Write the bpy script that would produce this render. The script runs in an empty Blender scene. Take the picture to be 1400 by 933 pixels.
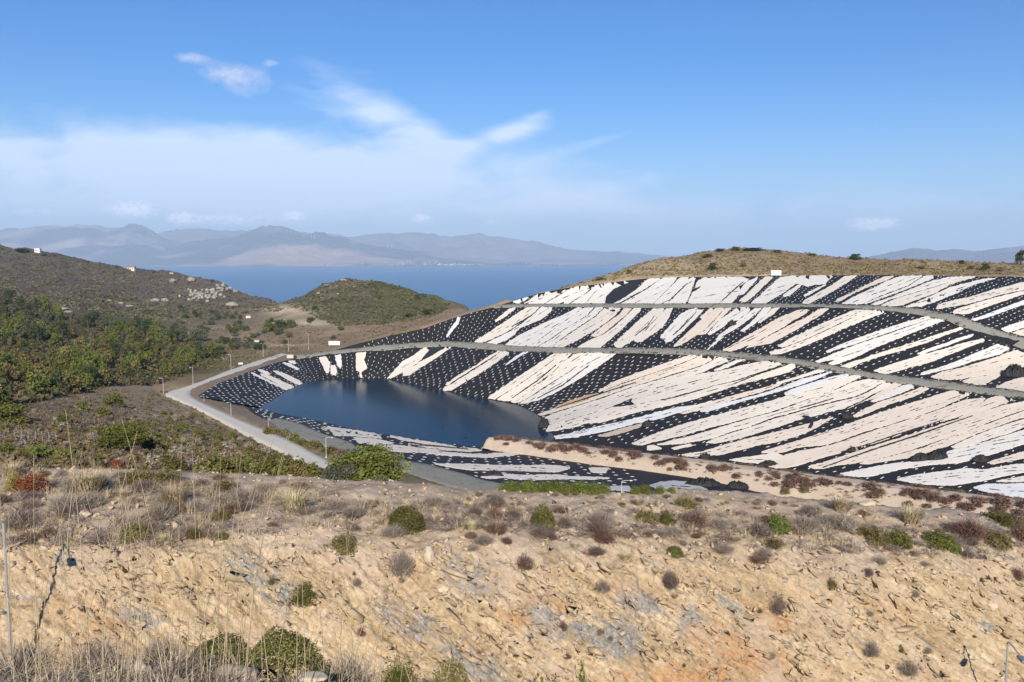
import bpy, bmesh, math, random
import numpy as np
from mathutils import Vector, Matrix
from mathutils.bvhtree import BVHTree
from mathutils.geometry import delaunay_2d_cdt

random.seed(7)
RNG = np.random.default_rng(7)
SC = bpy.context.scene
COL = SC.collection
R = math.radians

# ------------------------------------------------------------------ camera
FPX = 1212.0                       # focal length in pixels of the 1400 px wide photo
PITCH = math.atan((466.5 - 348.0) / FPX)
cam_d = bpy.data.cameras.new('camera')
cam_d.sensor_width = 36.0
cam_d.lens = 36.0 * FPX / 1400.0
cam_d.clip_start = 0.1
cam_d.clip_end = 120000.0
cam = bpy.data.objects.new('camera', cam_d)
COL.objects.link(cam)
cam.location = (0, 0, 0)
cam.rotation_euler = (math.pi / 2 - PITCH, 0, 0)
SC.camera = cam

# ------------------------------------------------------------------ light, sky, exposure
SUN_EL = R(27.0)
SUN_AZ = R(-3.0)                   # azimuth (from +Y towards +X) the shadows point to; the sun stands behind the camera
sun_d = bpy.data.lights.new('sun', 'SUN')
sun_d.energy = 4.4
sun_d.angle = R(0.53)
sun_d.color = (1.0, 0.92, 0.80)
sun = bpy.data.objects.new('sun', sun_d)
COL.objects.link(sun)
sdir = Vector((math.sin(SUN_AZ) * math.cos(SUN_EL), math.cos(SUN_AZ) * math.cos(SUN_EL), -math.sin(SUN_EL)))
sun.rotation_euler = sdir.to_track_quat('-Z', 'Y').to_euler()
SC.view_settings.view_transform = 'Standard'
SC.view_settings.look = 'None'
SC.view_settings.gamma = 1.0
SC.view_settings.use_curve_mapping = False
SC.view_settings.exposure = 0.45
SKY_STRENGTH = 0.085
CLOUD_GAIN = 1.0
HAZE_DENSITY = 4.6e-5
SC.cycles.max_bounces = 5
SC.cycles.diffuse_bounces = 2
SC.cycles.glossy_bounces = 3
SC.cycles.transmission_bounces = 2
SC.cycles.volume_bounces = 1
SC.cycles.caustics_reflective = False
SC.cycles.caustics_refractive = False
SC.cycles.use_denoising = True


class NT:
    """small helper to write node trees"""
    def __init__(self, tree):
        self.t = tree
        self.n = tree.nodes
        self.l = tree.links

    def node(self, kind, **kw):
        n = self.n.new(kind)
        for k, v in kw.items():
            setattr(n, k, v)
        return n

    def put(self, sock, val):
        if isinstance(val, (int, float)):
            sock.default_value = val
        elif isinstance(val, (tuple, list)):
            sock.default_value = val if len(val) == len(sock.default_value) else tuple(val) + (1.0,)
        else:
            self.l.new(val, sock)

    def m(self, op, a, b=None, c=None, clamp=False):
        n = self.node('ShaderNodeMath', operation=op, use_clamp=clamp)
        self.put(n.inputs[0], a)
        if b is not None:
            self.put(n.inputs[1], b)
        if c is not None:
            self.put(n.inputs[2], c)
        return n.outputs[0]

    def mix(self, fac, a, b, blend='MIX'):
        n = self.node('ShaderNodeMix', data_type='RGBA', blend_type=blend)
        self.put(n.inputs[0], fac)
        self.put(n.inputs[6], a)
        self.put(n.inputs[7], b)
        return n.outputs[2]

    def noise(self, vec, scale, detail=4.0, rough=0.55, dist=0.0, out=0):
        n = self.node('ShaderNodeTexNoise')
        if vec is not None:
            self.l.new(vec, n.inputs['Vector'])
        n.inputs['Scale'].default_value = scale
        n.inputs['Detail'].default_value = detail
        n.inputs['Roughness'].default_value = rough
        n.inputs['Distortion'].default_value = dist
        return n.outputs[out]

    def ramp(self, fac, stops, interp='LINEAR'):
        n = self.node('ShaderNodeValToRGB')
        self.put(n.inputs[0], fac)
        cr = n.color_ramp
        cr.interpolation = interp
        while len(cr.elements) < len(stops):
            cr.elements.new(0.5)
        for e, (p, c) in zip(cr.elements, stops):
            e.position = p
            e.color = (c, c, c, 1) if isinstance(c, (int, float)) else tuple(c) + (1,)
        return n.outputs[0]

    def mapping(self, vec, rot=(0, 0, 0), scale=(1, 1, 1), loc=(0, 0, 0)):
        n = self.node('ShaderNodeMapping')
        self.l.new(vec, n.inputs[0])
        n.inputs['Location'].default_value = loc
        n.inputs['Rotation'].default_value = rot
        n.inputs['Scale'].default_value = scale
        return n.outputs[0]


def ray_np(px, py):
    px = np.asarray(px, float)
    py = np.asarray(py, float)
    cx = (px - 700.0) / FPX
    cy = -(py - 466.5) / FPX
    return np.stack([cx, math.cos(PITCH) + cy * math.sin(PITCH), -math.sin(PITCH) + cy * math.cos(PITCH)], -1)


def PD(px, py, D):
    """point on the sight line of a photo pixel at ground distance D"""
    r = ray_np(px, py)
    return r * (np.asarray(D, float) / r[..., 1])[..., None]


def PZ(px, py, z):
    r = ray_np(px, py)
    return r * (np.asarray(z, float) / r[..., 2])[..., None]


def to_px(P):
    P = np.asarray(P, float)
    f = P[..., 1] * math.cos(PITCH) - P[..., 2] * math.sin(PITCH)
    u = P[..., 1] * math.sin(PITCH) + P[..., 2] * math.cos(PITCH)
    return 700.0 + FPX * P[..., 0] / f, 466.5 - FPX * u / f


def az_el(px, py):
    r = ray_np(px, py)
    return math.atan2(r[0], r[1]), math.atan2(r[2], math.hypot(r[0], r[1]))


# ---- sky: Nishita plus thin cirrus and small cumulus, all by direction
world = bpy.data.worlds.new('World')
SC.world = world
world.use_nodes = True
W = NT(world.node_tree)
W.n.clear()
tc = W.node('ShaderNodeTexCoord').outputs['Generated']
sep = W.node('ShaderNodeSeparateXYZ')
W.l.new(tc, sep.inputs[0])
vx, vy, vz = sep.outputs
AZ = W.m('ARCTAN2', vx, vy)
EL = W.m('ARCSINE', vz)
sky = W.node('ShaderNodeTexSky', sky_type='NISHITA')
sky.sun_disc = False
sky.sun_elevation = SUN_EL
sky.sun_rotation = SUN_AZ + math.pi
sky.altitude = 300.0
sky.air_density = 1.0
sky.dust_density = 0.6
sky.ozone_density = 2.5
hsv = W.node('ShaderNodeHueSaturation')
hsv.inputs['Saturation'].default_value = 1.12
W.l.new(sky.outputs[0], hsv.inputs['Color'])
comb = W.node('ShaderNodeCombineXYZ')
W.l.new(AZ, comb.inputs[0])
W.l.new(EL, comb.inputs[1])
AE = comb.outputs[0]


def blob(px, py, sx, sy, rot=0.0, power=2.0):
    a0, e0 = az_el(px, py)
    c, s = math.cos(R(rot)), math.sin(R(rot))
    da = W.m('SUBTRACT', AZ, a0)
    de = W.m('SUBTRACT', EL, e0)
    x = W.m('ADD', W.m('MULTIPLY', da, c * FPX / sx), W.m('MULTIPLY', de, s * FPX / sx))
    y = W.m('ADD', W.m('MULTIPLY', da, -s * FPX / sy), W.m('MULTIPLY', de, c * FPX / sy))
    d = W.m('ADD', W.m('MULTIPLY', x, x), W.m('MULTIPLY', y, y))
    return W.m('EXPONENT', W.m('MULTIPLY', d, -1.0))


def add_all(parts):
    r = parts[0]
    for p in parts[1:]:
        r = W.m('ADD', r, p)
    return r


warp = W.noise(W.mapping(AE, scale=(5, 9, 1)), 1.0, 3.0, 0.5, out=1)
wv = W.node('ShaderNodeVectorMath', operation='MULTIPLY_ADD')
W.l.new(warp, wv.inputs[0])
wv.inputs[1].default_value = (0.14, 0.06, 0)
W.l.new(AE, wv.inputs[2])
cn1 = W.noise(W.mapping(wv.outputs[0], rot=(0, 0, R(-9)), scale=(7, 26, 1)), 1.0, 7.0, 0.58)
cn2 = W.noise(W.mapping(wv.outputs[0], rot=(0, 0, R(12)), scale=(5, 11, 1)), 1.0, 5.0, 0.55)
cirrus_shape = add_all([
    W.m('MULTIPLY', blob(180, 212, 270, 34), 0.85),
    W.m('MULTIPLY', blob(-60, 205, 160, 40), 0.6),
    W.m('MULTIPLY', blob(420, 215, 150, 34, -6), 0.75),
    W.m('MULTIPLY', blob(520, 165, 130, 26, -22), 0.55),
    W.m('MULTIPLY', blob(575, 190, 60, 18, -10), 0.55),
    W.m('MULTIPLY', blob(735, 158, 40, 13, 34), 0.42),
    W.m('MULTIPLY', blob(690, 181, 60, 12, 24), 0.34),
    W.m('MULTIPLY', blob(620, 200, 80, 12, 8), 0.36),
    W.m('MULTIPLY', blob(560, 160, 70, 16, -38), 0.45),
    W.m('MULTIPLY', blob(670, 190, 90, 10, 12), 0.45),
    W.m('MULTIPLY', blob(815, 194, 60, 7, 14), 0.42),
    W.m('MULTIPLY', blob(350, 265, 420, 34), 0.8),
    W.m('MULTIPLY', blob(900, 245, 110, 12, 6), 0.35),
    W.m('MULTIPLY', blob(640, 285, 420, 30), 0.55),
    W.m('MULTIPLY', blob(1000, 290, 300, 22), 0.25),
    W.m('MULTIPLY', blob(300, 190, 120, 16, 8), 0.4),
    W.m('MULTIPLY', blob(480, 245, 260, 26, 4), 0.5),
    W.m('MULTIPLY', blob(500, 140, 60, 14, -30), 0.4),
])
tex = W.m('SUBTRACT', W.m('ADD', cn1, cn2), 1.0)
cir = W.m('ADD', W.m('MULTIPLY', cirrus_shape, 1.15), W.m('MULTIPLY', W.m('MULTIPLY', tex, 3.4), W.m('POWER', W.m('MINIMUM', cirrus_shape, 1.0), 0.6)))
cir = W.m('MULTIPLY', W.m('SUBTRACT', cir, 0.16), 0.95, clamp=True)
cir = W.m('MULTIPLY', cir, 0.86)
hz = W.m('EXPONENT', W.m('MULTIPLY', W.m('MULTIPLY', EL, EL), -1.0 / (0.105 * 0.105)))   # pale milky air low in the sky
cn3 = W.noise(W.mapping(AE, scale=(1, 1.4, 1)), 62.0, 8.0, 0.66)
cn4 = W.noise(W.mapping(AE, scale=(1, 1.6, 1)), 130.0, 8.0, 0.7)
cum_shape = add_all([
    W.m('MULTIPLY', blob(334, 110, 38, 22), 0.62),
    W.m('MULTIPLY', blob(300, 98, 34, 9), 0.55),
    W.m('MULTIPLY', blob(262, 79, 22, 7), 0.62),
    W.m('MULTIPLY', blob(372, 86, 10, 5), 0.5),
])
low_shape = add_all([
    W.m('MULTIPLY', blob(1184, 307, 22, 7.5), 1.5),
    W.m('MULTIPLY', blob(1212, 305, 17, 6.0), 1.35),
    W.m('MULTIPLY', blob(182, 287, 26, 9), 1.4),
    W.m('MULTIPLY', blob(248, 299, 13, 7), 1.5),
    W.m('MULTIPLY', blob(310, 300, 60, 8), 1.05),
    W.m('MULTIPLY', blob(402, 296, 13, 6), 1.4),
    W.m('MULTIPLY', blob(576, 299, 13, 7), 1.2),
    W.m('MULTIPLY', blob(672, 303, 12, 6), 0.6),
    W.m('MULTIPLY', blob(45, 289, 40, 4), 0.5),
])
cum = W.m('MULTIPLY', W.m('SUBTRACT', W.m('MULTIPLY', cum_shape, W.m('ADD', W.m('MULTIPLY', cn3, 2.6), -0.35)), 0.22), 1.5, clamp=True)
cum = W.m('MULTIPLY', cum, 0.66)
lowm = W.m('MULTIPLY', W.m('SUBTRACT', W.m('MULTIPLY', low_shape, W.m('ADD', W.m('MULTIPLY', cn4, 4.6), -1.5)), 0.20), 1.1, clamp=True)
lowm = W.m('MULTIPLY', lowm, 0.62)
lowc = W.node('ShaderNodeRGB')
tinted = W.mix(1.0, hsv.outputs[0], (0.33, 0.70, 1.09), 'MULTIPLY')
bg_col = W.mix(W.m('MULTIPLY', hz, 0.66), tinted, (5.5, 7.0, 9.1))
bg_col = W.mix(cir, bg_col, (7.0, 8.3, 10.4))
bg_col = W.mix(cum, bg_col, (6.8, 7.2, 8.9))
bg_col = W.mix(lowm, bg_col, (13.5, 13.2, 14.6))
bg = W.node('ShaderNodeBackground')
W.l.new(bg_col, bg.inputs[0])
bg.inputs[1].default_value = SKY_STRENGTH
wo = W.node('ShaderNodeOutputWorld')
W.l.new(bg.outputs[0], wo.inputs[0])

# ------------------------------------------------------------------ noise and mesh helpers


def _hash(ix, iy, iz, seed):
    h = (ix * 374761393 + iy * 668265263 + iz * 2147483647 + seed * 1274126177) & 0xFFFFFFFF
    h = ((h ^ (h >> 13)) * 1274126177) & 0xFFFFFFFF
    h = h ^ (h >> 16)
    return (h & 0xFFFF) / 32767.5 - 1.0


def vnoise(P, seed=0):
    P = np.asarray(P, float)
    i = np.floor(P).astype(np.int64)
    f = P - i
    f = f * f * f * (f * (f * 6 - 15) + 10)
    out = 0
    for dx in (0, 1):
        wx = f[..., 0] if dx else 1 - f[..., 0]
        for dy in (0, 1):
            wy = f[..., 1] if dy else 1 - f[..., 1]
            for dz in (0, 1):
                wz = f[..., 2] if dz else 1 - f[..., 2]
                out = out + wx * wy * wz * _hash(i[..., 0] + dx, i[..., 1] + dy, i[..., 2] + dz, seed)
    return out


def fbm(P, octaves=4, seed=0, gain=0.5, lac=2.03):
    a, s, tot = 1.0, 0.0, 0.0
    P = np.asarray(P, float)
    for k in range(octaves):
        s = s + a * vnoise(P, seed + k * 17)
        tot += a
        a *= gain
        P = P * lac + 3.7
    return s / tot


def mesh_np(name, V, F, smooth=False):
    """mesh from numpy verts and a list of faces (n x 3 / n x 4 arrays or lists)"""
    me = bpy.data.meshes.new(name)
    V = np.asarray(V, np.float32)
    if isinstance(F, np.ndarray):
        nf, k = F.shape
        me.vertices.add(len(V))
        me.vertices.foreach_set('co', V.ravel())
        me.loops.add(nf * k)
        me.loops.foreach_set('vertex_index', F.astype(np.int32).ravel())
        me.polygons.add(nf)
        me.polygons.foreach_set('loop_start', np.arange(0, nf * k, k, dtype=np.int32))
        me.polygons.foreach_set('loop_total', np.full(nf, k, np.int32))
        me.update(calc_edges=True)
    else:
        me.from_pydata([tuple(map(float, v)) for v in V], [], [tuple(map(int, f)) for f in F])
        me.update()
    if smooth:
        me.polygons.foreach_set('use_smooth', np.ones(len(me.polygons), bool))
    return me


def link(name, me, mat=None, parent=None):
    o = bpy.data.objects.new(name, me)
    COL.objects.link(o)
    if mat is not None and me is not None and len(me.materials) == 0:
        me.materials.append(mat)
    if parent is not None:
        o.parent = parent
    return o


def tag(o, label=None, cat=None, group=None, kind=None):
    if label:
        o['label'] = label
    if cat:
        o['category'] = cat
    if group:
        o['group'] = group
    if kind:
        o['kind'] = kind
    return o


def empty(name, loc=(0, 0, 0), rz=0.0):
    o = bpy.data.objects.new(name, None)
    COL.objects.link(o)
    o.location = loc
    o.rotation_euler = (0, 0, rz)
    o.empty_display_size = 0.1
    return o


def copy_tree(src, kids):
    """copy of a thing and of each of its parts (kids: list of (child, list of sub-children))"""
    r = src.copy()
    COL.objects.link(r)
    for ch, subs in kids:
        c = ch.copy()
        COL.objects.link(c)
        c.parent = r
        for sb in subs:
            d = sb.copy()
            COL.objects.link(d)
            d.parent = c
    return r


def grid_faces(nr, nc):
    i = np.arange(nr - 1)[:, None] * nc + np.arange(nc - 1)[None, :]
    return np.stack([i, i + 1, i + nc + 1, i + nc], -1).reshape(-1, 4)


def grid_normals(G):
    du = np.gradient(G, axis=1)
    dv = np.gradient(G, axis=0)
    n = np.cross(du, dv)
    n /= np.linalg.norm(n, axis=-1, keepdims=True) + 1e-9
    return n


def set_attr(me, name, data):
    """float colour attribute per vertex: regional rock and soil colours"""
    a = me.attributes.new(name, 'FLOAT_COLOR', 'POINT')
    d = np.ones((len(data), 4), np.float32)
    d[:, :data.shape[1]] = data
    a.data.foreach_set('color', d.ravel())


def bvh_np(V, F):
    return BVHTree.FromPolygons([tuple(v) for v in np.asarray(V, float)], [tuple(map(int, f)) for f in F])


def cast(bvh, px, py):
    r = ray_np(px, py)
    d = Vector(r).normalized()
    h = bvh.ray_cast(Vector((0, 0, 0)), d)
    if h[0] is None:
        return None, None
    n = h[1]
    if n.z < 0:
        n = -n
    return h[0], n


class MB:
    """collects boxes, tubes and lumps into one mesh"""
    def __init__(self):
        self.v = []
        self.f = []

    def add(self, V, F):
        b = len(self.v)
        self.v += [tuple(map(float, p)) for p in V]
        self.f += [tuple(int(i) + b for i in f) for f in F]

    def box(self, c, s, rz=0.0, bev=0.0):
        x, y, z = [k / 2 for k in s]
        ch = bev if bev else min(s) * 0.06
        ca, sa = math.cos(rz), math.sin(rz)
        V = []
        for zz, kx in ((-z, x - ch), (-z + ch, x), (z - ch, x), (z, x - ch)):
            ky = y - ch if kx < x else y
            for px_, py_ in ((-kx, -ky), (kx, -ky), (kx, ky), (-kx, ky)):
                V.append((c[0] + px_ * ca - py_ * sa, c[1] + px_ * sa + py_ * ca, c[2] + zz))
        F = [(3, 2, 1, 0), (12, 13, 14, 15)]
        for r_ in range(3):
            for k in range(4):
                F.append((r_ * 4 + k, r_ * 4 + (k + 1) % 4, r_ * 4 + 4 + (k + 1) % 4, r_ * 4 + 4 + k))
        self.add(V, F)

    def tube(self, pts, radii, n=8):
        pts = [Vector(p) for p in pts]
        V, F = [], []
        for i, p in enumerate(pts):
            t = (pts[min(i + 1, len(pts) - 1)] - pts[max(i - 1, 0)]).normalized()
            a = t.cross(Vector((0, 0, 1)))
            if a.length < 1e-3:
                a = Vector((1, 0, 0))
            a.normalize()
            b = t.cross(a)
            r_ = radii[i] if hasattr(radii, '__len__') else radii
            for k in range(n):
                w = 2 * math.pi * k / n
                V.append(p + a * (math.cos(w) * r_) + b * (math.sin(w) * r_))
        for i in range(len(pts) - 1):
            for k in range(n):
                F.append((i * n + k, i * n + (k + 1) % n, i * n + n + (k + 1) % n, i * n + n + k))
        F.append(tuple(range(n))[::-1])
        F.append(tuple((len(pts) - 1) * n + k for k in range(n)))
        self.add(V, F)

    def build(self, name, mat, parent=None, smooth=False):
        me = mesh_np(name, np.array(self.v), self.f, smooth)
        return link(name, me, mat, parent)


# ------------------------------------------------------------------ materials


def new_mat(name):
    m = bpy.data.materials.new(name)
    m.use_nodes = True
    t = NT(m.node_tree)
    t.n.clear()
    out = t.node('ShaderNodeOutputMaterial')
    b = t.node('ShaderNodeBsdfPrincipled')
    t.l.new(b.outputs[0], out.inputs[0])
    b.inputs['Specular IOR Level'].default_value = 0.25
    return m, t, b


def coords(t, which='Object'):
    return t.node('ShaderNodeTexCoord').outputs[which]


def bump(t, b, h, strength, dist):
    n = t.node('ShaderNodeBump')
    n.inputs['Strength'].default_value = strength
    n.inputs['Distance'].default_value = dist
    t.l.new(h, n.inputs['Height'])
    t.l.new(n.outputs[0], b.inputs['Normal'])


def mat_simple(name, col, rough=0.7, var=0.25, scale=6.0, metal=0.0, bmp=0.0, bdist=0.02, rnd=0.0):
    m, t, b = new_mat(name)
    co = coords(t)
    nz = t.noise(co, scale, 5.0, 0.6)
    lo = tuple(c * (1 - var) for c in col)
    hi = tuple(min(1, c * (1 + var)) for c in col)
    c = t.mix(nz, lo, hi)
    if rnd:
        oi = t.node('ShaderNodeObjectInfo').outputs['Random']
        h = t.node('ShaderNodeHueSaturation')
        t.put(h.inputs['Value'], t.m('ADD', t.m('MULTIPLY', oi, rnd), 1 - rnd / 2))
        t.l.new(c, h.inputs['Color'])
        c = h.outputs[0]
    t.l.new(c, b.inputs['Base Color'])
    b.inputs['Roughness'].default_value = rough
    b.inputs['Metallic'].default_value = metal
    if bmp:
        bump(t, b, t.noise(co, scale * 3, 6.0, 0.65), bmp, bdist)
    return m


def mat_leaf(name, c1, c2, c3, scale=1.2, rnd=0.35):
    """foliage: clumps of three tones of the plant's own colours, each plant a little lighter or darker"""
    m, t, b = new_mat(name)
    co = coords(t)
    n1 = t.noise(co, scale, 2.0, 0.5)
    n2 = t.noise(co, scale * 9, 2.0, 0.6)
    f = t.m('ADD', t.m('MULTIPLY', n1, 0.6), t.m('MULTIPLY', n2, 0.4))
    c = t.ramp(f, [(0.36, c1), (0.5, c2), (0.64, c3)])
    oi = t.node('ShaderNodeObjectInfo').outputs['Random']
    h = t.node('ShaderNodeHueSaturation')
    t.put(h.inputs['Value'], t.m('ADD', t.m('MULTIPLY', oi, rnd), 1 - rnd / 2))
    t.put(h.inputs['Hue'], t.m('ADD', t.m('MULTIPLY', oi, 0.03), 0.485))
    t.l.new(c, h.inputs['Color'])
    t.l.new(h.outputs[0], b.inputs['Base Color'])
    b.inputs['Roughness'].default_value = 0.75
    b.inputs['Specular IOR Level'].default_value = 0.15
    return m


M = {}
M['pine'] = mat_leaf('pine_needles', (0.055, 0.066, 0.014), (0.125, 0.135, 0.027), (0.225, 0.215, 0.052), 0.5)
M['pine_dark'] = mat_leaf('dark_pine_needles', (0.028, 0.042, 0.016), (0.056, 0.074, 0.026), (0.098, 0.112, 0.040), 0.4)
M['olive'] = mat_leaf('olive_leaves', (0.060, 0.066, 0.042), (0.100, 0.108, 0.070), (0.165, 0.165, 0.110), 0.4)
M['bushgreen'] = mat_leaf('green_bush_leaves', (0.062, 0.066, 0.013), (0.115, 0.115, 0.024), (0.190, 0.175, 0.048), 3.0)
M['bright'] = mat_leaf('fresh_green_leaves', (0.070, 0.095, 0.018), (0.130, 0.155, 0.030), (0.210, 0.215, 0.060), 3.0)
M['browngreen'] = mat_leaf('brown_green_leaves', (0.090, 0.074, 0.028), (0.165, 0.130, 0.048), (0.250, 0.200, 0.085), 3.0)
M['rust'] = mat_leaf('rust_red_leaves', (0.110, 0.030, 0.016), (0.200, 0.060, 0.028), (0.290, 0.110, 0.045), 3.0)
M['yellowleaf'] = mat_leaf('yellow_green_leaves', (0.120, 0.110, 0.020), (0.210, 0.180, 0.040), (0.300, 0.250, 0.070), 3.0)
M['greytwig'] = mat_leaf('grey_dry_twigs', (0.190, 0.150, 0.120), (0.300, 0.245, 0.195), (0.430, 0.350, 0.280), 3.0)
M['darktwig'] = mat_leaf('dark_dry_twigs', (0.110, 0.082, 0.070), (0.180, 0.135, 0.112), (0.270, 0.205, 0.170), 3.0)
M['redtwig'] = mat_leaf('reddish_brown_twigs', (0.115, 0.068, 0.048), (0.200, 0.122, 0.088), (0.300, 0.200, 0.150), 2.0)
M['straw'] = mat_leaf('straw_blades', (0.300, 0.230, 0.130), (0.460, 0.370, 0.220), (0.620, 0.520, 0.340), 5.0)
M['scrubmix'] = mat_leaf('mixed_scrub', (0.085, 0.078, 0.030), (0.165, 0.130, 0.065), (0.260, 0.200, 0.120), 0.12)
M['scrubgreen'] = mat_leaf('green_scrub', (0.045, 0.050, 0.022), (0.085, 0.086, 0.034), (0.130, 0.118, 0.058), 0.05)
M['hillscrub'] = mat_leaf('dark_hill_scrub', (0.055, 0.054, 0.026), (0.102, 0.092, 0.050), (0.165, 0.142, 0.082), 0.05)
M['woodfloor'] = mat_leaf('brown_undergrowth', (0.060, 0.050, 0.020), (0.105, 0.080, 0.030), (0.170, 0.110, 0.042), 0.08)
M['bark'] = mat_simple('bark', (0.14, 0.10, 0.075), 0.9, 0.4, 9.0)
M['galv'] = mat_simple('galvanised_steel', (0.46, 0.47, 0.48), 0.45, 0.12, 14.0, metal=0.55)
M['lamp_white'] = mat_simple('painted_lamp_metal', (0.62, 0.62, 0.60), 0.5, 0.1, 8.0)
M['lamp_grey'] = mat_simple('grey_lamp_housing', (0.20, 0.20, 0.21), 0.5, 0.15, 8.0)
M['glass'] = mat_simple('lamp_glass', (0.5, 0.5, 0.48), 0.15, 0.05, 4.0)
M['board'] = mat_simple('weathered_white_board', (0.70, 0.67, 0.60), 0.7, 0.08, 3.0)
M['wall'] = mat_simple('cream_plaster', (0.72, 0.66, 0.56), 0.85, 0.08, 1.0)
M['wallwhite'] = mat_simple('white_plaster', (0.80, 0.78, 0.74), 0.85, 0.05, 1.0)
M['walltan'] = mat_simple('orange_plaster', (0.56, 0.36, 0.22), 0.85, 0.08, 1.0)
M['tile'] = mat_simple('terracotta_tiles', (0.36, 0.17, 0.10), 0.85, 0.2, 2.0)
M['window'] = mat_simple('dark_window_glass', (0.04, 0.05, 0.06), 0.2, 0.1, 2.0)
M['rockpale'] = mat_simple('pale_limestone', (0.31, 0.275, 0.23), 0.9, 0.4, 0.6, bmp=0.6, bdist=0.3, rnd=0.2)
M['stone'] = mat_simple('tan_stone', (0.50, 0.39, 0.275), 0.92, 0.35, 4.0, bmp=0.5, bdist=0.03, rnd=0.3)
M['boulder'] = mat_simple('cream_boulder', (0.50, 0.41, 0.29), 0.92, 0.25, 1.2, bmp=0.5, bdist=0.05)
M['turbine'] = mat_simple('white_turbine_paint', (0.8, 0.8, 0.8), 0.5, 0.03, 1.0)
M['concrete_block'] = mat_simple('beige_concrete', (0.56, 0.50, 0.40), 0.9, 0.12, 2.0)


def mat_fabric(name, col):
    m, t, b = new_mat(name)
    co = coords(t)
    n1 = t.noise(co, 0.12, 3.0, 0.5)
    n2 = t.noise(co, 1.6, 5.0, 0.65)
    c = t.mix(n1, tuple(k * 0.93 for k in col), tuple(min(0.92, k * 1.05) for k in col))
    c = t.mix(t.m('MULTIPLY', t.ramp(n2, [(0.60, 0.0), (0.75, 1.0)]), 0.16), c, (0.45, 0.36, 0.27))
    t.l.new(c, b.inputs['Base Color'])
    b.inputs['Roughness'].default_value = 0.95
    b.inputs['Specular IOR Level'].default_value = 0.05
    bump(t, b, t.noise(co, 0.9, 4.0, 0.6), 0.3, 0.12)
    return m


FAB = {
    'white': mat_fabric('white_geotextile', (0.735, 0.685, 0.605)),
    'cream': mat_fabric('cream_geotextile', (0.740, 0.660, 0.550)),
    'peach': mat_fabric('peach_geotextile', (0.730, 0.622, 0.500)),
    'blue': mat_fabric('cool_white_geotextile', (0.700, 0.685, 0.660)),
    'tan': mat_fabric('tan_geotextile', (0.54, 0.44, 0.34)),
    'orange': mat_fabric('orange_geotextile', (0.56, 0.37, 0.21)),
    'grey': mat_fabric('grey_geotextile', (0.50, 0.49, 0.47)),
}
m, t, b = new_mat('broken_rock')
co = coords(t)
c = t.ramp(t.noise(co, 0.9, 6.0, 0.75), [(0.34, (0.24, 0.225, 0.205)), (0.46, (0.40, 0.295, 0.175)), (0.56, (0.52, 0.40, 0.26)), (0.70, (0.64, 0.55, 0.42))])
c = t.mix(t.m('MULTIPLY', t.noise(co, 9.0, 5.0, 0.7), 0.55), c, (0.20, 0.14, 0.085))
t.l.new(c, b.inputs['Base Color'])
b.inputs['Roughness'].default_value = 0.95
b.inputs['Specular IOR Level'].default_value = 0.1
M['slab'] = m
M['rubble'] = mat_simple('dark_rubble', (0.085, 0.072, 0.058), 0.95, 0.6, 0.8)
M['verge'] = mat_simple('brown_verge_soil', (0.23, 0.165, 0.11), 0.95, 0.4, 0.5, bmp=0.6, bdist=0.3)
M['bag'] = mat_simple('white_sandbag_cloth', (0.62, 0.60, 0.565), 0.9, 0.06, 3.0)

m, t, b = new_mat('black_membrane')
co = coords(t)
n1 = t.noise(co, 0.10, 4.0, 0.6)
n2 = t.noise(co, 1.4, 5.0, 0.65)
c = t.mix(n1, (0.016, 0.015, 0.015), (0.030, 0.0285, 0.028))
c = t.mix(t.ramp(n2, [(0.62, 0.0), (0.80, 0.5)]), c, (0.07, 0.065, 0.06))
t.l.new(c, b.inputs['Base Color'])
b.inputs['Roughness'].default_value = 0.6
b.inputs['Specular IOR Level'].default_value = 0.15
bump(t, b, t.noise(co, 0.7, 5.0, 0.6), 0.5, 0.3)
M['liner'] = m
m, t, b = new_mat('smooth_black_membrane')
co = coords(t)
c = t.mix(t.noise(co, 0.2, 3.0, 0.5), (0.022, 0.021, 0.021), (0.034, 0.033, 0.033))
t.l.new(c, b.inputs['Base Color'])
b.inputs['Roughness'].default_value = 0.6
M['patch'] = m

m, t, b = new_mat('grey_gravel')
co = coords(t)
n1 = t.noise(co, 0.15, 4.0, 0.6)
n2 = t.noise(co, 2.5, 6.0, 0.7)
c = t.mix(n1, (0.155, 0.150, 0.122), (0.245, 0.236, 0.194))
c = t.mix(t.ramp(n2, [(0.35, 0.0), (0.7, 0.6)]), c, (0.36, 0.34, 0.285))
c = t.mix(t.ramp(t.noise(co, 0.32, 4.0, 0.6), [(0.58, 0.0), (0.66, 0.6)]), c, (0.10, 0.095, 0.06))
t.l.new(c, b.inputs['Base Color'])
b.inputs['Roughness'].default_value = 0.95
bump(t, b, n2, 0.6, 0.08)
M['gravel'] = m

m, t, b = new_mat('concrete_road')
co = coords(t)
n1 = t.noise(co, 0.05, 4.0, 0.6)
n2 = t.noise(co, 1.2, 6.0, 0.7)
c = t.mix(n1, (0.52, 0.475, 0.395), (0.64, 0.59, 0.505))
c = t.mix(t.ramp(n2, [(0.45, 0.0), (0.75, 0.5)]), c, (0.33, 0.30, 0.26))
t.l.new(c, b.inputs['Base Color'])
b.inputs['Roughness'].default_value = 0.9
M['road'] = m

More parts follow.
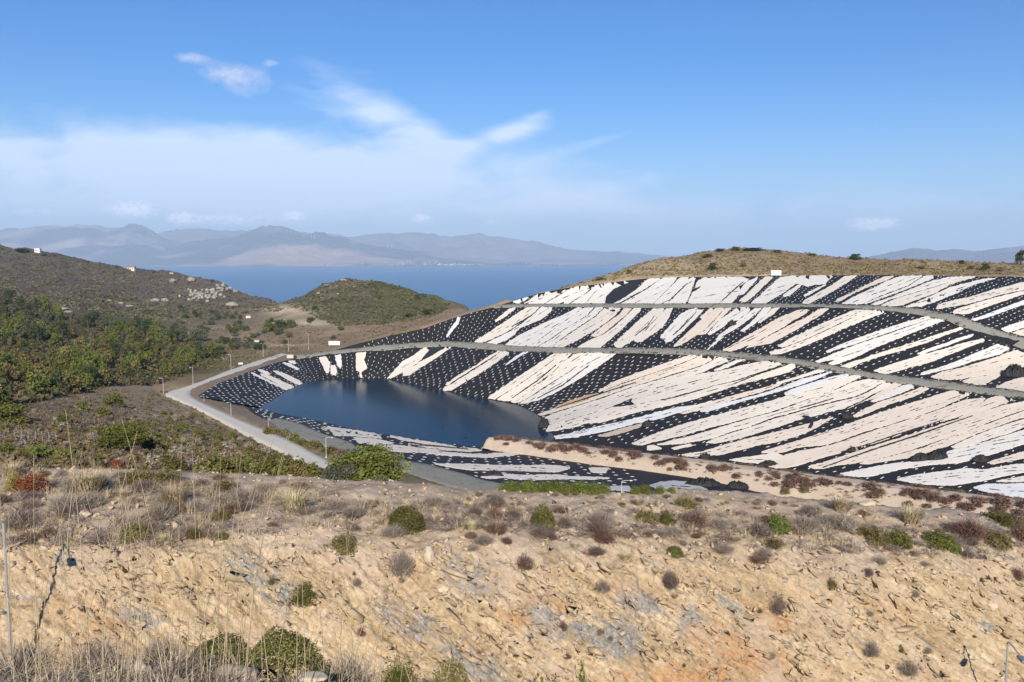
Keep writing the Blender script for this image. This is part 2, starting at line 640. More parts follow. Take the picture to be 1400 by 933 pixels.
m, t, b = new_mat('sandy_track')
co = coords(t)
n1 = t.noise(co, 0.12, 4.0, 0.6)
n2 = t.noise(co, 1.8, 6.0, 0.7)
c = t.mix(n1, (0.45, 0.355, 0.26), (0.58, 0.475, 0.36))
c = t.mix(t.ramp(n2, [(0.42, 0.0), (0.8, 0.7)]), c, (0.36, 0.26, 0.19))
t.l.new(c, b.inputs['Base Color'])
b.inputs['Roughness'].default_value = 0.95
bump(t, b, n2, 0.6, 0.10)
M['sand'] = m


def mat_ground(name, fine, bstr, bdist, speck=0.35):
    """soil whose regional colour comes with the mesh, broken up by fine and coarse noise"""
    m, t, b = new_mat(name)
    co = coords(t)
    at = t.node('ShaderNodeAttribute', attribute_name='tint').outputs['Color']
    n1 = t.noise(co, fine * 0.12, 4.0, 0.6)
    n2 = t.noise(co, fine, 6.0, 0.7)
    n3 = t.noise(co, fine * 5, 3.0, 0.7)
    v = t.m('ADD', t.m('MULTIPLY', n1, 0.7), t.m('MULTIPLY', n2, 0.7))
    v = t.m('ADD', v, t.m('MULTIPLY', n3, speck))
    v = t.m('ADD', t.m('MULTIPLY', t.m('SUBTRACT', v, 0.7 + speck / 2), 1.8), 1.0)
    cv = t.node('ShaderNodeCombineColor')
    for i in range(3):
        t.put(cv.inputs[i], v)
    c = t.mix(1.0, at, cv.outputs[0], 'MULTIPLY')
    t.l.new(c, b.inputs['Base Color'])
    b.inputs['Roughness'].default_value = 0.95
    b.inputs['Specular IOR Level'].default_value = 0.1
    bump(t, b, n2, bstr, bdist)
    return m


M['ground'] = mat_ground('scrubby_soil', 0.35, 0.7, 0.5)
M['far'] = mat_ground('far_mountain_soil', 0.0015, 0.6, 60.0, 0.2)

# rock face: tan weathered rock in dipping beds, grey and orange veins, pale streaks
m, t, b = new_mat('cut_rock_and_earth')
co = coords(t)
at = t.node('ShaderNodeAttribute', attribute_name='tint').outputs['Color']     # r grey, g orange, b pale, per vertex
sp = t.node('ShaderNodeSeparateColor')
t.l.new(at, sp.inputs[0])
dip = t.mapping(t.mapping(co, rot=(0, R(-33), 0)), scale=(0.22, 0.5, 1.6))
dip2 = t.mapping(t.mapping(co, rot=(0, R(-36), 0)), scale=(0.45, 1.0, 4.2))
dip3 = t.mapping(t.mapping(co, rot=(0, R(-40), 0)), scale=(1.6, 3.0, 9.0))
big = t.noise(dip, 0.9, 5.0, 0.6, 0.4)
bed = t.noise(dip2, 1.1, 6.0, 0.65, 0.5)
fine = t.m('ADD', t.m('MULTIPLY', t.noise(co, 5.5, 7.0, 0.78), 0.6), t.m('MULTIPLY', t.noise(dip3, 1.3, 6.0, 0.75), 0.4))
peb = t.node('ShaderNodeTexVoronoi')
peb.inputs['Scale'].default_value = 5.0
t.l.new(co, peb.inputs['Vector'])
base = t.ramp(big, [(0.28, (0.290, 0.205, 0.115)), (0.46, (0.425, 0.312, 0.185)), (0.62, (0.530, 0.408, 0.262)), (0.78, (0.620, 0.505, 0.350))])
gfac = t.ramp(t.m('ADD', t.m('ADD', t.m('MULTIPLY', sp.outputs[0], 0.98), t.m('MULTIPLY', t.m('SUBTRACT', bed, 0.5), 1.9)), t.m('MULTIPLY', t.m('SUBTRACT', t.noise(dip3, 1.0, 6.0, 0.7), 0.5), 2.0)), [(0.44, 0.0), (0.62, 0.9)])
base = t.mix(gfac, base, t.ramp(fine, [(0.36, (0.13, 0.13, 0.132)), (0.55, (0.25, 0.25, 0.252)), (0.66, (0.48, 0.475, 0.47))]))
ofac = t.ramp(t.m('ADD', sp.outputs[1], t.m('MULTIPLY', t.m('SUBTRACT', t.noise(dip, 2.1, 6.0, 0.68), 0.5), 2.2)), [(0.35, 0.0), (0.85, 0.85)])
base = t.mix(ofac, base, t.mix(fine, (0.34, 0.155, 0.055), (0.47, 0.26, 0.11)))
pfac = t.ramp(t.m('ADD', sp.outputs[2], t.m('MULTIPLY', t.m('SUBTRACT', t.noise(dip2, 0.8, 6.0, 0.65), 0.5), 2.4)), [(0.45, 0.0), (0.75, 0.85)])
base = t.mix(pfac, base, (0.56, 0.45, 0.29))
vein = t.ramp(t.noise(dip2, 2.2, 5.0, 0.7, 0.8), [(0.56, 0.0), (0.63, 1.0)])
base = t.mix(t.m('MULTIPLY', vein, 0.55), base, (0.50, 0.43, 0.345))
crack = t.ramp(bed, [(0.30, 1.0), (0.41, 0.0)])
base = t.mix(t.m('MULTIPLY', crack, 0.6), base, (0.13, 0.085, 0.05))
v = t.m('ADD', t.m('MULTIPLY', t.m('SUBTRACT', fine, 0.5), 2.7), 1.0)
cv = t.node('ShaderNodeCombineColor')
for i in range(3):
    t.put(cv.inputs[i], v)
base = t.mix(1.0, base, cv.outputs[0], 'MULTIPLY')
base = t.mix(t.m('MULTIPLY', peb.outputs['Color'], 0.18), base, (0.46, 0.37, 0.27))
dust = t.ramp(t.m('ADD', t.m('MULTIPLY', fine, 0.7), t.m('MULTIPLY', t.noise(co, 0.35, 4.0, 0.6), 0.5)), [(0.42, (0.27, 0.195, 0.13)), (0.58, (0.42, 0.32, 0.225)), (0.72, (0.54, 0.43, 0.32))])
base = t.mix(t.ramp(t.node('ShaderNodeAttribute', attribute_name='tint').outputs['Alpha'], [(0.1, 0.0), (0.9, 0.9)]), base, dust)
t.l.new(base, b.inputs['Base Color'])
b.inputs['Roughness'].default_value = 0.95
b.inputs['Specular IOR Level'].default_value = 0.1
hh = t.m('ADD', t.m('MULTIPLY', bed, 1.0), t.m('MULTIPLY', fine, 0.6))
bump(t, b, hh, 0.8, 0.16)
M['rock'] = m

# water
m, t, b = new_mat('pond_water')
co = coords(t)
c = t.mix(t.noise(co, 0.03, 3.0, 0.5), (0.005, 0.021, 0.040), (0.008, 0.029, 0.054))
t.l.new(c, b.inputs['Base Color'])
b.inputs['Roughness'].default_value = 0.16
b.inputs['IOR'].default_value = 1.18
b.inputs['Specular IOR Level'].default_value = 0.16
bump(t, b, t.noise(t.mapping(co, scale=(1.0, 1.0, 1)), 1.6, 4.0, 0.6), 0.10, 0.12)
M['pond'] = m
m, t, b = new_mat('sea_water')
co = coords(t)
c = t.mix(t.noise(t.mapping(co, scale=(0.25, 1, 1)), 0.0012, 5.0, 0.6), (0.034, 0.145, 0.270), (0.056, 0.195, 0.340))
t.l.new(c, b.inputs['Base Color'])
b.inputs['Roughness'].default_value = 0.4
b.inputs['IOR'].default_value = 1.33
b.inputs['Specular IOR Level'].default_value = 0.25
bump(t, b, t.noise(co, 0.08, 5.0, 0.6), 0.35, 2.0)
M['sea'] = m

# ------------------------------------------------------------------ basin curves (photo pixel, distance)


def interp_tab(tab):
    xs = np.array([a for a, _ in tab], float)
    ys = np.array([b_ for _, b_ in tab], float)
    return lambda x: np.interp(x, xs, ys)


D1 = interp_tab([(260, 340), (270, 345), (300, 378), (345, 417), (378, 447), (412, 468), (450, 470), (520, 462), (600, 452), (640, 438), (690, 418),
                 (760, 385), (850, 360), (1000, 331), (1100, 312), (1250, 290), (1400, 268), (1580, 246)])
D2 = interp_tab([(462, 475), (535, 470), (580, 470), (630, 472), (672, 474), (705, 470), (735, 462), (805, 440), (855, 422), (930, 402), (1000, 386),
                 (1075, 372), (1125, 362), (1195, 350), (1240, 343), (1290, 334), (1345, 324), (1400, 315), (1480, 303), (1560, 292)])
D3 = interp_tab([(684, 478), (737, 478), (782, 470), (816, 465), (868, 460), (928, 452), (970, 446), (1048, 436), (1095, 428), (1165, 414), (1230, 403),
                 (1290, 396), (1338, 391), (1385, 386), (1430, 381), (1470, 377), (1520, 372), (1580, 366)])
ZW = -62.0

T1 = [((357, 557), (270, 542)), ((375, 546), (300, 524)), ((395, 533), (345, 507)), ((412, 525), (378, 496)), ((430, 520.5), (412, 489)),
      ((446, 519), (438, 486)), ((470, 518), (468, 483)), ((495, 518), (495, 480.5)), ((525, 518), (580, 475)), ((560, 525), (630, 474.5)),
      ((606, 534.5), (690, 479.5)), ((667, 546), (757, 482)), ((705, 553), (815, 482)), ((733, 566), (950, 484)), ((742, 575), (1000, 489)),
      ((745, 590), (1085, 498)), ((863, 612), (1170, 513)), ((935, 625), (1235, 525)), ((1045, 641), (1330, 537)), ((1150, 655), (1400, 545)),
      ((1250, 668), (1480, 556)), ((1400, 685), (1580, 571))]
T1Z = [ZW] * 15 + [-62, -60.5, -60.2, -60, -59.7, -59.2, -58.5]
T2 = [((455, 480.5), (456, 479.5)), ((500, 475), (497, 468)), ((540, 472), (535, 459)), ((580, 469), (580, 449)), ((612, 467.5), (630, 432)),
      ((640, 468), (672, 421)), ((662, 470), (705, 420)), ((690, 473), (735, 419.5)), ((735, 475), (805, 420)), ((775, 476), (855, 421)),
      ((825, 477), (885, 421)), ((870, 477), (930, 421)), ((920, 477.5), (975, 421)), ((985, 481), (1075, 420)), ((1020, 484), (1125, 420.5)),
      ((1055, 487), (1195, 423)), ((1110, 497), (1240, 428)), ((1150, 503), (1290, 437)), ((1200, 512), (1345, 458)), ((1262, 520), (1400, 478)),
      ((1330, 528), (1480, 502)), ((1400, 537), (1560, 524))]
T3 = [((690, 418.5), (684, 417.3)), ((716, 416), (737, 401.5)), ((744, 416), (782, 393)), ((777, 416), (816, 389)), ((800, 416), (831, 387)),
      ((828, 416), (868, 382.5)), ((848, 416), (904, 380)), ((893, 416), (928, 379)), ((940, 416), (970, 378.5)), ((1000, 416), (1048, 377.5)),
      ((1045, 416), (1095, 377)), ((1100, 416.5), (1165, 376.5)), ((1150, 417), (1230, 376.3)), ((1190, 418.5), (1290, 377)), ((1232, 420), (1338, 378)),
      ((1265, 425), (1385, 378.5)), ((1300, 430), (1430, 380)), ((1330, 440), (1470, 382)), ((1362, 452), (1520, 385)), ((1400, 463), (1580, 390))]
NL = [((350, 557.5), (340, 557), ZW + 3), ((372, 563), (366, 577), ZW), ((400, 569), (385, 573.5), ZW), ((440, 577), (412, 580), ZW), ((480, 586), (445, 594), ZW), ((520, 593), (485, 606), ZW),
      ((560, 599), (530, 620), ZW), ((600, 605), (580, 634), ZW), ((640, 610), (635, 648), ZW), ((664, 611), (682, 661), ZW), ((700, 614), (740, 674), -61.4),
      ((760, 625), (830, 688), -61.0), ((860, 640), (930, 702), -60.4), ((930, 651), (1000, 708), -60.2), ((990, 662), (1060, 716), -60.0),
      ((1045, 675), (1110, 725), -59.8)]


def densify(A, B, n=10):
    """smooth resampling of matched ruling ends (Catmull-Rom)"""
    A = np.asarray(A, float)
    B = np.asarray(B, float)
    k = len(A)
    out = []
    for Q in (A, B):
        r = []
        for i in range(k - 1):
            p0, p1, p2, p3 = Q[max(i - 1, 0)], Q[i], Q[i + 1], Q[min(i + 2, k - 1)]
            for s in np.arange(n) / n:
                lin = p1 + (p2 - p1) * s
                cr = 0.5 * ((2 * p1) + (-p0 + p2) * s + (2 * p0 - 5 * p1 + 4 * p2 - p3) * s * s + (-p0 + 3 * p1 - 3 * p2 + p3) * s ** 3)
                r.append(0.5 * lin + 0.5 * cr)
        r.append(Q[-1])
        out.append(np.array(r))
    return out


def loft(A, B, nt=14, lo=-0.12, hi=1.03, n=10, drop=0.9):
    A, B = densify(A, B, n)
    ts = np.concatenate([[lo], np.linspace(0, 1, nt), [hi]])
    G = A[None] + (B - A)[None] * ts[:, None, None]
    G[0, :, 2] -= drop
    G[-1, :, 2] -= drop
    return A, B, G


A1 = PZ([a[0] for a, _ in T1], [a[1] for a, _ in T1], T1Z)
B1 = PD([b_[0] for _, b_ in T1], [b_[1] for _, b_ in T1], D1([b_[0] for _, b_ in T1]))
A2 = PD([a[0] for a, _ in T2], [a[1] for a, _ in T2], D1([a[0] for a, _ in T2]) + 5)
B2 = PD([b_[0] for _, b_ in T2], [b_[1] for _, b_ in T2], D2([b_[0] for _, b_ in T2]))
A3 = PD([a[0] for a, _ in T3], [a[1] for a, _ in T3], D2([a[0] for a, _ in T3]) + 5)
B3 = PD([b_[0] for _, b_ in T3], [b_[1] for _, b_ in T3], D3([b_[0] for _, b_ in T3]))
A4 = PZ([a[0] for a, _, _ in NL], [a[1] for a, _, _ in NL], [z for _, _, z in NL])
B4 = PZ([b_[0] for _, b_, _ in NL], [b_[1] for _, b_, _ in NL], np.full(len(NL), -57.5))

TIERS = {}
for key, (A, B, lo, nm, lab) in {
    1: (A1, B1, -0.3, 'slope_liner', 'black membrane of the lowest basin slope, from the pond up to the lower terrace'),
    2: (A2, B2, -0.08, 'slope_liner', 'black membrane on the middle basin slope between the two grey gravel terraces'),
    3: (A3, B3, -0.08, 'slope_liner', 'black membrane on the topmost basin slope just under the dry grassy hilltop'),
    4: (A4, B4, -0.15, 'slope_liner', 'black membrane on the flat near bank between pond and grey gravel shelf'),
}.items():
    Ad, Bd, G = loft(A, B, lo=lo)
    nrm = grid_normals(G)
    if nrm[..., 2].mean() < 0:
        nrm = -nrm
    wr = fbm(G * np.array([0.22, 0.22, 0.22]), 4, 11 * key)
    G = G + nrm * (wr * 0.14)[..., None]
    nr, nc = G.shape[:2]
    V = G.reshape(-1, 3)
    F = grid_faces(nr, nc)
    o = link(nm, mesh_np(nm, V, F, True), M['liner'])
    tag(o, lab, 'liner', 'membrane liners of the basin')
    TIERS[key] = dict(A=Ad, B=Bd, bvh=bvh_np(V, F))

# ------------------------------------------------------------------ terrain: smooth surface through surveyed points
CP = []   # X, Y, z


def cp(px, py, D):
    CP.append(PD(px, py, D))


def cpz(px, D, z):
    CP.append(np.array([(px - 700) / FPX * D, D, z]))


for px, prof in {
    -320: [(650, 60), (645, 85), (625, 120), (590, 170), (540, 250), (500, 350), (460, 500), (420, 650), (400, 800), (362, 1300), (330, 1600)],
    0: [(645, 58), (640, 80), (622, 100), (600, 132), (560, 200), (520, 290), (480, 420), (440, 560), (412, 680), (400, 850), (368, 1250), (337, 1550)],
    75: [(640, 58), (640, 80), (622, 105), (600, 140), (560, 210), (525, 305), (480, 440), (445, 570), (422, 690), (405, 880), (372, 1250), (346, 1500)],
    150: [(640, 58), (640, 80), (624, 108), (602, 150), (560, 222), (524, 325), (480, 460), (450, 580), (435, 700), (412, 920), (385, 1200), (362, 1420)],
    240: [(642, 58), (645, 80), (630, 110), (592, 190), (512, 430), (480, 540), (455, 640), (440, 760), (420, 950), (395, 1200), (372, 1380)],
    300: [(642, 58), (646, 80), (636, 115), (605, 210), (505, 450), (480, 530), (455, 650), (440, 780), (425, 980), (400, 1180), (384, 1300)],
    370: [(645, 58), (650, 80), (643, 125), (624, 205), (478, 520), (460, 600), (445, 720), (430, 880), (416, 1080), (405, 1180)],
    440: [(650, 58), (655, 75), (650, 130), (470, 520), (458, 570), (448, 640), (435, 740), (418, 850)],
    500: [(655, 58), (660, 76), (660, 130), (462, 520), (450, 590), (440, 650)],
    560: [(660, 58), (666, 80), (670, 130), (446, 540), (438, 600)],
    620: [(668, 58), (675, 80), (680, 130), (680, 175), (432, 520), (424, 560)],
    # cone hill
    475.5: [(376.5, 950), (391, 900), (410, 830), (430, 750)],
    440.5: [(385.5, 950), (405, 890), (420, 830)],
    400.5: [(408, 960), (425, 860)],
    520.5: [(383, 950), (402, 880), (420, 800), (432, 720)],
    560.5: [(397, 940), (412, 860), (428, 740)],
    600.5: [(410, 930), (420, 820), (430, 680)],
    640: [(417, 880), (420, 620)],
}.items():
    for py, D in prof:
        cp(px, py, D)
for px, D, z in [(475, 1120, -80), (475, 1350, -190), (560, 1100, -95), (640, 1050, -160), (400, 1120, -70), (620, 1350, -260), (400, 1500, -190),
                 (0, 1850, -30), (150, 1750, -60), (300, 1650, -110), (0, 2300, -230), (150, 2300, -260), (300, 2200, -280), (450, 2200, -330),
                 (-320, 1900, 0), (-320, 2500, -180), (600, 2200, -340), (-320, 3000, -330), (0, 3000, -350), (300, 3000, -360), (700, 3000, -360),
                 (700, 560, -48), (700, 700, -125), (700, 1000, -250), (800, 600, -45), (800, 720, -110), (900, 1100, -260), (800, 2200, -350),
                 (1000, 640, -20), (1000, 800, -90), (1000, 1200, -260), (1200, 600, -22), (1200, 750, -80), (1200, 1200, -260), (1400, 580, -22), (1400, 750, -90),
                 (1400, 1200, -260), (1700, 580, -25), (1700, 800, -110), (1700, 1300, -280), (1200, 3000, -360), (1700, 3000, -360)]:
    cpz(px, D, z)
# hilltop above the basin
for px, py, D in [(690, 409, 488), (740, 398.5, 488), (780, 389, 485), (830, 378, 490), (870, 363, 520), (905, 352, 525), (960, 342, 525), (1010, 339.5, 525), (1060, 342, 520),
                  (1110, 348, 510), (1180, 354.5, 490), (1250, 356.5, 480), (1300, 358, 470), (1400, 360, 460), (1560, 362, 455), (1720, 364, 450),
                  (1000, 356, 480), (1100, 362, 465), (1200, 366, 440), (1300, 368, 425), (1400, 369, 415), (1560, 372, 405),
                  (900, 368, 482), (950, 362, 490)]:
    cp(px, py, D)
# basin rims, benches, toes
for Q, off in ((B1[:6], -0.4), (B2[1:7], -0.4), (B3, -0.3), (A1[5:], -2.5), (B1[6:], -2.0), (A2[1:], -2.0), (B2[7:], -2.0), (A3[1:], -2.0), (A4, -2.5), (B4, -1.0)):
    for p in Q[::1]:
        CP.append(p + np.array([0, 0, off]))
# right hand, hidden ground
for px, D, z in [(760, 58, -16), (760, 90, -26), (760, 140, -42), (760, 190, -58), (900, 58, -17), (900, 90, -28), (900, 140, -44), (900, 190, -60), (1100, 62, -18),
                 (1100, 100, -32), (1100, 150, -50), (1100, 190, -60), (1300, 66, -21), (1300, 100, -33), (1300, 150, -50), (1300, 185, -59), (1500, 66, -22), (1500, 100, -33),
                 (1500, 150, -50), (1500, 185, -58), (1720, 66, -23), (1720, 120, -40), (1720, 180, -56), (1720, 240, -50), (1720, 300, -35), (1720, 350, -20), (650, 150, -42), (650, 200, -58)]:
    cpz(px, D, z)
for p in PZ([445, 396, 366, 315, 279, 245, 242, 262, 315, 351, 389], [639.5, 613, 598, 574, 557, 541.5, 537.5, 529, 509, 497, 484], -56.3):
    CP.append(p)
CP = np.array(CP)


def uw(X, Y):
    return np.stack([X / Y * 3.2, np.log(Y) * 1.35], -1)


cuw = uw(CP[:, 0], CP[:, 1])
dm = np.linalg.norm(cuw[:, None] - cuw[None], axis=-1)
n_ = len(CP)
Aug = np.zeros((n_ + 3, n_ + 3))
Aug[:n_, :n_] = dm - np.eye(n_) * 0.004
Aug[:n_, n_] = 1
Aug[:n_, n_ + 1:] = cuw
Aug[n_, :n_] = 1
Aug[n_ + 1:, :n_] = cuw.T
WT = np.linalg.lstsq(Aug, np.concatenate([CP[:, 2], np.zeros(3)]), rcond=None)[0]


def terrain_raw(X, Y):
    q = uw(X, Y).reshape(-1, 2)
    out = np.zeros(len(q))
    for i in range(0, len(q), 20000):
        qq = q[i:i + 20000]
        d = np.linalg.norm(qq[:, None] - cuw[None], axis=-1)
        out[i:i + 20000] = d @ WT[:n_] + WT[n_] + qq @ WT[n_ + 1:]
    return out.reshape(np.shape(X))


def in_poly(X, Y, poly):
    poly = np.asarray(poly, float)
    X = np.asarray(X, float)
    Y = np.asarray(Y, float)
    ins = np.zeros(X.shape, bool)
    j = len(poly) - 1
    for i in range(len(poly)):
        xi, yi = poly[i]
        xj, yj = poly[j]
        if yi != yj:
            ins ^= ((yi > Y) != (yj > Y)) & (X < (xj - xi) * (Y - yi) / (yj - yi) + xi)
        j = i
    return ins


def seg_dist(X, Y, poly, closed=True):
    poly = np.asarray(poly, float)
    best = np.full(np.shape(X), 1e9)
    k = len(poly)
    for i in range(k if closed else k - 1):
        a = poly[i]
        b_ = poly[(i + 1) % k]
        d = b_ - a
        L = d @ d + 1e-9
        s = np.clip(((X - a[0]) * d[0] + (Y - a[1]) * d[1]) / L, 0, 1)
        best = np.minimum(best, np.hypot(X - a[0] - s * d[0], Y - a[1] - s * d[1]))
    return best


gl_edge_lo = PZ([366, 403, 434, 468, 500, 545, 580, 620, 690], [583, 597, 608, 618, 626, 644, 657, 666, 672], -57.0)
basin_poly = np.concatenate([B1[:6, :2], B2[1:7, :2], B3[1:, :2], [[330, 300], [250, 190]],
                             PZ([1560, 1400, 1240, 1110], [735, 722, 712, 725], -57.0)[:, :2], gl_edge_lo[::-1, :2], PZ([330, 300], [560, 552], -56.5)[:, :2]])
NU, ND = 430, 400
us = np.linspace(-0.84, 0.84, NU)
ds = np.exp(np.linspace(math.log(57.0), math.log(3000.0), ND))
DD, UU = np.meshgrid(ds, us, indexing='ij')
XX = UU * DD
ZZ = terrain_raw(XX, DD)
inside = in_poly(XX, DD, basin_poly)
dist = np.zeros_like(XX)
dist[inside] = seg_dist(XX[inside], DD[inside], basin_poly)
ZZ = ZZ - np.clip(dist / 9.0, 0, 1) * 4.5
rough = np.interp(DD, [57, 120, 400, 900, 1500, 3000], [0.25, 0.5, 0.9, 3.2, 7.0, 8.0])
P3 = np.stack([XX, DD, ZZ], -1)
road_c = PZ([445, 396, 366, 315, 279, 259, 245, 242, 250, 262, 286, 315, 351, 389], [639.5, 613, 598, 574, 557, 548, 541.5, 537.5, 533, 529, 519.5, 509, 497, 484], -56.0)
rd = seg_dist(XX, DD, road_c[:, :2], False)
near_edge = np.clip(np.minimum(rd - 3, np.where(inside, 0, seg_dist(XX, DD, basin_poly))) / 14.0, 0.03, 1)
nz = fbm(P3 / 60.0, 5, 3, 0.55) * 1.6 + fbm(P3 / 11.0, 3, 5) * 0.35
ZZ = ZZ + nz * rough * near_edge
ZZ = ZZ - 9.0 * np.clip((78 - DD) / 18.0, 0, 1)
w_ = np.clip((11 - rd) / 6.0, 0, 1)
w_ = w_ * w_ * (3 - 2 * w_)
ZZ = ZZ * (1 - w_) + (-56.35) * w_
P3[..., 2] = ZZ
terrain_V = P3.reshape(-1, 3)
terrain_F = grid_faces(ND, NU)
me = mesh_np('hillside', terrain_V, terrain_F, True)
# regional soil colours
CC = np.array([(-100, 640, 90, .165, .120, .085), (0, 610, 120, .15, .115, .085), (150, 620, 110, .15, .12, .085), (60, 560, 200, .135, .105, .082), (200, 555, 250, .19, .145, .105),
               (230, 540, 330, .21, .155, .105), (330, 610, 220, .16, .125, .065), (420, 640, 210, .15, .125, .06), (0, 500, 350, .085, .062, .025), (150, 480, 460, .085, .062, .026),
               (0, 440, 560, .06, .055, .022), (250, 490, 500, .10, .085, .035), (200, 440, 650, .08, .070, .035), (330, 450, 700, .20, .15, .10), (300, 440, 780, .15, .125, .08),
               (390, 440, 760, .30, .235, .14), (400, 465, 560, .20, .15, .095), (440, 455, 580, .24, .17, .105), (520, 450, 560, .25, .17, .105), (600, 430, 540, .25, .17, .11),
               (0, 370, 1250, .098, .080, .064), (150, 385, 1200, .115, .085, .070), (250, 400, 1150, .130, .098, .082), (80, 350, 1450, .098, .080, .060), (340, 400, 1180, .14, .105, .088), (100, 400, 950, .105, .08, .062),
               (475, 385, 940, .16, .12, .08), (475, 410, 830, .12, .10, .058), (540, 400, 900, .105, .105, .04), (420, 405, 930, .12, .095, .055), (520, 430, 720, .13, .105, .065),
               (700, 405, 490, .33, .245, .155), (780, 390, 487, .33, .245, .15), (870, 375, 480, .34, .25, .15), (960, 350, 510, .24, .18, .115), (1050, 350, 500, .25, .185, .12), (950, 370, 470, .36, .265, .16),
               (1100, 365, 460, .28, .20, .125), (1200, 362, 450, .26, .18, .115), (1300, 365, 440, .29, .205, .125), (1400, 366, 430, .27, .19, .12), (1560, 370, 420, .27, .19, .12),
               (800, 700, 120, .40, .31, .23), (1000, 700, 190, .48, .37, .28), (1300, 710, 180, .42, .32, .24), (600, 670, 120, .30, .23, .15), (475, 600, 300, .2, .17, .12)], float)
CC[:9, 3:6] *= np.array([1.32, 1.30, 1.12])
cpos = PD(CC[:, 0], CC[:, 1], CC[:, 2])
cq = uw(cpos[:, 0], cpos[:, 1])
q = uw(XX, DD).reshape(-1, 2)
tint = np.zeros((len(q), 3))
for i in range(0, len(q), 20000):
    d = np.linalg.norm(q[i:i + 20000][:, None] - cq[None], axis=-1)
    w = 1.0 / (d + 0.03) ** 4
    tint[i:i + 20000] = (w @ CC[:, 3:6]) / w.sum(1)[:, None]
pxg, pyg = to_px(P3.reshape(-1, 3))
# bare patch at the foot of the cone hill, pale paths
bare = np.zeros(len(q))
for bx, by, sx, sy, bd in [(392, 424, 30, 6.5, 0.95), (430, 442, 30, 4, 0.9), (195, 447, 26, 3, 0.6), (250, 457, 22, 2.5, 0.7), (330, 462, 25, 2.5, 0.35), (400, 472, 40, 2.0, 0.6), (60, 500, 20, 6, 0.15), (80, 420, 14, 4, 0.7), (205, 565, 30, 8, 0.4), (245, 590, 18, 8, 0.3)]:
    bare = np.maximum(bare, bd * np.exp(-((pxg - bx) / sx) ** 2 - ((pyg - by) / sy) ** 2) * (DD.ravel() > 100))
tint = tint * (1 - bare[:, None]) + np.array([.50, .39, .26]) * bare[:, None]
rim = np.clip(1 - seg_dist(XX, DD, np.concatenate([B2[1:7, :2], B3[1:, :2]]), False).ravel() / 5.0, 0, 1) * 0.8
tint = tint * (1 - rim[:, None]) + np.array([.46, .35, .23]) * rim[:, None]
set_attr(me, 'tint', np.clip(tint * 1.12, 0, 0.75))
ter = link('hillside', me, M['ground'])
tag(ter, kind='structure')
ter_bvh = bvh_np(terrain_V, terrain_F)


def hill_z(X, Y):
    u = np.clip((X / Y - us[0]) / (us[1] - us[0]), 0, NU - 1.001)
    v = np.clip((math.log(Y) - math.log(57.0)) / (math.log(3000 / 57.0) / (ND - 1)), 0, ND - 1.001)
    i, j = int(v), int(u)
    a, b_ = v - i, u - j
    return float(ZZ[i, j] * (1 - a) * (1 - b_) + ZZ[i + 1, j] * a * (1 - b_) + ZZ[i, j + 1] * (1 - a) * b_ + ZZ[i + 1, j + 1] * a * b_)


# ------------------------------------------------------------------ foreground: cut face, plateau and the near bank
FG = {   # column -> (row, distance) from the hidden foot of the cut to behind the plateau edge
    -260: [(1150, 27.5), (1000, 31), (890, 33.2), (742, 36), (700, 38.5), (670, 42.5), (641, 47.5)],
    0: [(1150, 28), (1000, 31.4), (890, 33.6), (742, 36.5), (700, 39), (670, 43), (640, 48)],
    200: [(1150, 29), (1000, 32.4), (890, 34.4), (745, 37), (703, 39.6), (672, 43.5), (641, 48.5)],
    450: [(1150, 29.6), (1000, 33), (900, 35), (752, 38.2), (712, 40.6), (680, 44.5), (650, 49)],
    700: [(1150, 30.4), (1000, 34), (933, 35.4), (760, 39), (715, 41.8), (695, 44.5), (668.5, 49)],
    1000: [(1150, 33.8), (1000, 37.4), (933, 38.8), (770, 42), (725, 45), (702, 47.5), (671, 52)],
    1200: [(1150, 36), (1000, 39.8), (933, 41.2), (780, 44.6), (735, 47.4), (712, 50), (692, 54.5)],
    1400: [(1150, 38), (1000, 41.8), (933, 43.2), (790, 46.8), (745, 49.5), (728, 52), (712, 56.5)],
    1680: [(1150, 40), (1000, 43.8), (933, 45.4), (800, 49), (758, 52), (744, 54.5), (730, 59)],
}
for c_ in FG:                       # the rounding of the crest below takes a little off the edge: give it back
    y_, d_ = FG[c_][-1]
    FG[c_][-1] = (y_ - float(np.interp(c_, [0, 300, 700, 1000, 1200, 1400], [4, 4, 3, 7, 10, 10])), d_)
FG[-600] = FG[-260]
FG[2000] = FG[1680]
cols = sorted(FG)
NCx = 1010
fpx = np.linspace(-600, 2000, NCx)
ctrl = np.array([[PD(c, y, D) for y, D in FG[c]] for c in cols])        # col, row, xyz
rows = []
for r_ in range(7):
    rows.append(np.stack([np.interp(fpx, cols, ctrl[:, r_, k]) for k in range(3)], -1))
rows = np.array(rows)
# smooth the column interpolation a little
ker = np.hanning(61)
ker /= ker.sum()
for r_ in range(7):
    for k in (1, 2):
        pad = np.pad(rows[r_, :, k], 30, mode='edge')
        rows[r_, :, k] = np.convolve(pad, ker, 'valid')
back = rows[6] + np.array([0, 6.0, -2.2])
back2 = rows[6] + np.array([0, 24.0, -13.0])
back[:, 0] *= 1.12
back2[:, 0] *= 1.45
front = rows[0] + np.array([0, -3.0, -1.0])
front[:, 0] *= 0.9
prof = np.concatenate([front[None], rows, back[None], back2[None]])
segs = [3, 14, 34, 60, 24, 22, 26, 10, 10]
tpar = []
for i, s in enumerate(segs):
    tpar += list(i + np.arange(s) / s)
tpar = np.array(tpar + [len(segs)])
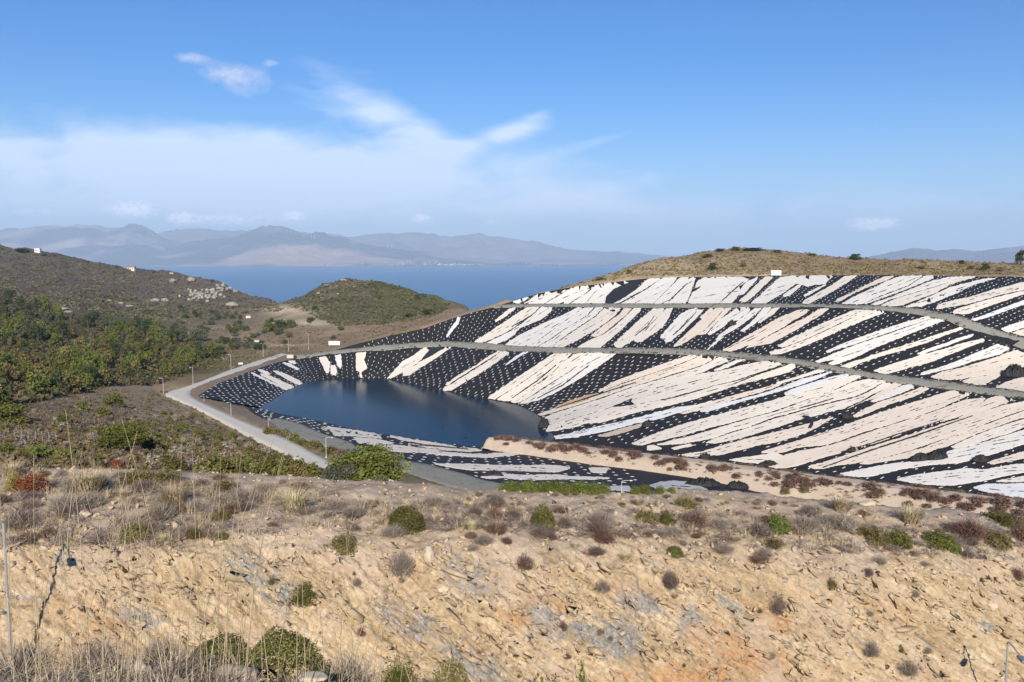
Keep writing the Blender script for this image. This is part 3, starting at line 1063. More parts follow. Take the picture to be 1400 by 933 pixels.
# gentle rounding over rows
Gf = np.empty((len(tpar), NCx, 3))
for k in range(3):
    for j in range(NCx):
        Gf[:, j, k] = np.interp(tpar, np.arange(len(prof)), prof[:, j, k])
kr = np.hanning(41)
kr /= kr.sum()
for k in range(3):
    pad = np.pad(Gf[:, :, k], ((20, 20), (0, 0)), mode='edge')
    Gf[:, :, k] = sum(kr[i] * pad[i:i + len(tpar)] for i in range(41))
nrm = grid_normals(Gf)
if nrm[..., 2].mean() < 0:
    nrm = -nrm
flat = np.clip((nrm[..., 2] - 0.72) / 0.24, 0, 1)          # 1 on the plateau, 0 on the cut
ang = R(34)
bedc = Gf[..., 2] * math.cos(ang) + Gf[..., 0] * math.sin(ang)
bedP = np.stack([Gf[..., 0] * 0.25, Gf[..., 1] * 0.3, bedc * 1.5], -1)
strata = fbm(bedP, 5, 21, 0.6)
ledge = np.abs(fbm(np.stack([Gf[..., 0] * 0.7, Gf[..., 1] * 0.5, bedc * 3.2], -1), 4, 33, 0.6))
ledge2 = np.abs(fbm(np.stack([Gf[..., 0] * 1.9, Gf[..., 1] * 1.3, bedc * 6.5], -1), 3, 37, 0.6))
lump = fbm(Gf * 0.42, 4, 8, 0.55)
rub = fbm(Gf * 2.3, 4, 14, 0.62)
gully = -np.abs(fbm(np.stack([Gf[..., 0] * 0.55, Gf[..., 2] * 0.12, Gf[..., 1] * 0.1], -1), 3, 44))
disp = (1 - flat) * (strata * 0.48 - ledge * 0.62 - ledge2 * 0.30 + rub * 0.28 + gully * 0.40 + 0.35) + lump * (0.30 + 0.1 * flat) + flat * rub * 0.10
Gf = Gf + nrm * disp[..., None]
fg_V = Gf.reshape(-1, 3)
fg_F = grid_faces(len(tpar), NCx)
me = mesh_np('ground', fg_V, fg_F, True)
fx, fy = to_px(fg_V)


def blobs(lst):
    r = np.zeros(len(fg_V))
    for bx, by, sx, sy, rot, a in lst:
        c_, s_ = math.cos(R(rot)), math.sin(R(rot))
        x = (fx - bx) * c_ + (fy - by) * s_
        y = -(fx - bx) * s_ + (fy - by) * c_
        r = np.maximum(r, a * np.exp(-(x / sx) ** 2 - (y / sy) ** 2))
    return r


wob = fbm(fg_V * 0.5, 3, 91)
grey = blobs([(110, 765, 45, 14, 8, 1.3), (345, 780, 60, 28, 30, 1.0), (190, 845, 40, 14, 20, 1.0), (30, 815, 30, 9, 10, .9), (390, 815, 22, 30, 0, .8), (640, 790, 70, 26, 22, .9),
              (560, 850, 60, 22, 25, 1.0), (640, 905, 60, 30, 20, .9), (830, 870, 60, 30, 15, 1.2), (745, 850, 40, 25, 25, .9), (880, 825, 45, 20, 25, .9), (940, 850, 25, 35, 0, .8), (450, 860, 30, 40, 0, .6),
              (1000, 830, 50, 14, 40, .7), (1350, 855, 25, 12, 50, .8), (760, 770, 40, 10, 20, .6), (905, 770, 40, 9, 20, .6), (1180, 880, 20, 10, 30, .5), (40, 755, 40, 9, 5, .7), (1090, 870, 30, 18, 30, .5)]) * (1 + wob)
orng = blobs([(1010, 890, 80, 28, 20, 1.2), (1060, 850, 60, 16, 30, .9), (960, 920, 90, 22, 0, 1.0), (700, 840, 35, 22, 20, .9), (100, 830, 70, 26, 12, .7), (150, 855, 40, 12, 10, .7), (780, 830, 60, 16, 20, .7),
              (900, 930, 90, 24, 0, .9), (1200, 830, 140, 26, 10, .45), (840, 800, 50, 10, 20, .5), (1300, 800, 70, 18, 10, .5), (240, 790, 40, 22, 30, .4), (1130, 920, 60, 20, 0, .5)]) * (1 + wob)
pale = blobs([(240, 780, 34, 26, 50, 1.2), (290, 830, 40, 16, 40, 1.0), (500, 800, 22, 26, 40, 1.0), (690, 820, 20, 16, 30, .7), (650, 760, 24, 9, 20, .6), (1350, 900, 40, 24, 40, .9), (1230, 880, 22, 14, 30, .7),
              (1310, 830, 60, 12, 30, .6), (1160, 830, 50, 12, 30, .6), (1180, 790, 60, 10, 15, .6), (480, 760, 20, 8, 20, .6), (30, 810, 30, 8, 5, .9), (430, 900, 30, 10, 0, .5), (1010, 790, 50, 10, 10, .6), (730, 900, 40, 12, 20, .5)]) * (1 + wob)
set_attr(me, 'tint', np.clip(np.stack([grey, orng, pale, np.clip(np.clip((788 + np.interp(fx, [0, 700, 1400], [0, 15, 45]) - fy) / 100.0, 0, 1) + 1.4 * wob, 0, 1)], -1), 0, 1.2))
gro = link('ground', me, M['rock'])
tag(gro, kind='structure')
fg_bvh = bvh_np(fg_V, fg_F)

# near bank the photographer stands on
bx_ = np.linspace(-14, 14, 240)
pr = [(-6, -2.1), (-2, -2.1), (1.5, -2.18), (3.2, -2.34), (4.6, -2.52), (5.6, -2.72), (6.6, -3.6), (8.5, -6.0), (12, -10.5), (17, -16.0), (22, -19.5), (27, -21.5)]
py_ = np.interp(np.linspace(0, len(pr) - 1, 150), np.arange(len(pr)), [a for a, _ in pr])
pz_ = np.interp(np.linspace(0, len(pr) - 1, 150), np.arange(len(pr)), [a for _, a in pr])
GX, GY = np.meshgrid(bx_, py_)
GZ = np.repeat(pz_[:, None], len(bx_), 1)
GX = GX * np.interp(GY, [-6, 7, 27], [1, 1.0, 2.6])
GZ = GZ - 0.20 * np.clip(GX + 2.1, 0, 9) * np.clip((GY - 2) / 3.5, 0, 1)
Gb = np.stack([GX, GY, GZ], -1)
Gb[..., 2] += fbm(Gb * 1.6, 4, 51) * 0.13 + fbm(Gb * 7.0, 3, 52) * 0.035
nb_V = Gb.reshape(-1, 3)
nb_F = grid_faces(*Gb.shape[:2])
me = mesh_np('near_bank', nb_V, nb_F, True)
nbx, nby = to_px(nb_V)
set_attr(me, 'tint', np.tile(np.array([[0.0, 0.0, 0.3, 0.75]]), (len(nb_V), 1)))
tag(link('near_bank', me, M['rock']), kind='structure')
nb_bvh = bvh_np(nb_V, nb_F)

# ------------------------------------------------------------------ sea, far mountains
sg = []
for D in np.exp(np.linspace(math.log(900), math.log(33000), 60)):
    sg.append([(u * D, D, -260.0) for u in np.linspace(-0.95, 0.95, 40)])
sg = np.array(sg)
tag(link('sea', mesh_np('sea', sg.reshape(-1, 3), grid_faces(60, 40), True), M['sea']), kind='structure')


def mountains(name, ridge, d0, dr, d1, seed, cols_, amp=1.0, nu=420, nd=90):
    rx = np.array([a for a, _ in ridge], float)
    ry = np.array([b_ for _, b_ in ridge], float)
    px = np.linspace(rx[0], rx[-1], nu)
    zr = PD(px, np.interp(px, rx, ry), np.full(nu, dr))[:, 2]
    dd = np.linspace(d0, d1, nd)
    Dg, Pg = np.meshgrid(dd, px, indexing='ij')
    Xg = (Pg - 700) / FPX * Dg
    s = np.clip((Dg - d0) / (dr - d0), 0, None)
    f = np.where(s <= 1, s ** 1.25, np.clip(1 - (s - 1) * 1.1, -0.2, 1))
    Zg = -266 + (zr[None] + 262) * f
    Q = np.stack([Xg, Dg, np.zeros_like(Xg)], -1)
    rn = 1 - np.abs(fbm(Q / 2300.0, 6, seed, 0.6)) * 2.2
    Zg = Zg + (rn - 0.55) * 520 * amp * np.clip(s, 0, 1) * np.clip(1.6 - s, 0.25, 1) * np.clip((zr[None] + 262) / 900.0, 0.05, 1)
    V = np.stack([Xg, Dg, Zg], -1)
    me = mesh_np(name, V.reshape(-1, 3), grid_faces(nd, nu), True)
    nz_ = fbm(V.reshape(-1, 3) / 1500.0, 4, seed + 5)
    w_ = np.clip(nz_ * 3.2 + 0.35, 0, 1)[:, None]
    tint = np.array(cols_[0]) * (1 - w_) + np.array(cols_[1]) * w_
    set_attr(me, 'tint', tint)
    o = link(name, me, M['far'])
    tag(o, kind='structure')
    return bvh_np(V.reshape(-1, 3), grid_faces(nd, nu))


mountains('far_mountains', [(-330, 318), (-150, 312), (0, 313), (30, 309), (75, 303), (110, 306), (150, 309), (178, 307), (200, 313), (228, 325), (270, 338), (330, 350), (380, 360), (420, 364)],
          20500, 25500, 29500, 71, ((.09, .09, .10), (.34, .29, .25)), 0.7)
mbvh = mountains('far_coast_hills', [(120, 362), (200, 350), (260, 334), (300, 326), (340, 320), (372, 311), (400, 314), (440, 320), (480, 328), (520, 336), (560, 343), (600, 350), (680, 356), (780, 359), (900, 361), (1000, 363), (1100, 363)],
                 19600, 24000, 28500, 73, ((.08, .085, .09), (.38, .27, .20)))
mountains('distant_ridge', [(150, 330), (230, 321), (260, 316), (290, 318), (350, 315), (420, 317), (470, 320), (520, 316), (548, 319), (575, 323), (610, 325), (660, 320), (690, 328), (740, 334), (800, 341), (860, 347), (940, 352), (1000, 357)],
          25000, 29500, 32000, 77, ((.14, .13, .12), (.20, .18, .17)))
mountains('right_mountains', [(1120, 358), (1180, 353), (1215, 346), (1245, 341), (1275, 343), (1300, 342), (1330, 346), (1365, 340), (1400, 335), (1500, 327), (1640, 322)],
          15500, 20500, 24000, 79, ((.12, .11, .11), (.20, .17, .16)))

# ------------------------------------------------------------------ pond
pond_px = [(350, 560), (357, 556), (375, 545), (395, 532), (412, 524), (430, 519), (446, 517.5), (470, 516.5), (495, 516.5), (525, 516.8), (545, 520), (575, 527), (606, 532.5), (640, 539), (667, 544),
           (690, 548), (712, 555), (730, 564), (741, 574), (750, 588), (760, 600), (745, 606), (700, 604), (668, 616), (640, 613), (600, 607), (560, 601), (520, 595), (480, 588), (440, 579), (400, 571), (372, 565)]
pp = PZ([a for a, _ in pond_px], [b_ for _, b_ in pond_px], np.full(len(pond_px), ZW))
cen = pp[:, :2].mean(0)
vin = [Vector(p[:2]) for p in pp]
res = delaunay_2d_cdt(vin, [], [list(range(len(vin)))], 1, 1e-5)
me = mesh_np('pond_water', np.array([(v.x, v.y, ZW) for v in res[0]]), [f for f in res[2]])
tag(link('pond_water', me, M['pond']), kind='structure')


# ------------------------------------------------------------------ ribbons: road, terraces, causeway, gravel shelf
def ribbon(name, L, Rr, mat, nacross=5, n=8, skirt=1.6, bumpy=0.05, crown=0.0, seed=5, ragged=0.5):
    L, Rr = densify(L, Rr, n)
    sd_ = (Rr - L) / (np.linalg.norm(Rr - L, axis=1)[:, None] + 1e-6)
    L = L - sd_ * (fbm(L * 0.25, 3, seed + 1) * ragged)[:, None]
    Rr = Rr + sd_ * (fbm(Rr * 0.25, 3, seed + 2) * ragged)[:, None]
    ts = np.linspace(0, 1, nacross)
    G = L[None] + (Rr - L)[None] * ts[:, None, None]
    G[..., 2] += (fbm(G * 0.6, 3, seed) * bumpy) + crown * np.sin(np.pi * ts)[:, None]
    top = G
    side = Rr - L
    side[:, 2] = 0
    side /= np.linalg.norm(side, axis=1)[:, None] + 1e-6
    g0 = G[0] - side * skirt * 0.9
    g0[:, 2] -= skirt
    g1 = G[-1] + side * skirt * 0.9
    g1[:, 2] -= skirt
    G = np.concatenate([g0[None], top, g1[None]])
    V = G.reshape(-1, 3)
    F = grid_faces(*G.shape[:2])
    o = link(name, mesh_np(name, V, F, True), mat)
    tag(o, kind='structure')
    return o, bvh_np(V, F)


Lr = PZ([436, 380, 350, 300, 265, 245, 230, 227, 238, 254, 282, 312, 350, 386], [646, 615, 600, 574, 556, 547.5, 541.5, 538, 533.5, 529, 519, 507, 494, 483], -55.9)
Rd = PZ([455, 412, 382, 330, 293, 273, 262, 258, 261, 270, 290, 318, 352, 392], [634, 611, 596, 575, 558, 549, 542, 537, 533, 529, 520.5, 511, 500, 484.7], -55.9)
ribbon('road', Lr, Rd, M['road'], 5, 8, 1.2, 0.03)
b1_lo = [(404, 490), (430, 487), (460, 484), (520, 478.5), (560, 475), (600, 474), (660, 476), (700, 480), (760, 482.3), (820, 482.3), (880, 481.6), (950, 484), (1000, 488.5), (1060, 494.5), (1110, 502), (1160, 511), (1200, 519), (1240, 526), (1300, 534), (1350, 539), (1400, 545), (1500, 558), (1600, 572)]
b1_up = [(402, 487), (430, 483.5), (460, 479.8), (520, 473.3), (560, 470), (600, 467.6), (660, 469.5), (700, 473.6), (760, 476), (820, 476.7), (880, 476.8), (950, 478.2), (1000, 482.5), (1060, 487.5), (1110, 495.5), (1160, 504.5), (1200, 511.5), (1240, 516.5), (1300, 523.5), (1350, 530), (1400, 536.5), (1500, 550), (1600, 565)]
L_ = PD([a for a, _ in b1_lo], [b_ for _, b_ in b1_lo], D1([a for a, _ in b1_lo])) + np.array([0, 0, 0.35])
U_ = PD([a for a, _ in b1_up], [b_ for _, b_ in b1_up], D1([a for a, _ in b1_up]) + 5) + np.array([0, 0, 0.35])
_, b1_bvh = ribbon('lower_terrace_road', L_, U_, M['gravel'], 7, 8, 0.8, 0.25, 0.25, 61)
b2_lo = [(676, 420.5), (700, 420.5), (740, 420), (800, 420.6), (860, 421.6), (960, 421.8), (1040, 421.2), (1090, 420.5), (1130, 421.3), (1200, 424.3), (1250, 430), (1270, 434), (1300, 440), (1320, 447), (1332, 453.5), (1370, 470), (1400, 479), (1480, 503), (1560, 525)]
b2_up = [(680, 418), (700, 416.8), (740, 416), (800, 415.8), (860, 416), (960, 416), (1040, 416), (1090, 416.4), (1130, 416.8), (1200, 419), (1250, 422.5), (1270, 425.5), (1300, 430.5), (1322, 437), (1340, 444), (1375, 456), (1400, 463), (1480, 487), (1560, 510)]
L_ = PD([a for a, _ in b2_lo], [b_ for _, b_ in b2_lo], D2([a for a, _ in b2_lo])) + np.array([0, 0, 0.3])
U_ = PD([a for a, _ in b2_up], [b_ for _, b_ in b2_up], D2([a for a, _ in b2_up]) + 5) + np.array([0, 0, 0.3])
_, b2_bvh = ribbon('upper_terrace_road', L_, U_, M['gravel'], 7, 8, 0.8, 0.25, 0.2, 63)
vr = PZ([392, 352, 318, 290, 262, 262, 293, 330, 375, 395], [484.7, 499, 510.5, 520, 532, 543, 558, 575, 593, 604], -55.95)
vi = PZ([409, 378, 345, 300, 276, 273, 300, 336, 367, 404], [489.5, 496.5, 507.5, 525, 538, 543.5, 548.5, 555.5, 575, 594], [-55, -55.1, -55.2, -55.3, -55.5, -55.7, -57.3, -59.6, -57.3, -57.0])
ribbon('dirt_verge', vi, vr, M['verge'], 6, 8, 1.0, 0.35, 0.1, 67, 0.3)
gup = PZ([366, 379, 407, 440, 478, 490, 536, 557, 582, 635, 657, 690], [577, 571.5, 578, 592, 604, 612, 621, 630, 634, 648, 655, 662], -57.3)
glo = PZ([362, 375, 398, 425, 455, 470, 505, 530, 560, 610, 640, 690], [582, 586, 594, 604, 614, 620, 629, 640, 650, 664, 670, 676], -57.0)
ribbon('gravel_shelf', gup, glo, M['gravel'], 8, 8, 1.0, 0.15, 0.1, 65)
# causeway: sandy berm with a track on its crest
tk = [(668, 598.5, -58.2), (700, 600.5, -58), (750, 606.5, -57.9), (800, 612.5, -57.7), (860, 619.7, -57.5), (960, 631, -57.2), (1060, 645, -57), (1125, 653, -56.8), (1240, 667, -56.5), (1300, 675, -56.3), (1400, 686.5, -56), (1560, 707, -55.5), (1700, 726, -55)]
tc_ = PZ([a for a, _, _ in tk], [b_ for _, b_, _ in tk], [c_ for _, _, c_ in tk])
tg = np.gradient(tc_, axis=0)
pn = np.stack([tg[:, 1], -tg[:, 0], 0 * tg[:, 0]], -1)
pn /= np.linalg.norm(pn, axis=1)[:, None]
pn[pn[:, 1] > 0] *= -1                                   # towards the camera
wid = np.interp(np.arange(len(tk)), [0, 1, 3, 12], [0.5, 1.6, 2.2, 2.3])[:, None]
sl = np.interp(np.arange(len(tk)), [0, 2, 5, 12], [2.0, 3.2, 4.6, 7.5])[:, None]
nearE = tc_ + pn * wid
farE = tc_ - pn * wid
nearB = nearE + pn * sl * 0.95 + np.array([0, 0, -1.0]) * sl * 0.52
farB = farE - pn * 3.0 + np.array([0, 0, -3.0])
rowsC = [farB - pn * 3 + np.array([0, 0, -3]), farB, farE, tc_ + np.array([0, 0, 0.06]), nearE, (nearE + nearB) / 2 + np.array([0, 0, 0.25]), nearB, nearB + pn * 2 + np.array([0, 0, -1.6])]
dr = []
for k in range(len(rowsC) - 1):
    a, b_ = densify(rowsC[k], rowsC[k + 1], 12)
    for s in np.arange(5) / 5:
        dr.append(a + (b_ - a) * s)
dr.append(b_)
Gc = np.array(dr)
Gc[..., 2] += fbm(Gc * 0.5, 4, 88) * 0.35 * np.interp(np.arange(len(dr)), [0, 9, 11, 19, 21, 35], [1, 1, .12, .12, 1, 1])[:, None]
head = Gc[:, 0:1] + np.array([-2.2, 2.5, -4.5])
Gc = np.concatenate([head, Gc], 1)
cw_V = Gc.reshape(-1, 3)
cw_F = grid_faces(*Gc.shape[:2])
tag(link('causeway_track', mesh_np('causeway_track', cw_V, cw_F, True), M['sand']), kind='structure')
cw_bvh = bvh_np(cw_V, cw_F)
CW = dict(c=tc_, nearE=nearE, nearB=nearB, farE=farE, pn=pn)

# ------------------------------------------------------------------ fabric sheets on the liner, traced in photo pixels and laid on the real slopes
W_, C_, P_, B_, T_, O_, G_ = 'white', 'cream', 'peach', 'blue', 'tan', 'orange', 'grey'
SHEETS = [
    # top slope
    (3, W_, [(701, 413), (723, 406), (720, 410), (708, 415)]),
    (3, W_, [(738, 401), (782, 393), (765, 402), (743, 415.5), (716, 416), (722, 412)]),
    (3, W_, [(783, 393), (815, 389.5), (800, 401), (776, 416), (745, 416), (768, 403)]),
    (3, W_, [(817, 389.5), (830, 387.5), (812, 400), (799, 416), (779, 416), (803, 401)]),
    (3, W_, [(832, 387), (866, 383), (848, 391), (836, 399), (829, 409), (827, 416), (801, 416), (814, 400)]),
    (3, W_, [(886, 382), (903, 381), (880, 396), (864, 404), (848, 413), (838, 416), (850, 410), (870, 397)]),
    (3, W_, [(905, 381), (926, 379.5), (918, 390), (912, 396), (903, 405), (892, 416), (848, 416), (862, 409), (885, 396)]),
    (3, W_, [(931, 379.5), (951, 379), (948, 390), (944, 400), (940, 410), (936, 415.5), (894, 416), (905, 405), (914, 396), (922, 388)]),
    (3, C_, [(955, 384), (963, 380), (968, 380), (960, 390), (950, 394), (952, 388)]),
    (3, W_, [(967, 382), (975, 379), (1015, 379), (1024, 383), (1010, 391), (1012, 397), (1009, 404), (1003, 412), (998, 415.5), (941, 415), (943, 408), (947, 401), (957, 394)]),
    (3, W_, [(1020, 387), (1027, 383), (1037, 379), (1031, 386), (1024, 394), (1017, 402), (1011, 403), (1013, 395)]),
    (3, C_, [(1046, 379), (1056, 378.5), (1053, 383), (1040, 395), (1028, 407), (1019, 413), (1010, 412), (1019, 405), (1028, 396), (1036, 388)]),
    (3, W_, [(1066, 380), (1085, 377.5), (1110, 377.5), (1140, 377), (1135, 381), (1128, 388), (1115, 389), (1102, 392), (1095, 389), (1088, 388), (1078, 395), (1068, 402), (1056, 409), (1045, 416), (1026, 416), (1036, 407), (1052, 393)]),
    (3, W_, [(1091, 390), (1097, 388.5), (1087, 398), (1080, 404), (1071, 406), (1072, 403)]),
    (3, W_, [(1113, 396), (1122, 392), (1130, 389), (1112, 400), (1100, 406), (1099, 404)]),
    (3, C_, [(1155, 378), (1172, 377), (1166, 381), (1150, 391), (1132, 402), (1114, 411), (1104, 416), (1097, 415), (1100, 411), (1118, 401), (1138, 390)]),
    (3, P_, [(1206, 380), (1222, 377), (1215, 382), (1190, 391), (1165, 402), (1150, 411), (1142, 413), (1145, 409), (1160, 403), (1185, 390)]),
    (3, W_, [(1232, 378), (1262, 377.5), (1240, 391), (1215, 400), (1195, 408), (1180, 415.5), (1150, 416), (1170, 405), (1195, 394), (1215, 384)]),
    (3, W_, [(1265, 377.5), (1285, 377.5), (1262, 386), (1235, 397), (1215, 404), (1196, 411), (1184, 415.8), (1182, 415.5), (1198, 409), (1243, 391.5)]),
    (3, W_, [(1294, 380), (1318, 378.5), (1300, 384.5), (1270, 394), (1240, 402.5), (1218, 409), (1200, 417), (1190, 416.5), (1215, 408), (1245, 396), (1270, 386)]),
    (3, C_, [(1320, 378.5), (1334, 379), (1310, 385), (1295, 391), (1278, 401), (1255, 409), (1232, 418), (1203, 419), (1222, 410), (1242, 404), (1272, 395.5)]),
    (3, W_, [(1343, 382), (1362, 380.5), (1345, 385), (1328, 391), (1305, 402), (1280, 412), (1260, 419), (1237, 420), (1255, 413), (1280, 402), (1300, 393)]),
    (3, C_, [(1430, 384), (1400, 386), (1357, 397), (1325, 407), (1300, 412), (1283, 417), (1280, 423), (1297, 420), (1325, 415), (1350, 408), (1380, 400), (1430, 391)]),
    (3, C_, [(1430, 392), (1380, 402.5), (1350, 410.5), (1325, 418), (1305, 424), (1303, 428), (1320, 430), (1340, 423), (1365, 414), (1400, 402), (1430, 396)]),
    (3, B_, [(1430, 404), (1400, 411), (1370, 422), (1345, 432), (1328, 437), (1332, 439), (1350, 434), (1375, 425), (1400, 416), (1430, 409)]),
    (3, W_, [(1430, 429), (1400, 439), (1385, 444), (1368, 450), (1378, 455), (1400, 448), (1430, 439)]),
    (3, P_, [(1430, 442), (1400, 450.5), (1384, 456), (1400, 459.5), (1430, 466)]),
    # middle slope
    (2, B_, [(627, 433), (630, 433), (626, 443), (618, 453), (612, 461), (610, 461), (615, 452), (623, 441)]),
    (2, C_, [(657, 461), (651, 466), (649, 469), (660, 469.5), (659, 463)]),
    (2, C_, [(697, 422), (705, 421.5), (692, 432), (678, 440.5), (677, 438), (686, 431)]),
    (2, C_, [(720, 421), (737, 420.5), (730, 428), (712, 441), (695, 452.5), (678, 461), (664, 467), (659, 467), (658, 462), (664, 458), (680, 447), (700, 434)]),
    (2, W_, [(739, 420.5), (755, 420.5), (752, 427), (740, 437), (722, 444), (710, 449), (703, 458), (690, 466), (674, 472), (664, 470.5), (680, 462.5), (697, 454), (714, 442.5), (732, 428.5)]),
    (2, W_, [(790, 421), (796, 421.5), (770, 440), (750, 455), (722, 474.5), (690, 472), (706, 461), (742, 443), (773, 430)]),
    (2, W_, [(798, 421.5), (812, 421), (802, 431), (784, 442), (765, 454), (750, 465), (733, 474.5), (724, 474.5), (752, 455.5), (772, 440.5)]),
    (2, W_, [(814.5, 421), (825, 421), (812, 433), (795, 444), (777, 456), (762, 467), (748, 475.5), (735, 475), (752, 466), (767, 455), (786, 443), (804.5, 432)]),
    (2, C_, [(827.5, 421), (849, 421.5), (842, 430), (830, 440), (812, 452), (790, 465), (768, 475.5), (750, 475.5), (764, 467.5), (779.5, 457), (797.5, 445), (814.5, 433.5)]),
    (2, P_, [(854, 422), (864, 422), (858, 428), (842, 442), (825, 456), (813, 461), (808, 459), (830, 442), (846, 431)]),
    (2, C_, [(866.5, 422), (876, 422), (874, 427), (861, 439), (848, 452), (834, 464), (820, 476), (789, 475.5), (800, 469), (815, 462), (828.5, 456.5), (844.5, 443.5), (860, 429)]),
    (2, C_, [(893, 422.5), (909, 422), (902, 430), (890, 442), (878, 456), (871, 460), (866, 465), (848, 476), (841, 474), (839, 471), (850, 461), (862, 449), (878, 435)]),
    (2, C_, [(911, 422), (920, 422), (914, 435), (905, 448), (893, 457), (884, 462), (879, 467), (872, 468), (866.5, 466.5), (873, 459.5), (880, 456), (892, 442.5)]),
    (2, W_, [(943, 424), (953, 421.5), (944, 432), (930, 448), (918, 459), (911, 463), (903, 462), (908, 455), (922, 440), (931, 430)]),
    (2, W_, [(955, 421.5), (964, 421), (957, 430), (942, 444), (930, 456), (918, 466), (911, 468.5), (908, 465), (920, 459.5), (933, 448), (946, 432)]),
    (2, P_, [(928, 434), (922, 438), (921, 439.5), (927, 438)]),
    (2, P_, [(971, 422), (977, 421.5), (967, 431), (960, 436.5), (957, 434), (964, 428)]),
    (2, P_, [(979, 422), (990, 421.5), (982, 431), (970, 444), (962, 452), (955, 457), (940, 466), (930, 472), (921, 474), (923, 471), (938, 457), (955, 441), (968, 431)]),
    (2, P_, [(992, 421.5), (1000, 421.5), (990, 431), (976, 444), (966, 455), (960, 458), (954, 457.5), (964, 452.5), (972, 444.5), (984, 431.5)]),
    (2, W_, [(1008, 421), (1030, 420.5), (1020, 429), (1010, 437), (998, 440), (990, 446), (978, 454), (970, 458), (967, 457), (975, 448), (985, 437), (996, 430)]),
    (2, W_, [(1032, 422), (1042, 421.5), (1033, 429), (1022, 438), (1010, 447), (1000, 453), (985, 461), (978, 465), (985, 457), (1000, 447), (1012, 437)]),
    (2, W_, [(1044, 421.5), (1054, 421), (1048, 429), (1038, 438), (1027, 446), (1017, 453), (1012, 453), (1024, 444), (1034, 434)]),
    (2, C_, [(1056, 422), (1066, 421), (1058, 429), (1047, 436), (1040, 441), (1036, 442), (1044, 434)]),
    (2, B_, [(990, 461), (985, 464), (968, 478), (966, 479), (975, 470), (983, 463)]),
    (2, P_, [(1090, 423), (1105, 421.5), (1103, 428), (1085, 438), (1068, 449), (1050, 459), (1030, 469), (1008, 478), (999, 480.5), (988, 479), (1000, 473), (1020, 461), (1040, 449), (1065, 435)]),
    (2, P_, [(1121, 423), (1133, 422), (1125, 429), (1108, 439), (1090, 450), (1070, 461), (1055, 469), (1040, 472), (1020, 476), (1025, 472), (1040, 466), (1060, 456), (1078, 446), (1103, 434)]),
    (2, C_, [(1170, 424), (1182, 424), (1178, 427), (1152, 440), (1125, 453), (1095, 466), (1070, 475), (1063, 474), (1080, 464), (1110, 450), (1140, 436)]),
    (2, C_, [(1184.5, 424), (1202, 424), (1195, 430), (1158, 447), (1130, 460), (1105, 471), (1085, 478), (1067, 484), (1055, 485), (1052, 482), (1072, 476.5), (1097, 467.5), (1127, 454.5), (1154, 441.5)]),
    (2, W_, [(1204, 424.5), (1214, 424.5), (1200, 431), (1180, 438), (1165, 445), (1163, 444), (1185, 434)]),
    (2, W_, [(1267, 433), (1275, 435), (1240, 446), (1205, 458), (1170, 470), (1140, 479), (1131, 482.5), (1130, 480.5), (1150, 471), (1169, 464), (1200, 453), (1238, 441)]),
    (2, W_, [(1277, 435.5), (1291, 438), (1272, 445), (1255, 452), (1225, 464), (1207, 471), (1190, 478), (1175, 486), (1150, 496), (1140, 499), (1132, 498), (1145, 491), (1117, 496), (1115, 494.5), (1135, 486), (1170, 472), (1206, 460), (1241, 448)]),
    (2, C_, [(1318, 446.5), (1316, 450), (1290, 459), (1262, 470), (1230, 480), (1200, 488), (1178, 496), (1162, 503), (1148, 502), (1160, 497), (1180, 491), (1196, 485), (1225, 476), (1252, 468), (1275, 460)]),
    (2, W_, [(1331, 457), (1329, 460), (1302, 470), (1275, 479), (1262, 484), (1254, 484), (1270, 477), (1292, 470), (1310, 463)]),
    (2, C_, [(1343, 463.5), (1346, 466), (1325, 474), (1300, 484), (1270, 496), (1245, 502), (1225, 508), (1210, 511.5), (1194, 507), (1205, 503), (1235, 494), (1260, 486), (1290, 478), (1320, 469)]),
    (2, W_, [(1363, 471), (1380, 476.5), (1368, 484), (1345, 490), (1330, 494), (1318, 498), (1300, 504), (1280, 508), (1266, 512), (1258, 513), (1262, 509), (1285, 503), (1310, 494), (1332, 484), (1350, 477)]),
    (2, P_, [(1388, 479), (1420, 489), (1420, 493), (1395, 503), (1375, 509), (1360, 518), (1345, 526), (1332, 526), (1315, 522), (1340, 513), (1310, 519), (1290, 519), (1272, 516), (1287, 509.5), (1306, 505.5), (1336, 497.5), (1368, 487)]),
    (2, P_, [(1430, 508), (1395, 517), (1375, 523), (1361, 530), (1378, 534), (1400, 536), (1430, 540)]),
    # pond slopes and lowest slope
    (1, B_, [(343, 510), (346, 510), (365, 519), (385, 529), (394, 533), (391, 533.5), (375, 526), (358, 518)]),
    (1, C_, [(355, 512), (362, 511), (375, 517), (390, 524), (402, 529), (399, 532), (392, 531.5), (380, 525), (365, 517)]),
    (1, W_, [(352, 506), (358, 506), (368, 510), (369, 512.5), (362, 510.5)]),
    (1, C_, [(373, 507), (379, 507.5), (395, 514), (408, 520), (414, 525), (410, 527), (404, 525), (392, 518), (380, 512)]),
    (1, B_, [(386, 496), (394, 497), (403, 501), (410, 505), (405, 505.5), (395, 500.5)]),
    (1, W_, [(394, 494.5), (402, 494), (405, 497), (398, 497)]),
    (1, C_, [(436, 489), (445, 488), (448, 492), (451, 496), (451, 501), (449, 510), (446, 510), (442, 502)]),
    (1, C_, [(453, 500), (458, 499.5), (461, 509), (459, 513), (452, 512)]),
    (1, W_, [(458, 486), (466, 486), (467, 500), (465, 505), (461, 498)]),
    (1, P_, [(487, 483), (500.5, 482), (500, 487), (497.5, 492), (500.5, 500), (502, 504), (498, 506), (494, 509), (495, 516.5), (492.5, 516.5), (492, 509), (487, 506)]),
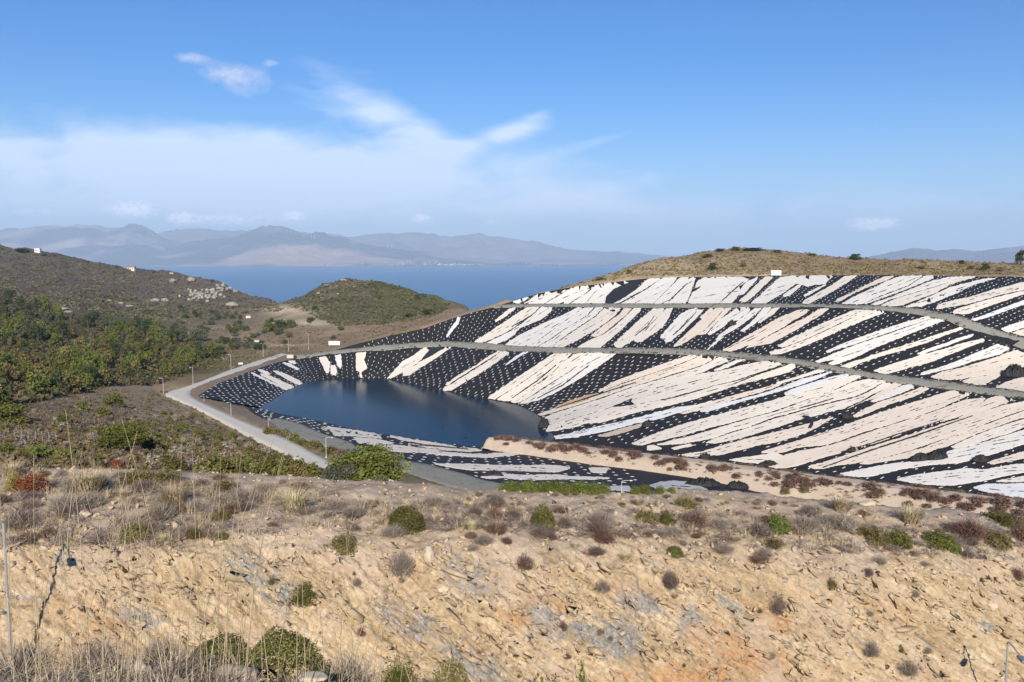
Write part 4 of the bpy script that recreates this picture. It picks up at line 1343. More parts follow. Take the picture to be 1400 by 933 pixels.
    (1, C_, [(580, 476), (588, 474), (592, 477), (577, 491), (567, 498), (575, 495), (590, 487), (606, 478), (610, 474.8), (617, 475), (605, 483), (590, 493), (573, 504), (560, 513), (552, 514), (551, 508), (540, 515), (529, 518), (532, 515), (543, 503), (550, 495), (565, 487)]),
    (1, B_, [(600, 472.5), (603, 473), (590, 481), (578, 489), (575, 490), (586, 481)]),
    (1, C_, [(684, 480), (676, 486), (655, 499), (640, 508), (620, 521), (612, 526.5), (609, 526), (630, 512), (650, 500.5), (671, 486)]),
    (1, C_, [(686, 479), (696, 483), (680, 494), (660, 508), (638, 521), (617, 534), (606, 534), (609, 529), (618, 525.5), (640, 511.5), (656, 501.5), (678, 488)]),
    (1, B_, [(726, 480.5), (716, 484), (704, 492), (691, 500), (694, 497), (705, 488), (715, 482)]),
    (1, C_, [(757, 484), (766, 483.5), (750, 496), (730, 511), (705, 528), (685, 541), (676, 546), (667, 545), (680, 535), (700, 521), (730, 502)]),
    (1, C_, [(768, 483.5), (782, 483), (767, 497), (756, 508), (740, 520), (722, 533), (704, 546), (690, 548.5), (679, 546.5), (688, 541), (708, 528), (733, 511), (752, 497)]),
    (1, C_, [(787, 484), (811, 483), (800, 491), (782, 505), (765, 516), (745, 528), (728, 540), (710, 550), (703, 551), (699, 549), (712, 541), (730, 529), (745, 520), (758, 509), (770, 496)]),
    (1, W_, [(813, 483), (843, 483), (832, 491), (815, 503), (795, 516), (775, 528), (755, 539), (735, 547), (720, 551), (711, 552), (730, 541), (747, 530), (767, 517), (784, 506), (802, 491)]),
    (1, O_, [(816, 538), (820, 539), (805, 545), (785, 552), (765, 558), (758, 558), (775, 550), (800, 542)]),
    (1, P_, [(953, 483), (961, 484), (945, 491), (924, 499), (890, 510.5), (851, 523.5), (823, 534.5), (819, 537), (818, 535), (840, 522), (870, 511), (900, 500), (930, 490)]),
    (1, P_, [(963, 484.5), (976, 485), (979, 489), (960, 499), (924, 510), (899, 518), (858, 530.5), (813, 546.5), (775, 558), (755, 564), (741, 568), (735, 567), (760, 558.5), (785, 553), (806, 546), (822, 539.5), (826, 535), (853, 525), (892, 511.5), (926, 500.5), (947, 492)]),
    (1, C_, [(984, 488), (1003, 487), (1000, 492), (980, 500), (962, 508), (935, 518), (900, 529.5), (873, 540), (862, 545), (830, 558), (800, 567), (775, 575), (757, 581), (745, 581), (739, 574), (745, 571.5), (760, 565), (815, 548), (860, 532), (901, 519.5), (926, 512), (962, 500.5)]),
    (1, W_, [(1022, 490), (1010, 495), (995, 502), (985, 506), (976, 507), (990, 500), (1005, 494)]),
    (1, C_, [(1040, 495), (1060, 495), (1070, 498), (1040, 508), (1005, 520), (975, 527), (957, 533), (935, 538), (915, 544), (888, 549), (868, 553), (863, 549), (867, 544), (885, 536), (905, 530), (930, 520), (955, 512), (985, 508), (1015, 500)]),
    (1, C_, [(1072, 500), (1085, 498), (1087, 503), (1080, 508), (1055, 515), (1025, 522), (1000, 529), (985, 534), (955, 544), (920, 553), (900, 557.5), (870, 564), (845, 571), (820, 578), (800, 579), (790, 583), (765, 588), (746, 590), (750, 584), (775, 577), (800, 569), (835, 558), (868, 554.5), (888, 551), (916, 546), (936, 540), (958, 535), (980, 528), (1008, 521.5), (1042, 510)]),
    (1, B_, [(975, 548), (955, 554), (930, 557), (900, 564), (873, 572), (840, 579), (810, 586), (775, 594), (740, 600), (760, 600), (785, 598), (815, 592), (835, 588), (880, 576), (900, 573), (925, 565), (945, 557)]),
    (1, P_, [(1070, 523), (1050, 529), (1018, 537), (985, 546), (950, 556), (928, 564), (934, 566), (962, 560), (985, 552), (1015, 543), (1040, 536), (1065, 528)]),
    (1, T_, [(878, 579), (851, 586), (817, 596), (830, 597), (855, 591), (877, 583)]),
    (1, B_, [(1138, 508), (1120, 513), (1090, 521), (1075, 527), (1045, 538), (1010, 547), (985, 553), (960, 561), (957, 563), (968, 563), (1000, 553), (1020, 547), (1045, 541), (1072, 533), (1095, 526), (1120, 517)]),
    (1, C_, [(1118, 506), (1128, 507.5), (1110, 512), (1085, 519), (1062, 526), (1062, 523), (1085, 517)]),
    (1, B_, [(1160, 511), (1140, 515), (1110, 524), (1085, 532), (1073, 538), (1074, 541), (1095, 536), (1120, 527), (1140, 520), (1160, 514)]),
    (1, C_, [(1178, 514), (1166, 514), (1135, 522), (1094, 537), (1060, 547), (1030, 555), (1000, 563), (970, 571), (935, 580), (900, 592), (875, 602), (863, 607), (875, 609), (900, 603), (930, 596), (965, 586), (990, 580), (1020, 572), (1050, 564), (1085, 552), (1110, 544), (1140, 533), (1170, 519)]),
    (1, C_, [(1187, 519), (1210, 521), (1190, 532), (1170, 541), (1150, 546), (1125, 552), (1095, 560), (1075, 566), (1055, 571), (1025, 583), (1000, 590), (978, 598), (960, 602), (930, 607), (897, 608.5), (915, 604), (945, 597), (975, 588), (1005, 579), (1035, 570), (1060, 564), (1090, 553), (1112, 545), (1145, 533), (1170, 522)]),
    (1, C_, [(1212, 521), (1228, 523), (1215, 529), (1195, 538), (1175, 549), (1155, 558), (1130, 564), (1110, 570), (1095, 573), (1075, 580), (1055, 586), (1030, 594), (1000, 602), (980, 606), (965, 606), (978, 600), (1002, 592), (1028, 584.5), (1058, 573.5), (1078, 568), (1098, 562), (1128, 554), (1152, 548.5), (1172, 543.5), (1192, 534.5)]),
    (1, P_, [(1222, 524), (1233, 526), (1215, 536), (1195, 545), (1183, 548), (1165, 555), (1158, 560), (1180, 549.5), (1200, 538)]),
    (1, P_, [(1140, 571), (1122, 575), (1100, 581), (1075, 588), (1050, 594), (1020, 601), (990, 609), (960, 618), (932, 622), (935, 624.5), (960, 623.5), (985, 622), (1010, 616), (1035, 609), (1060, 605), (1085, 598), (1105, 590), (1122, 582), (1130, 576)]),
    (1, P_, [(1262, 529), (1235, 540), (1200, 551), (1182, 560), (1166, 569), (1172, 571), (1190, 563), (1215, 553), (1240, 545), (1252, 541), (1270, 532)]),
    (1, W_, [(1232, 528), (1255, 526), (1240, 534), (1217, 543), (1195, 550), (1190, 549), (1215, 537)]),
    (1, P_, [(1323, 534), (1300, 535), (1275, 543), (1258, 548), (1225, 558), (1200, 566), (1174, 575), (1150, 584), (1120, 594), (1095, 602), (1068, 610), (1040, 619), (1062, 620), (1075, 617), (1090, 612), (1125, 609), (1150, 602), (1165, 596), (1185, 589), (1215, 581), (1235, 574), (1250, 571), (1285, 558), (1305, 549), (1318, 543), (1325, 540)]),
    (1, P_, [(1330, 546), (1318, 548), (1290, 559), (1255, 571), (1225, 580), (1200, 588), (1170, 598), (1150, 605), (1125, 612), (1095, 617), (1075, 622), (1060, 632), (1050, 640), (1072, 640), (1090, 637), (1120, 627), (1150, 619), (1175, 612), (1200, 605), (1225, 596), (1255, 586), (1285, 577), (1310, 570), (1322, 565), (1340, 552), (1348, 545)]),
    (1, P_, [(1350, 546), (1362, 542), (1395, 543), (1375, 551), (1350, 560), (1325, 570), (1310, 572), (1325, 564)]),
    (1, P_, [(1430, 545), (1400, 549), (1370, 555), (1340, 565), (1295, 578), (1250, 593), (1215, 604), (1180, 615), (1150, 625), (1125, 633), (1105, 638), (1112, 641), (1125, 641), (1145, 636), (1165, 634), (1200, 628), (1215, 624), (1240, 617), (1270, 607), (1290, 600), (1325, 588), (1350, 578), (1380, 567), (1400, 560), (1430, 551)]),
    (1, P_, [(1430, 554), (1400, 562.5), (1370, 573), (1345, 582), (1320, 591), (1290, 602), (1265, 612), (1240, 619), (1215, 626), (1190, 631), (1175, 634), (1185, 635), (1215, 630), (1245, 626), (1265, 620), (1280, 614), (1293, 611), (1310, 604), (1335, 593), (1360, 584), (1385, 575), (1430, 563)]),
    (1, C_, [(1430, 566), (1385, 578), (1355, 588), (1320, 602), (1300, 611), (1305, 613), (1330, 608), (1350, 601), (1380, 592), (1400, 584), (1430, 576)]),
    (1, W_, [(1430, 578), (1385, 593), (1350, 604), (1325, 610), (1295, 618), (1293, 624), (1275, 629), (1250, 632), (1225, 634), (1200, 638), (1180, 642), (1160, 646), (1148, 648), (1160, 651), (1185, 652), (1200, 649.5), (1230, 642), (1270, 636), (1310, 633), (1330, 629), (1350, 623), (1380, 614), (1400, 607), (1430, 600)]),
    (1, P_, [(1430, 613), (1400, 618), (1375, 625), (1350, 633), (1357, 635), (1375, 631), (1400, 627), (1430, 623)]),
    (1, W_, [(1430, 633), (1385, 636), (1345, 643), (1318, 641), (1300, 644), (1265, 648), (1242, 652), (1225, 656), (1245, 660), (1270, 663), (1300, 664), (1320, 661), (1348, 657), (1372, 651), (1400, 646), (1430, 642)]),
    (1, W_, [(1430, 647), (1390, 653), (1360, 658.5), (1385, 659), (1430, 657)]),
    (1, B_, [(1430, 660), (1380, 662), (1350, 662), (1330, 667), (1345, 672), (1375, 678), (1400, 681), (1430, 683)]),
    (1, C_, [(1060, 620), (1040, 623), (1010, 627), (996, 629), (1015, 632), (1040, 634), (1060, 637), (1070, 638), (1068, 632), (1072, 624)]),
    (1, C_, [(885, 610), (895, 609), (905, 614), (885, 616)]),
    (1, C_, [(918, 613), (944, 607), (947, 609.5), (922, 615)]),
    # near bank of the pond
    (4, W_, [(369, 561), (385, 565), (405, 568.8), (404, 571), (385, 567.5), (370, 563.5)]),
    (4, C_, [(437, 575), (470, 581), (505, 588), (520, 591), (505, 591), (470, 584), (437, 578)]),
    (4, C_, [(438, 586), (452, 584), (488, 589), (514, 593), (523, 600), (505, 598), (480, 596), (462, 596)]),
    (4, C_, [(514, 592), (530, 595), (560, 600.5), (590, 605.5), (615, 609), (625, 612), (600, 609.5), (575, 606), (550, 602)]),
    (4, C_, [(483, 598), (510, 600), (540, 606), (530, 608), (505, 605), (490, 606)]),
    (4, W_, [(500, 607), (520, 606), (522, 609), (512, 610)]),
    (4, C_, [(515, 611), (535, 608), (560, 611.5), (580, 613.5), (610, 616), (640, 619), (665, 622), (690, 617), (710, 617), (725, 619), (742, 622), (735, 624), (715, 621), (695, 623), (665, 626), (640, 624.5), (600, 622), (575, 619), (545, 618), (530, 616)]),
    (4, P_, [(556, 607), (590, 610), (620, 613), (645, 613), (660, 616), (640, 618), (610, 615), (585, 612)]),
    (4, C_, [(592, 634), (610, 635), (640, 635), (685, 637), (720, 637), (760, 637), (780, 640), (765, 645), (730, 647), (700, 645), (665, 647), (645, 643), (620, 640)]),
    (4, W_, [(687, 648), (715, 650), (760, 649), (780, 652), (800, 652), (820, 653), (835, 654), (810, 656), (780, 655), (740, 656), (700, 655), (685, 652)]),
    (4, W_, [(657, 652), (680, 651), (690, 653), (668, 655)]),
    (4, C_, [(805, 640), (832, 640), (828, 647), (808, 646)]),
    (4, G_, [(888, 664), (905, 659), (925, 658), (942, 659), (955, 665), (968, 670), (955, 673), (920, 673), (900, 670)]),
    (4, G_, [(825, 666), (860, 665), (865, 672), (830, 670)]),
]
PATCHES = [
    (3, [(827, 415.8), (829, 406), (839, 396), (854, 389), (868, 384), (877, 383), (870, 394), (858, 404), (842, 413), (834, 416)], 'smooth bare black oval sheet lying among white fabric on the top slope'),
    (1, [(1096, 570), (1105, 569), (1112, 574), (1112, 581), (1109, 586), (1105, 586), (1108, 579), (1104, 574)], 'hook shaped strip of black membrane on peach fabric'),
    (1, [(590, 476), (600, 475), (604, 477), (592, 486), (580, 492), (577, 491)], 'folded black flap between the two fingers of cream fabric above the pond'),
    (2, [(1158, 420.5), (1090, 421), (1083, 423), (1072, 430), (1078, 430), (1090, 424)], 'smooth dark grey membrane scrap under the upper terrace'),
]


def chaikin(p):
    p = np.asarray(p, float)
    n = np.roll(p, -1, 0)
    out = np.empty((len(p) * 2, 2))
    out[0::2] = p * 0.93 + n * 0.07
    out[1::2] = p * 0.07 + n * 0.93
    return out


def sheet(name, bvh, poly, mat, lift, rag=1.0, seed=0, thick=0.10):
    """ragged cloth laid on a slope: outline cut to shape, draped on the surface, with an edge of real thickness"""
    rng = np.random.default_rng(seed)
    p = chaikin(poly)
    pts = []
    for i in range(len(p)):
        a, b_ = p[i], p[(i + 1) % len(p)]
        L = np.hypot(*(b_ - a))
        k = max(1, int(L / 1.5))
        for s in np.arange(k) / k:
            pts.append(a + (b_ - a) * s)
    pts = np.array(pts)
    ph = np.cumsum(np.hypot(*(pts - np.roll(pts, 1, 0)).T))
    wob = fbm(np.stack([ph * 0.30, np.full_like(ph, seed * 3.1), 0 * ph], -1), 4, seed, 0.85) - 0.28
    tn = np.roll(pts, -1, 0) - np.roll(pts, 1, 0)
    tn /= np.linalg.norm(tn, axis=1)[:, None] + 1e-9
    sgn = 1.0 if 0.5 * (np.dot(pts[:, 0], np.roll(pts[:, 1], -1)) - np.dot(pts[:, 1], np.roll(pts[:, 0], -1))) > 0 else -1.0
    pts = pts + np.stack([-tn[:, 1] * 1.5, tn[:, 0] * 1.2], -1) * wob[:, None] * rag * sgn
    lo, hi = pts.min(0), pts.max(0)
    inner = []
    for yy in np.arange(lo[1], hi[1], 3.0):
        for xx in np.arange(lo[0], hi[0], 9.0):
            inner.append((xx + rng.uniform(-2, 2), yy + rng.uniform(-.7, .7)))
    inner = np.array(inner) if inner else np.zeros((0, 2))
    if len(inner):
        inner = inner[in_poly(inner[:, 0], inner[:, 1], pts) & (seg_dist(inner[:, 0], inner[:, 1], pts) > 0.8)]
    allp = [Vector(v) for v in np.concatenate([pts, inner])]
    r = delaunay_2d_cdt(allp, [], [list(range(len(pts)))], 1, 1e-4)
    V, ok = [], []
    for v in r[0]:
        h, n = cast(bvh, v.x, v.y)
        if h is None:
            V.append(None)
            continue
        nz_ = float(vnoise(np.array([[h.x * 0.35, h.y * 0.35, seed * 1.7]]), seed)[0])
        V.append(h + n * (lift + 0.05 * nz_))
    F = [f for f in r[2] if all(V[i] is not None for i in f)]
    used = sorted({i for f in F for i in f})
    if not F:
        return None
    mp = {i: k for k, i in enumerate(used)}
    VV = [V[i] for i in used]
    FF = [tuple(mp[i] for i in f) for f in F]
    # wound so that it faces up
    a, b_, c = (VV[i] for i in FF[0])
    if (b_ - a).cross(c - a).z < 0:
        FF = [f[::-1] for f in FF]
    ed = {}
    for f in FF:
        for i in range(len(f)):
            e = (f[i], f[(i + 1) % len(f)])
            if (e[1], e[0]) in ed:
                del ed[(e[1], e[0])]
            else:
                ed[e] = 1
    base = len(VV)
    low = {}
    for e in ed:
        for i in e:
            if i not in low:
                low[i] = len(VV)
                VV.append(VV[i] - Vector((0, 0, lift + thick)))
    FF = FF + [(e[1], e[0], low[e[0]], low[e[1]]) for e in ed]
    me = mesh_np(name, np.array([tuple(v) for v in VV]), FF, False)
    return link(name, me, mat)


def seam_marks(parent, bvh, poly, lift, seed):
    """the dashed dark joints between the widths of cloth of one large sheet: one part of that sheet"""
    rng = np.random.default_rng(seed)
    area = 0.5 * abs(np.dot(poly[:, 0], np.roll(poly[:, 1], -1)) - np.dot(poly[:, 1], np.roll(poly[:, 0], -1)))
    if area < 380:
        return
    c_ = poly.mean(0)
    d = np.linalg.svd(poly - c_)[2][0]
    if d[0] < 0:
        d = -d
    nrm_ = np.array([-d[1], d[0]])
    L = np.ptp((poly - c_) @ d)
    wv_ = (poly - c_) @ nrm_
    for ln in range(1 if area < 900 else (2 if area < 2200 else 3)):
        off = np.interp((ln + 1) / (2.0 if area < 900 else (3.0 if area < 2200 else 4.0)), [0, 1], [wv_.min(), wv_.max()]) * rng.uniform(0.5, 0.9)
        st = np.arange(-L / 2, L / 2, 1.6)
        wn = fbm(np.stack([st * 0.16, np.full_like(st, seed * 1.9 + ln * 7), 0 * st], -1), 3, seed, 0.6)
        runs, cur = [], []
        for s_, w in zip(st, wn):
            base = c_ + d * s_ + nrm_ * (off + 0.5 * math.sin(s_ * 0.09 + seed))
            good = in_poly(base[0], base[1], poly) and seg_dist(np.array(base[0]), np.array(base[1]), poly) > 1.0
            if good:
                hw = max(0.012, min(0.5, (w - 0.10) * 1.7))
                a, na = cast(bvh, base[0], base[1] - hw)
                b_, nb = cast(bvh, base[0], base[1] + hw)
                good = a is not None and b_ is not None
                if good:
                    cur.append((tuple(a + na * lift), tuple(b_ + nb * lift)))
            if not good:
                runs.append(cur)
                cur = []
        runs.append(cur)
        best = max(runs, key=len)
        if len(best) > 4:
            V = [p_ for pr_ in best for p_ in pr_]
            F = [(2 * i, 2 * i + 1, 2 * i + 3, 2 * i + 2) for i in range(len(best) - 1)]
            link('seam', mesh_np('seam', np.array(V), F), M['patch'], parent)


SLOPE = {1: 'lowest slope', 2: 'middle slope', 3: 'top slope', 4: 'near pond bank'}
TINTW = {'white': 'white', 'cream': 'cream', 'peach': 'peach', 'blue': 'bluish white', 'tan': 'tan', 'orange': 'orange tan', 'grey': 'grey white'}
ORD = ['', 'second ', 'third ', 'fourth ', 'fifth ', 'sixth ', 'seventh ', 'eighth ', 'ninth ', 'tenth ', 'eleventh ', 'twelfth ', 'thirteenth ', 'fourteenth ', 'fifteenth ', 'sixteenth ', 'seventeenth ', 'eighteenth ', 'nineteenth ']
info = []
for k, (ti, colr, poly) in enumerate(SHEETS):
    P_a = np.array(poly)
    area = 0.5 * abs(np.dot(P_a[:, 0], np.roll(P_a[:, 1], -1)) - np.dot(P_a[:, 1], np.roll(P_a[:, 0], -1)))
    size = 'small' if area < 130 else ('narrow' if area < 420 else ('broad' if area < 1200 else 'very large'))
    info.append((k, ti, colr, size, P_a.mean(0)))
labels = {}
groups = {}
for k, ti, colr, size, c_ in info:
    groups.setdefault((ti, colr, size), []).append((c_[0] + 0.6 * c_[1], k))
for (ti, colr, size), lst in groups.items():
    lst.sort()
    for i, (_, k) in enumerate(lst):
        if len(lst) == 1:
            labels[k] = f'only {size} {TINTW[colr]} fabric sheet on the {SLOPE[ti]}'
        else:
            labels[k] = f'{size} {TINTW[colr]} fabric sheet, {ORD[i] if i else "first "}such from the left on the {SLOPE[ti]}'
labels[[i for i, s in enumerate(SHEETS) if s[1] == O_][0]] = 'narrow orange tan fabric sliver beside the wide black band above the pond corner'
for k, (ti, colr, poly) in enumerate(SHEETS):
    o = sheet('fabric_sheet', TIERS[ti]['bvh'], poly, FAB[colr], 0.06 + 0.013 * (k % 7), 1.0, 100 + k)
    if o:
        tag(o, labels[k], 'fabric sheet', 'pale fabric sheets on the basin slopes')
        seam_marks(o, TIERS[ti]['bvh'], np.array(poly, float), 0.06 + 0.013 * (k % 7) + 0.06, 2000 + k)
for k, (ti, poly, lab) in enumerate(PATCHES):
    o = sheet('membrane_sheet', TIERS[ti]['bvh'], poly, M['patch'], 0.18 + 0.02 * k, 0.4, 700 + k)
    if o:
        tag(o, lab, 'membrane sheet')

# dark seams, where the white sheets meet: long thin strips of black membrane laid over the joints
SEAMS = [(3, [(915, 412), (925, 402), (940, 388)]), (3, [(985, 414), (1000, 400), (1016, 386)]), (2, [(700, 447), (720, 436), (733, 427)]), (2, [(868, 460), (885, 447), (895, 432)]),
         (2, [(922, 458), (940, 441), (952, 427)]), (1, [(760, 559), (790, 549), (830, 536), (870, 523)]), (1, [(905, 548), (935, 540.5), (960, 533)]), (1, [(1093, 559), (1120, 551.5), (1140, 545)]),
         (1, [(1150, 619), (1185, 609), (1230, 594), (1290, 575)]), (1, [(1125, 640), (1180, 620), (1250, 597), (1330, 569)]), (1, [(1000, 527), (1040, 511), (1078, 499)]),
         (4, [(600, 617), (640, 620), (690, 619)]), (4, [(560, 609), (600, 611), (640, 615)]), (4, [(640, 645), (700, 646), (770, 648)]), (1, [(700, 545), (735, 521), (760, 500)]), (1, [(735, 545), (770, 527), (805, 500)])]
for k, (ti, ln) in enumerate(SEAMS):
    ln = np.array(ln, float)
    tt = np.linspace(0, 1, len(ln) * 3)
    xs = np.interp(tt, np.linspace(0, 1, len(ln)), ln[:, 0])
    ys = np.interp(tt, np.linspace(0, 1, len(ln)), ln[:, 1])
    w = 0.55 * np.sin(np.pi * np.clip(tt, 0.04, 0.96)) ** 0.5
    poly = [(x, y - h) for x, y, h in zip(xs, ys, w)] + [(x, y + h) for x, y, h in zip(xs[::-1], ys[::-1], w[::-1])]
    o = sheet('membrane_strip', TIERS[ti]['bvh'], poly, M['patch'], 0.22, 0.7, 900 + k)
    if o:
        tag(o, f'thin black seam strip, {ORD[k] if k else "first "}of those showing between fabric sheets', 'membrane strip', 'thin black seams between fabric sheets')

# ------------------------------------------------------------------ sandbags in rows on the bare liner
bv = []
for j, (sx, sz) in enumerate([(0.55, 0.1), (1.0, 0.42), (1.0, 0.42), (0.55, 0.1)]):
    pass


def pillow(L, w, h):
    V, F = [], []
    nu_, nv_ = 5, 5
    for i in range(nu_):
        for j in range(nv_):
            a, b_ = i / (nu_ - 1) * 2 - 1, j / (nv_ - 1) * 2 - 1
            zz = h * (1 - abs(a) ** 2.6) ** 0.6 * (1 - abs(b_) ** 2.2) ** 0.6
            V.append((a * L / 2, b_ * w / 2 * (1 - 0.12 * (1 - abs(a))), zz))
    for i in range(nu_ - 1):
        for j in range(nv_ - 1):
            F.append((i * nv_ + j, (i + 1) * nv_ + j, (i + 1) * nv_ + j + 1, i * nv_ + j + 1))
    return np.array(V), np.array(F)


polys = {ti: [np.array(p) for t_, _, p in SHEETS if t_ == ti] + [np.array(p) for t_, p, _ in PATCHES if t_ == ti] for ti in (1, 2, 3, 4)}
NOBAG = {1: [[(745, 592), (770, 555), (850, 520), (860, 524), (770, 562), (750, 600)], [(860, 605), (1000, 615), (1040, 632), (860, 615)]],
         2: [[(1160, 512), (1230, 492), (1330, 470), (1350, 474), (1240, 505), (1205, 516)], [(1240, 512), (1400, 525), (1400, 490), (1300, 508)]], 3: [], 4: [[(800, 600), (1100, 660), (1100, 720), (870, 690), (870, 655)]]}
bags = []
for ti, ds_, dt_ in ((1, 2.8, 3.5), (2, 2.8, 3.3), (3, 2.7, 3.2), (4, 4.6, 4.6)):
    A, B = TIERS[ti]['A'], TIERS[ti]['B']
    Mi = (A + B) / 2
    Ls = np.concatenate([[0], np.cumsum(np.linalg.norm(np.diff(Mi, axis=0), axis=1))])
    for row, s in enumerate(np.arange(1.0, Ls[-1], ds_)):
        a = np.array([np.interp(s, Ls, A[:, k]) for k in range(3)])
        b_ = np.array([np.interp(s, Ls, B[:, k]) for k in range(3)])
        L = np.linalg.norm(b_ - a)
        if L < 4:
            continue
        t_ = np.arange(0.9 + (row % 2) * dt_ * 0.5, L - 0.5, dt_) / L
        for tt in t_:
            p = a + (b_ - a) * tt + RNG.normal(0, 0.20, 3) * np.array([1, 1, 0])
            if RNG.random() < 0.09:
                continue
            px, py = to_px(p)
            if px < 262 or px > 1415 or py > 700:
                continue
            bad = False
            for pl in polys[ti]:
                if pl[:, 0].min() - 2 < px < pl[:, 0].max() + 2 and pl[:, 1].min() - 2 < py < pl[:, 1].max() + 2:
                    if in_poly(px, py, pl) or seg_dist(np.array(px), np.array(py), pl) < 0.9:
                        bad = True
                        break
            if not bad:
                for pl in NOBAG[ti]:
                    if in_poly(px, py, pl):
                        bad = True
            if bad:
                continue
            h, n = cast(TIERS[ti]['bvh'], px, py)
            if h is None or (Vector(p) - h).length > 4:
                continue
            d = Vector(b_ - a).normalized()
            if ti == 4:
                d = Vector((1, -0.25, 0)).normalized()
            bags.append((h, n, d))
bags.sort(key=lambda q_: q_[0].length)
pvV, pvF = pillow(1.12, 0.30, 0.12)
bag_me = mesh_np('sandbag', pvV, pvF, True)
bag_me.materials.append(M['bag'])
restV, restF = [], []
for k, (h, n, d) in enumerate(bags):
    x = (d - n * d.dot(n)).normalized()
    y = n.cross(x)
    sc = 1.0 + RNG.normal(0, 0.17)
    yaw = RNG.normal(0, 0.22)
    x, y = x * math.cos(yaw) + y * math.sin(yaw), y * math.cos(yaw) - x * math.sin(yaw)
    pos = h + n * 0.03
    if k < 300:
        o = bpy.data.objects.new('sandbag', bag_me)
        COL.objects.link(o)
        o.matrix_world = Matrix(((x.x * sc, y.x, n.x, pos.x), (x.y * sc, y.y, n.y, pos.y), (x.z * sc, y.z, n.z, pos.z), (0, 0, 0, 1)))
        tag(o, 'white oblong sandbag holding down the bare black membrane near the pond', 'sandbag', 'white sandbags in rows on the black membrane')
    else:
        Mx = np.array([[x.x, y.x, n.x], [x.y, y.y, n.y], [x.z, y.z, n.z]])
        b0 = len(restV) * len(pvV)
        restV.append((pvV * np.array([sc, 1, 1])) @ Mx.T + np.array(pos))
        restF.append(pvF + b0)
if restV:
    o = link('far_sandbags', mesh_np('far_sandbags', np.concatenate(restV), np.concatenate(restF), True), M['bag'])
    tag(o, 'rows of small white sandbags on the farther black slopes', 'sandbags', kind='stuff')
print('bags', len(bags))

# ------------------------------------------------------------------ crumpled heaps of black membrane


def heap(px0, px1, py0, py1, bvh, lab, seed):
    cx, cy = (px0 + px1) / 2, py1 - 1
    h, n = cast(bvh, cx, cy)
    if h is None:
        return
    wdt = (px1 - px0) / FPX * h.length
    hgt = max(0.5, (py1 - py0) / FPX * h.length * 0.8)
    nu_, nv_ = 40, 22
    U, Vv = np.meshgrid(np.linspace(-1, 1, nu_), np.linspace(-1, 1, nv_))
    e = np.clip(1 - U ** 2 - Vv ** 2, 0, 1)
    Q = np.stack([U * wdt / 2, Vv * wdt * 0.22, np.zeros_like(U)], -1)
    fold = 1 - np.abs(fbm(Q * 1.1, 4, seed, 0.6)) * 2.2
    Z = (e ** 0.6) * hgt * (0.45 + 0.75 * fold) - 0.12
    Q[..., 0] += fbm(Q * 1.5, 3, seed + 3) * 0.5
    Q[..., 2] = Z
    o = link('membrane_heap', mesh_np('membrane_heap', Q.reshape(-1, 3), grid_faces(nv_, nu_), False), M['liner'])
    o.location = h
    tag(o, lab, 'membrane heap', 'crumpled heaps of black membrane')


for k, (a, b_, c_, d, ti, lab) in enumerate([
    (993, 1022, 656, 668, 4, 'tall crumpled black heap at the foot of the sandy causeway'),
    (936, 985, 652, 664, 4, 'long low crumpled black heap left of the tall causeway heap'),
    (956, 972, 618, 626, 1, 'rounded black heap behind the brown bushes of the causeway'),
    (1038, 1064, 629, 637, 1, 'black heap with a pointed tail near the causeway track'),
    (1246, 1272, 619, 630, 1, 'rumpled black heap left of its twin between white sheets on the right'),
    (1268, 1295, 616, 628, 1, 'rumpled black heap right of its twin between white sheets on the right'),
    (877, 894, 573, 584, 1, 'black crumpled fold at the end of a tan sheet'),
    (735, 752, 570, 585, 1, 'dark crumpled liner heap at the right corner of the pond'),
    (640, 660, 602, 610, 4, 'black torn liner heap left of the causeway head'),
    (655, 678, 606, 613, 4, 'black torn liner heap just below the causeway head'),
    (660, 688, 642, 651, 4, 'black crumpled heap on the white sheets of the near bank'),
    (440, 454, 587, 593, 4, 'small black fold beside the grey gravel shelf'),
    (994, 1008, 437, 446, 2, 'black knotted bundle on white sheets of the middle slope'),
    (1372, 1402, 499, 515, 2, 'big dark torn fold at the right end of the middle slope'),
    (1150, 1166, 562, 572, 1, 'tangled black and white bundle beside the hook shaped strip'),
    (1158, 1172, 611, 617, 1, 'small black lump on a long dark seam of the lowest slope'),
    (1330, 1352, 622, 631, 1, 'flat dark fold where two black bands join on the right'),
]):
    heap(a, b_, c_, d, TIERS[ti]['bvh'], lab, 300 + k)
# floating scraps on the pond
for k, (px, py, w, lab) in enumerate([(604, 584, 7, 'small dark scrap floating in the middle of the pond'), (636, 598, 9, 'dark scrap floating near the causeway head')]):
    c_ = PZ(px, py, ZW)
    mb = MB()
    hw = w / FPX * c_[1] / 2
    mb.add([(c_[0] - hw, c_[1] - .5, ZW - .05), (c_[0] + hw * .6, c_[1] - .8, ZW - .05), (c_[0] + hw, c_[1] + .5, ZW - .05), (c_[0] - hw * .3, c_[1] + 1.0, ZW - .05), (c_[0] + hw * .2, c_[1], ZW + .35)],
           [(0, 1, 4), (1, 2, 4), (2, 3, 4), (3, 0, 4), (3, 2, 1, 0)])
    tag(mb.build('floating_scrap', M['patch']), lab, 'scrap')

# ------------------------------------------------------------------ plants


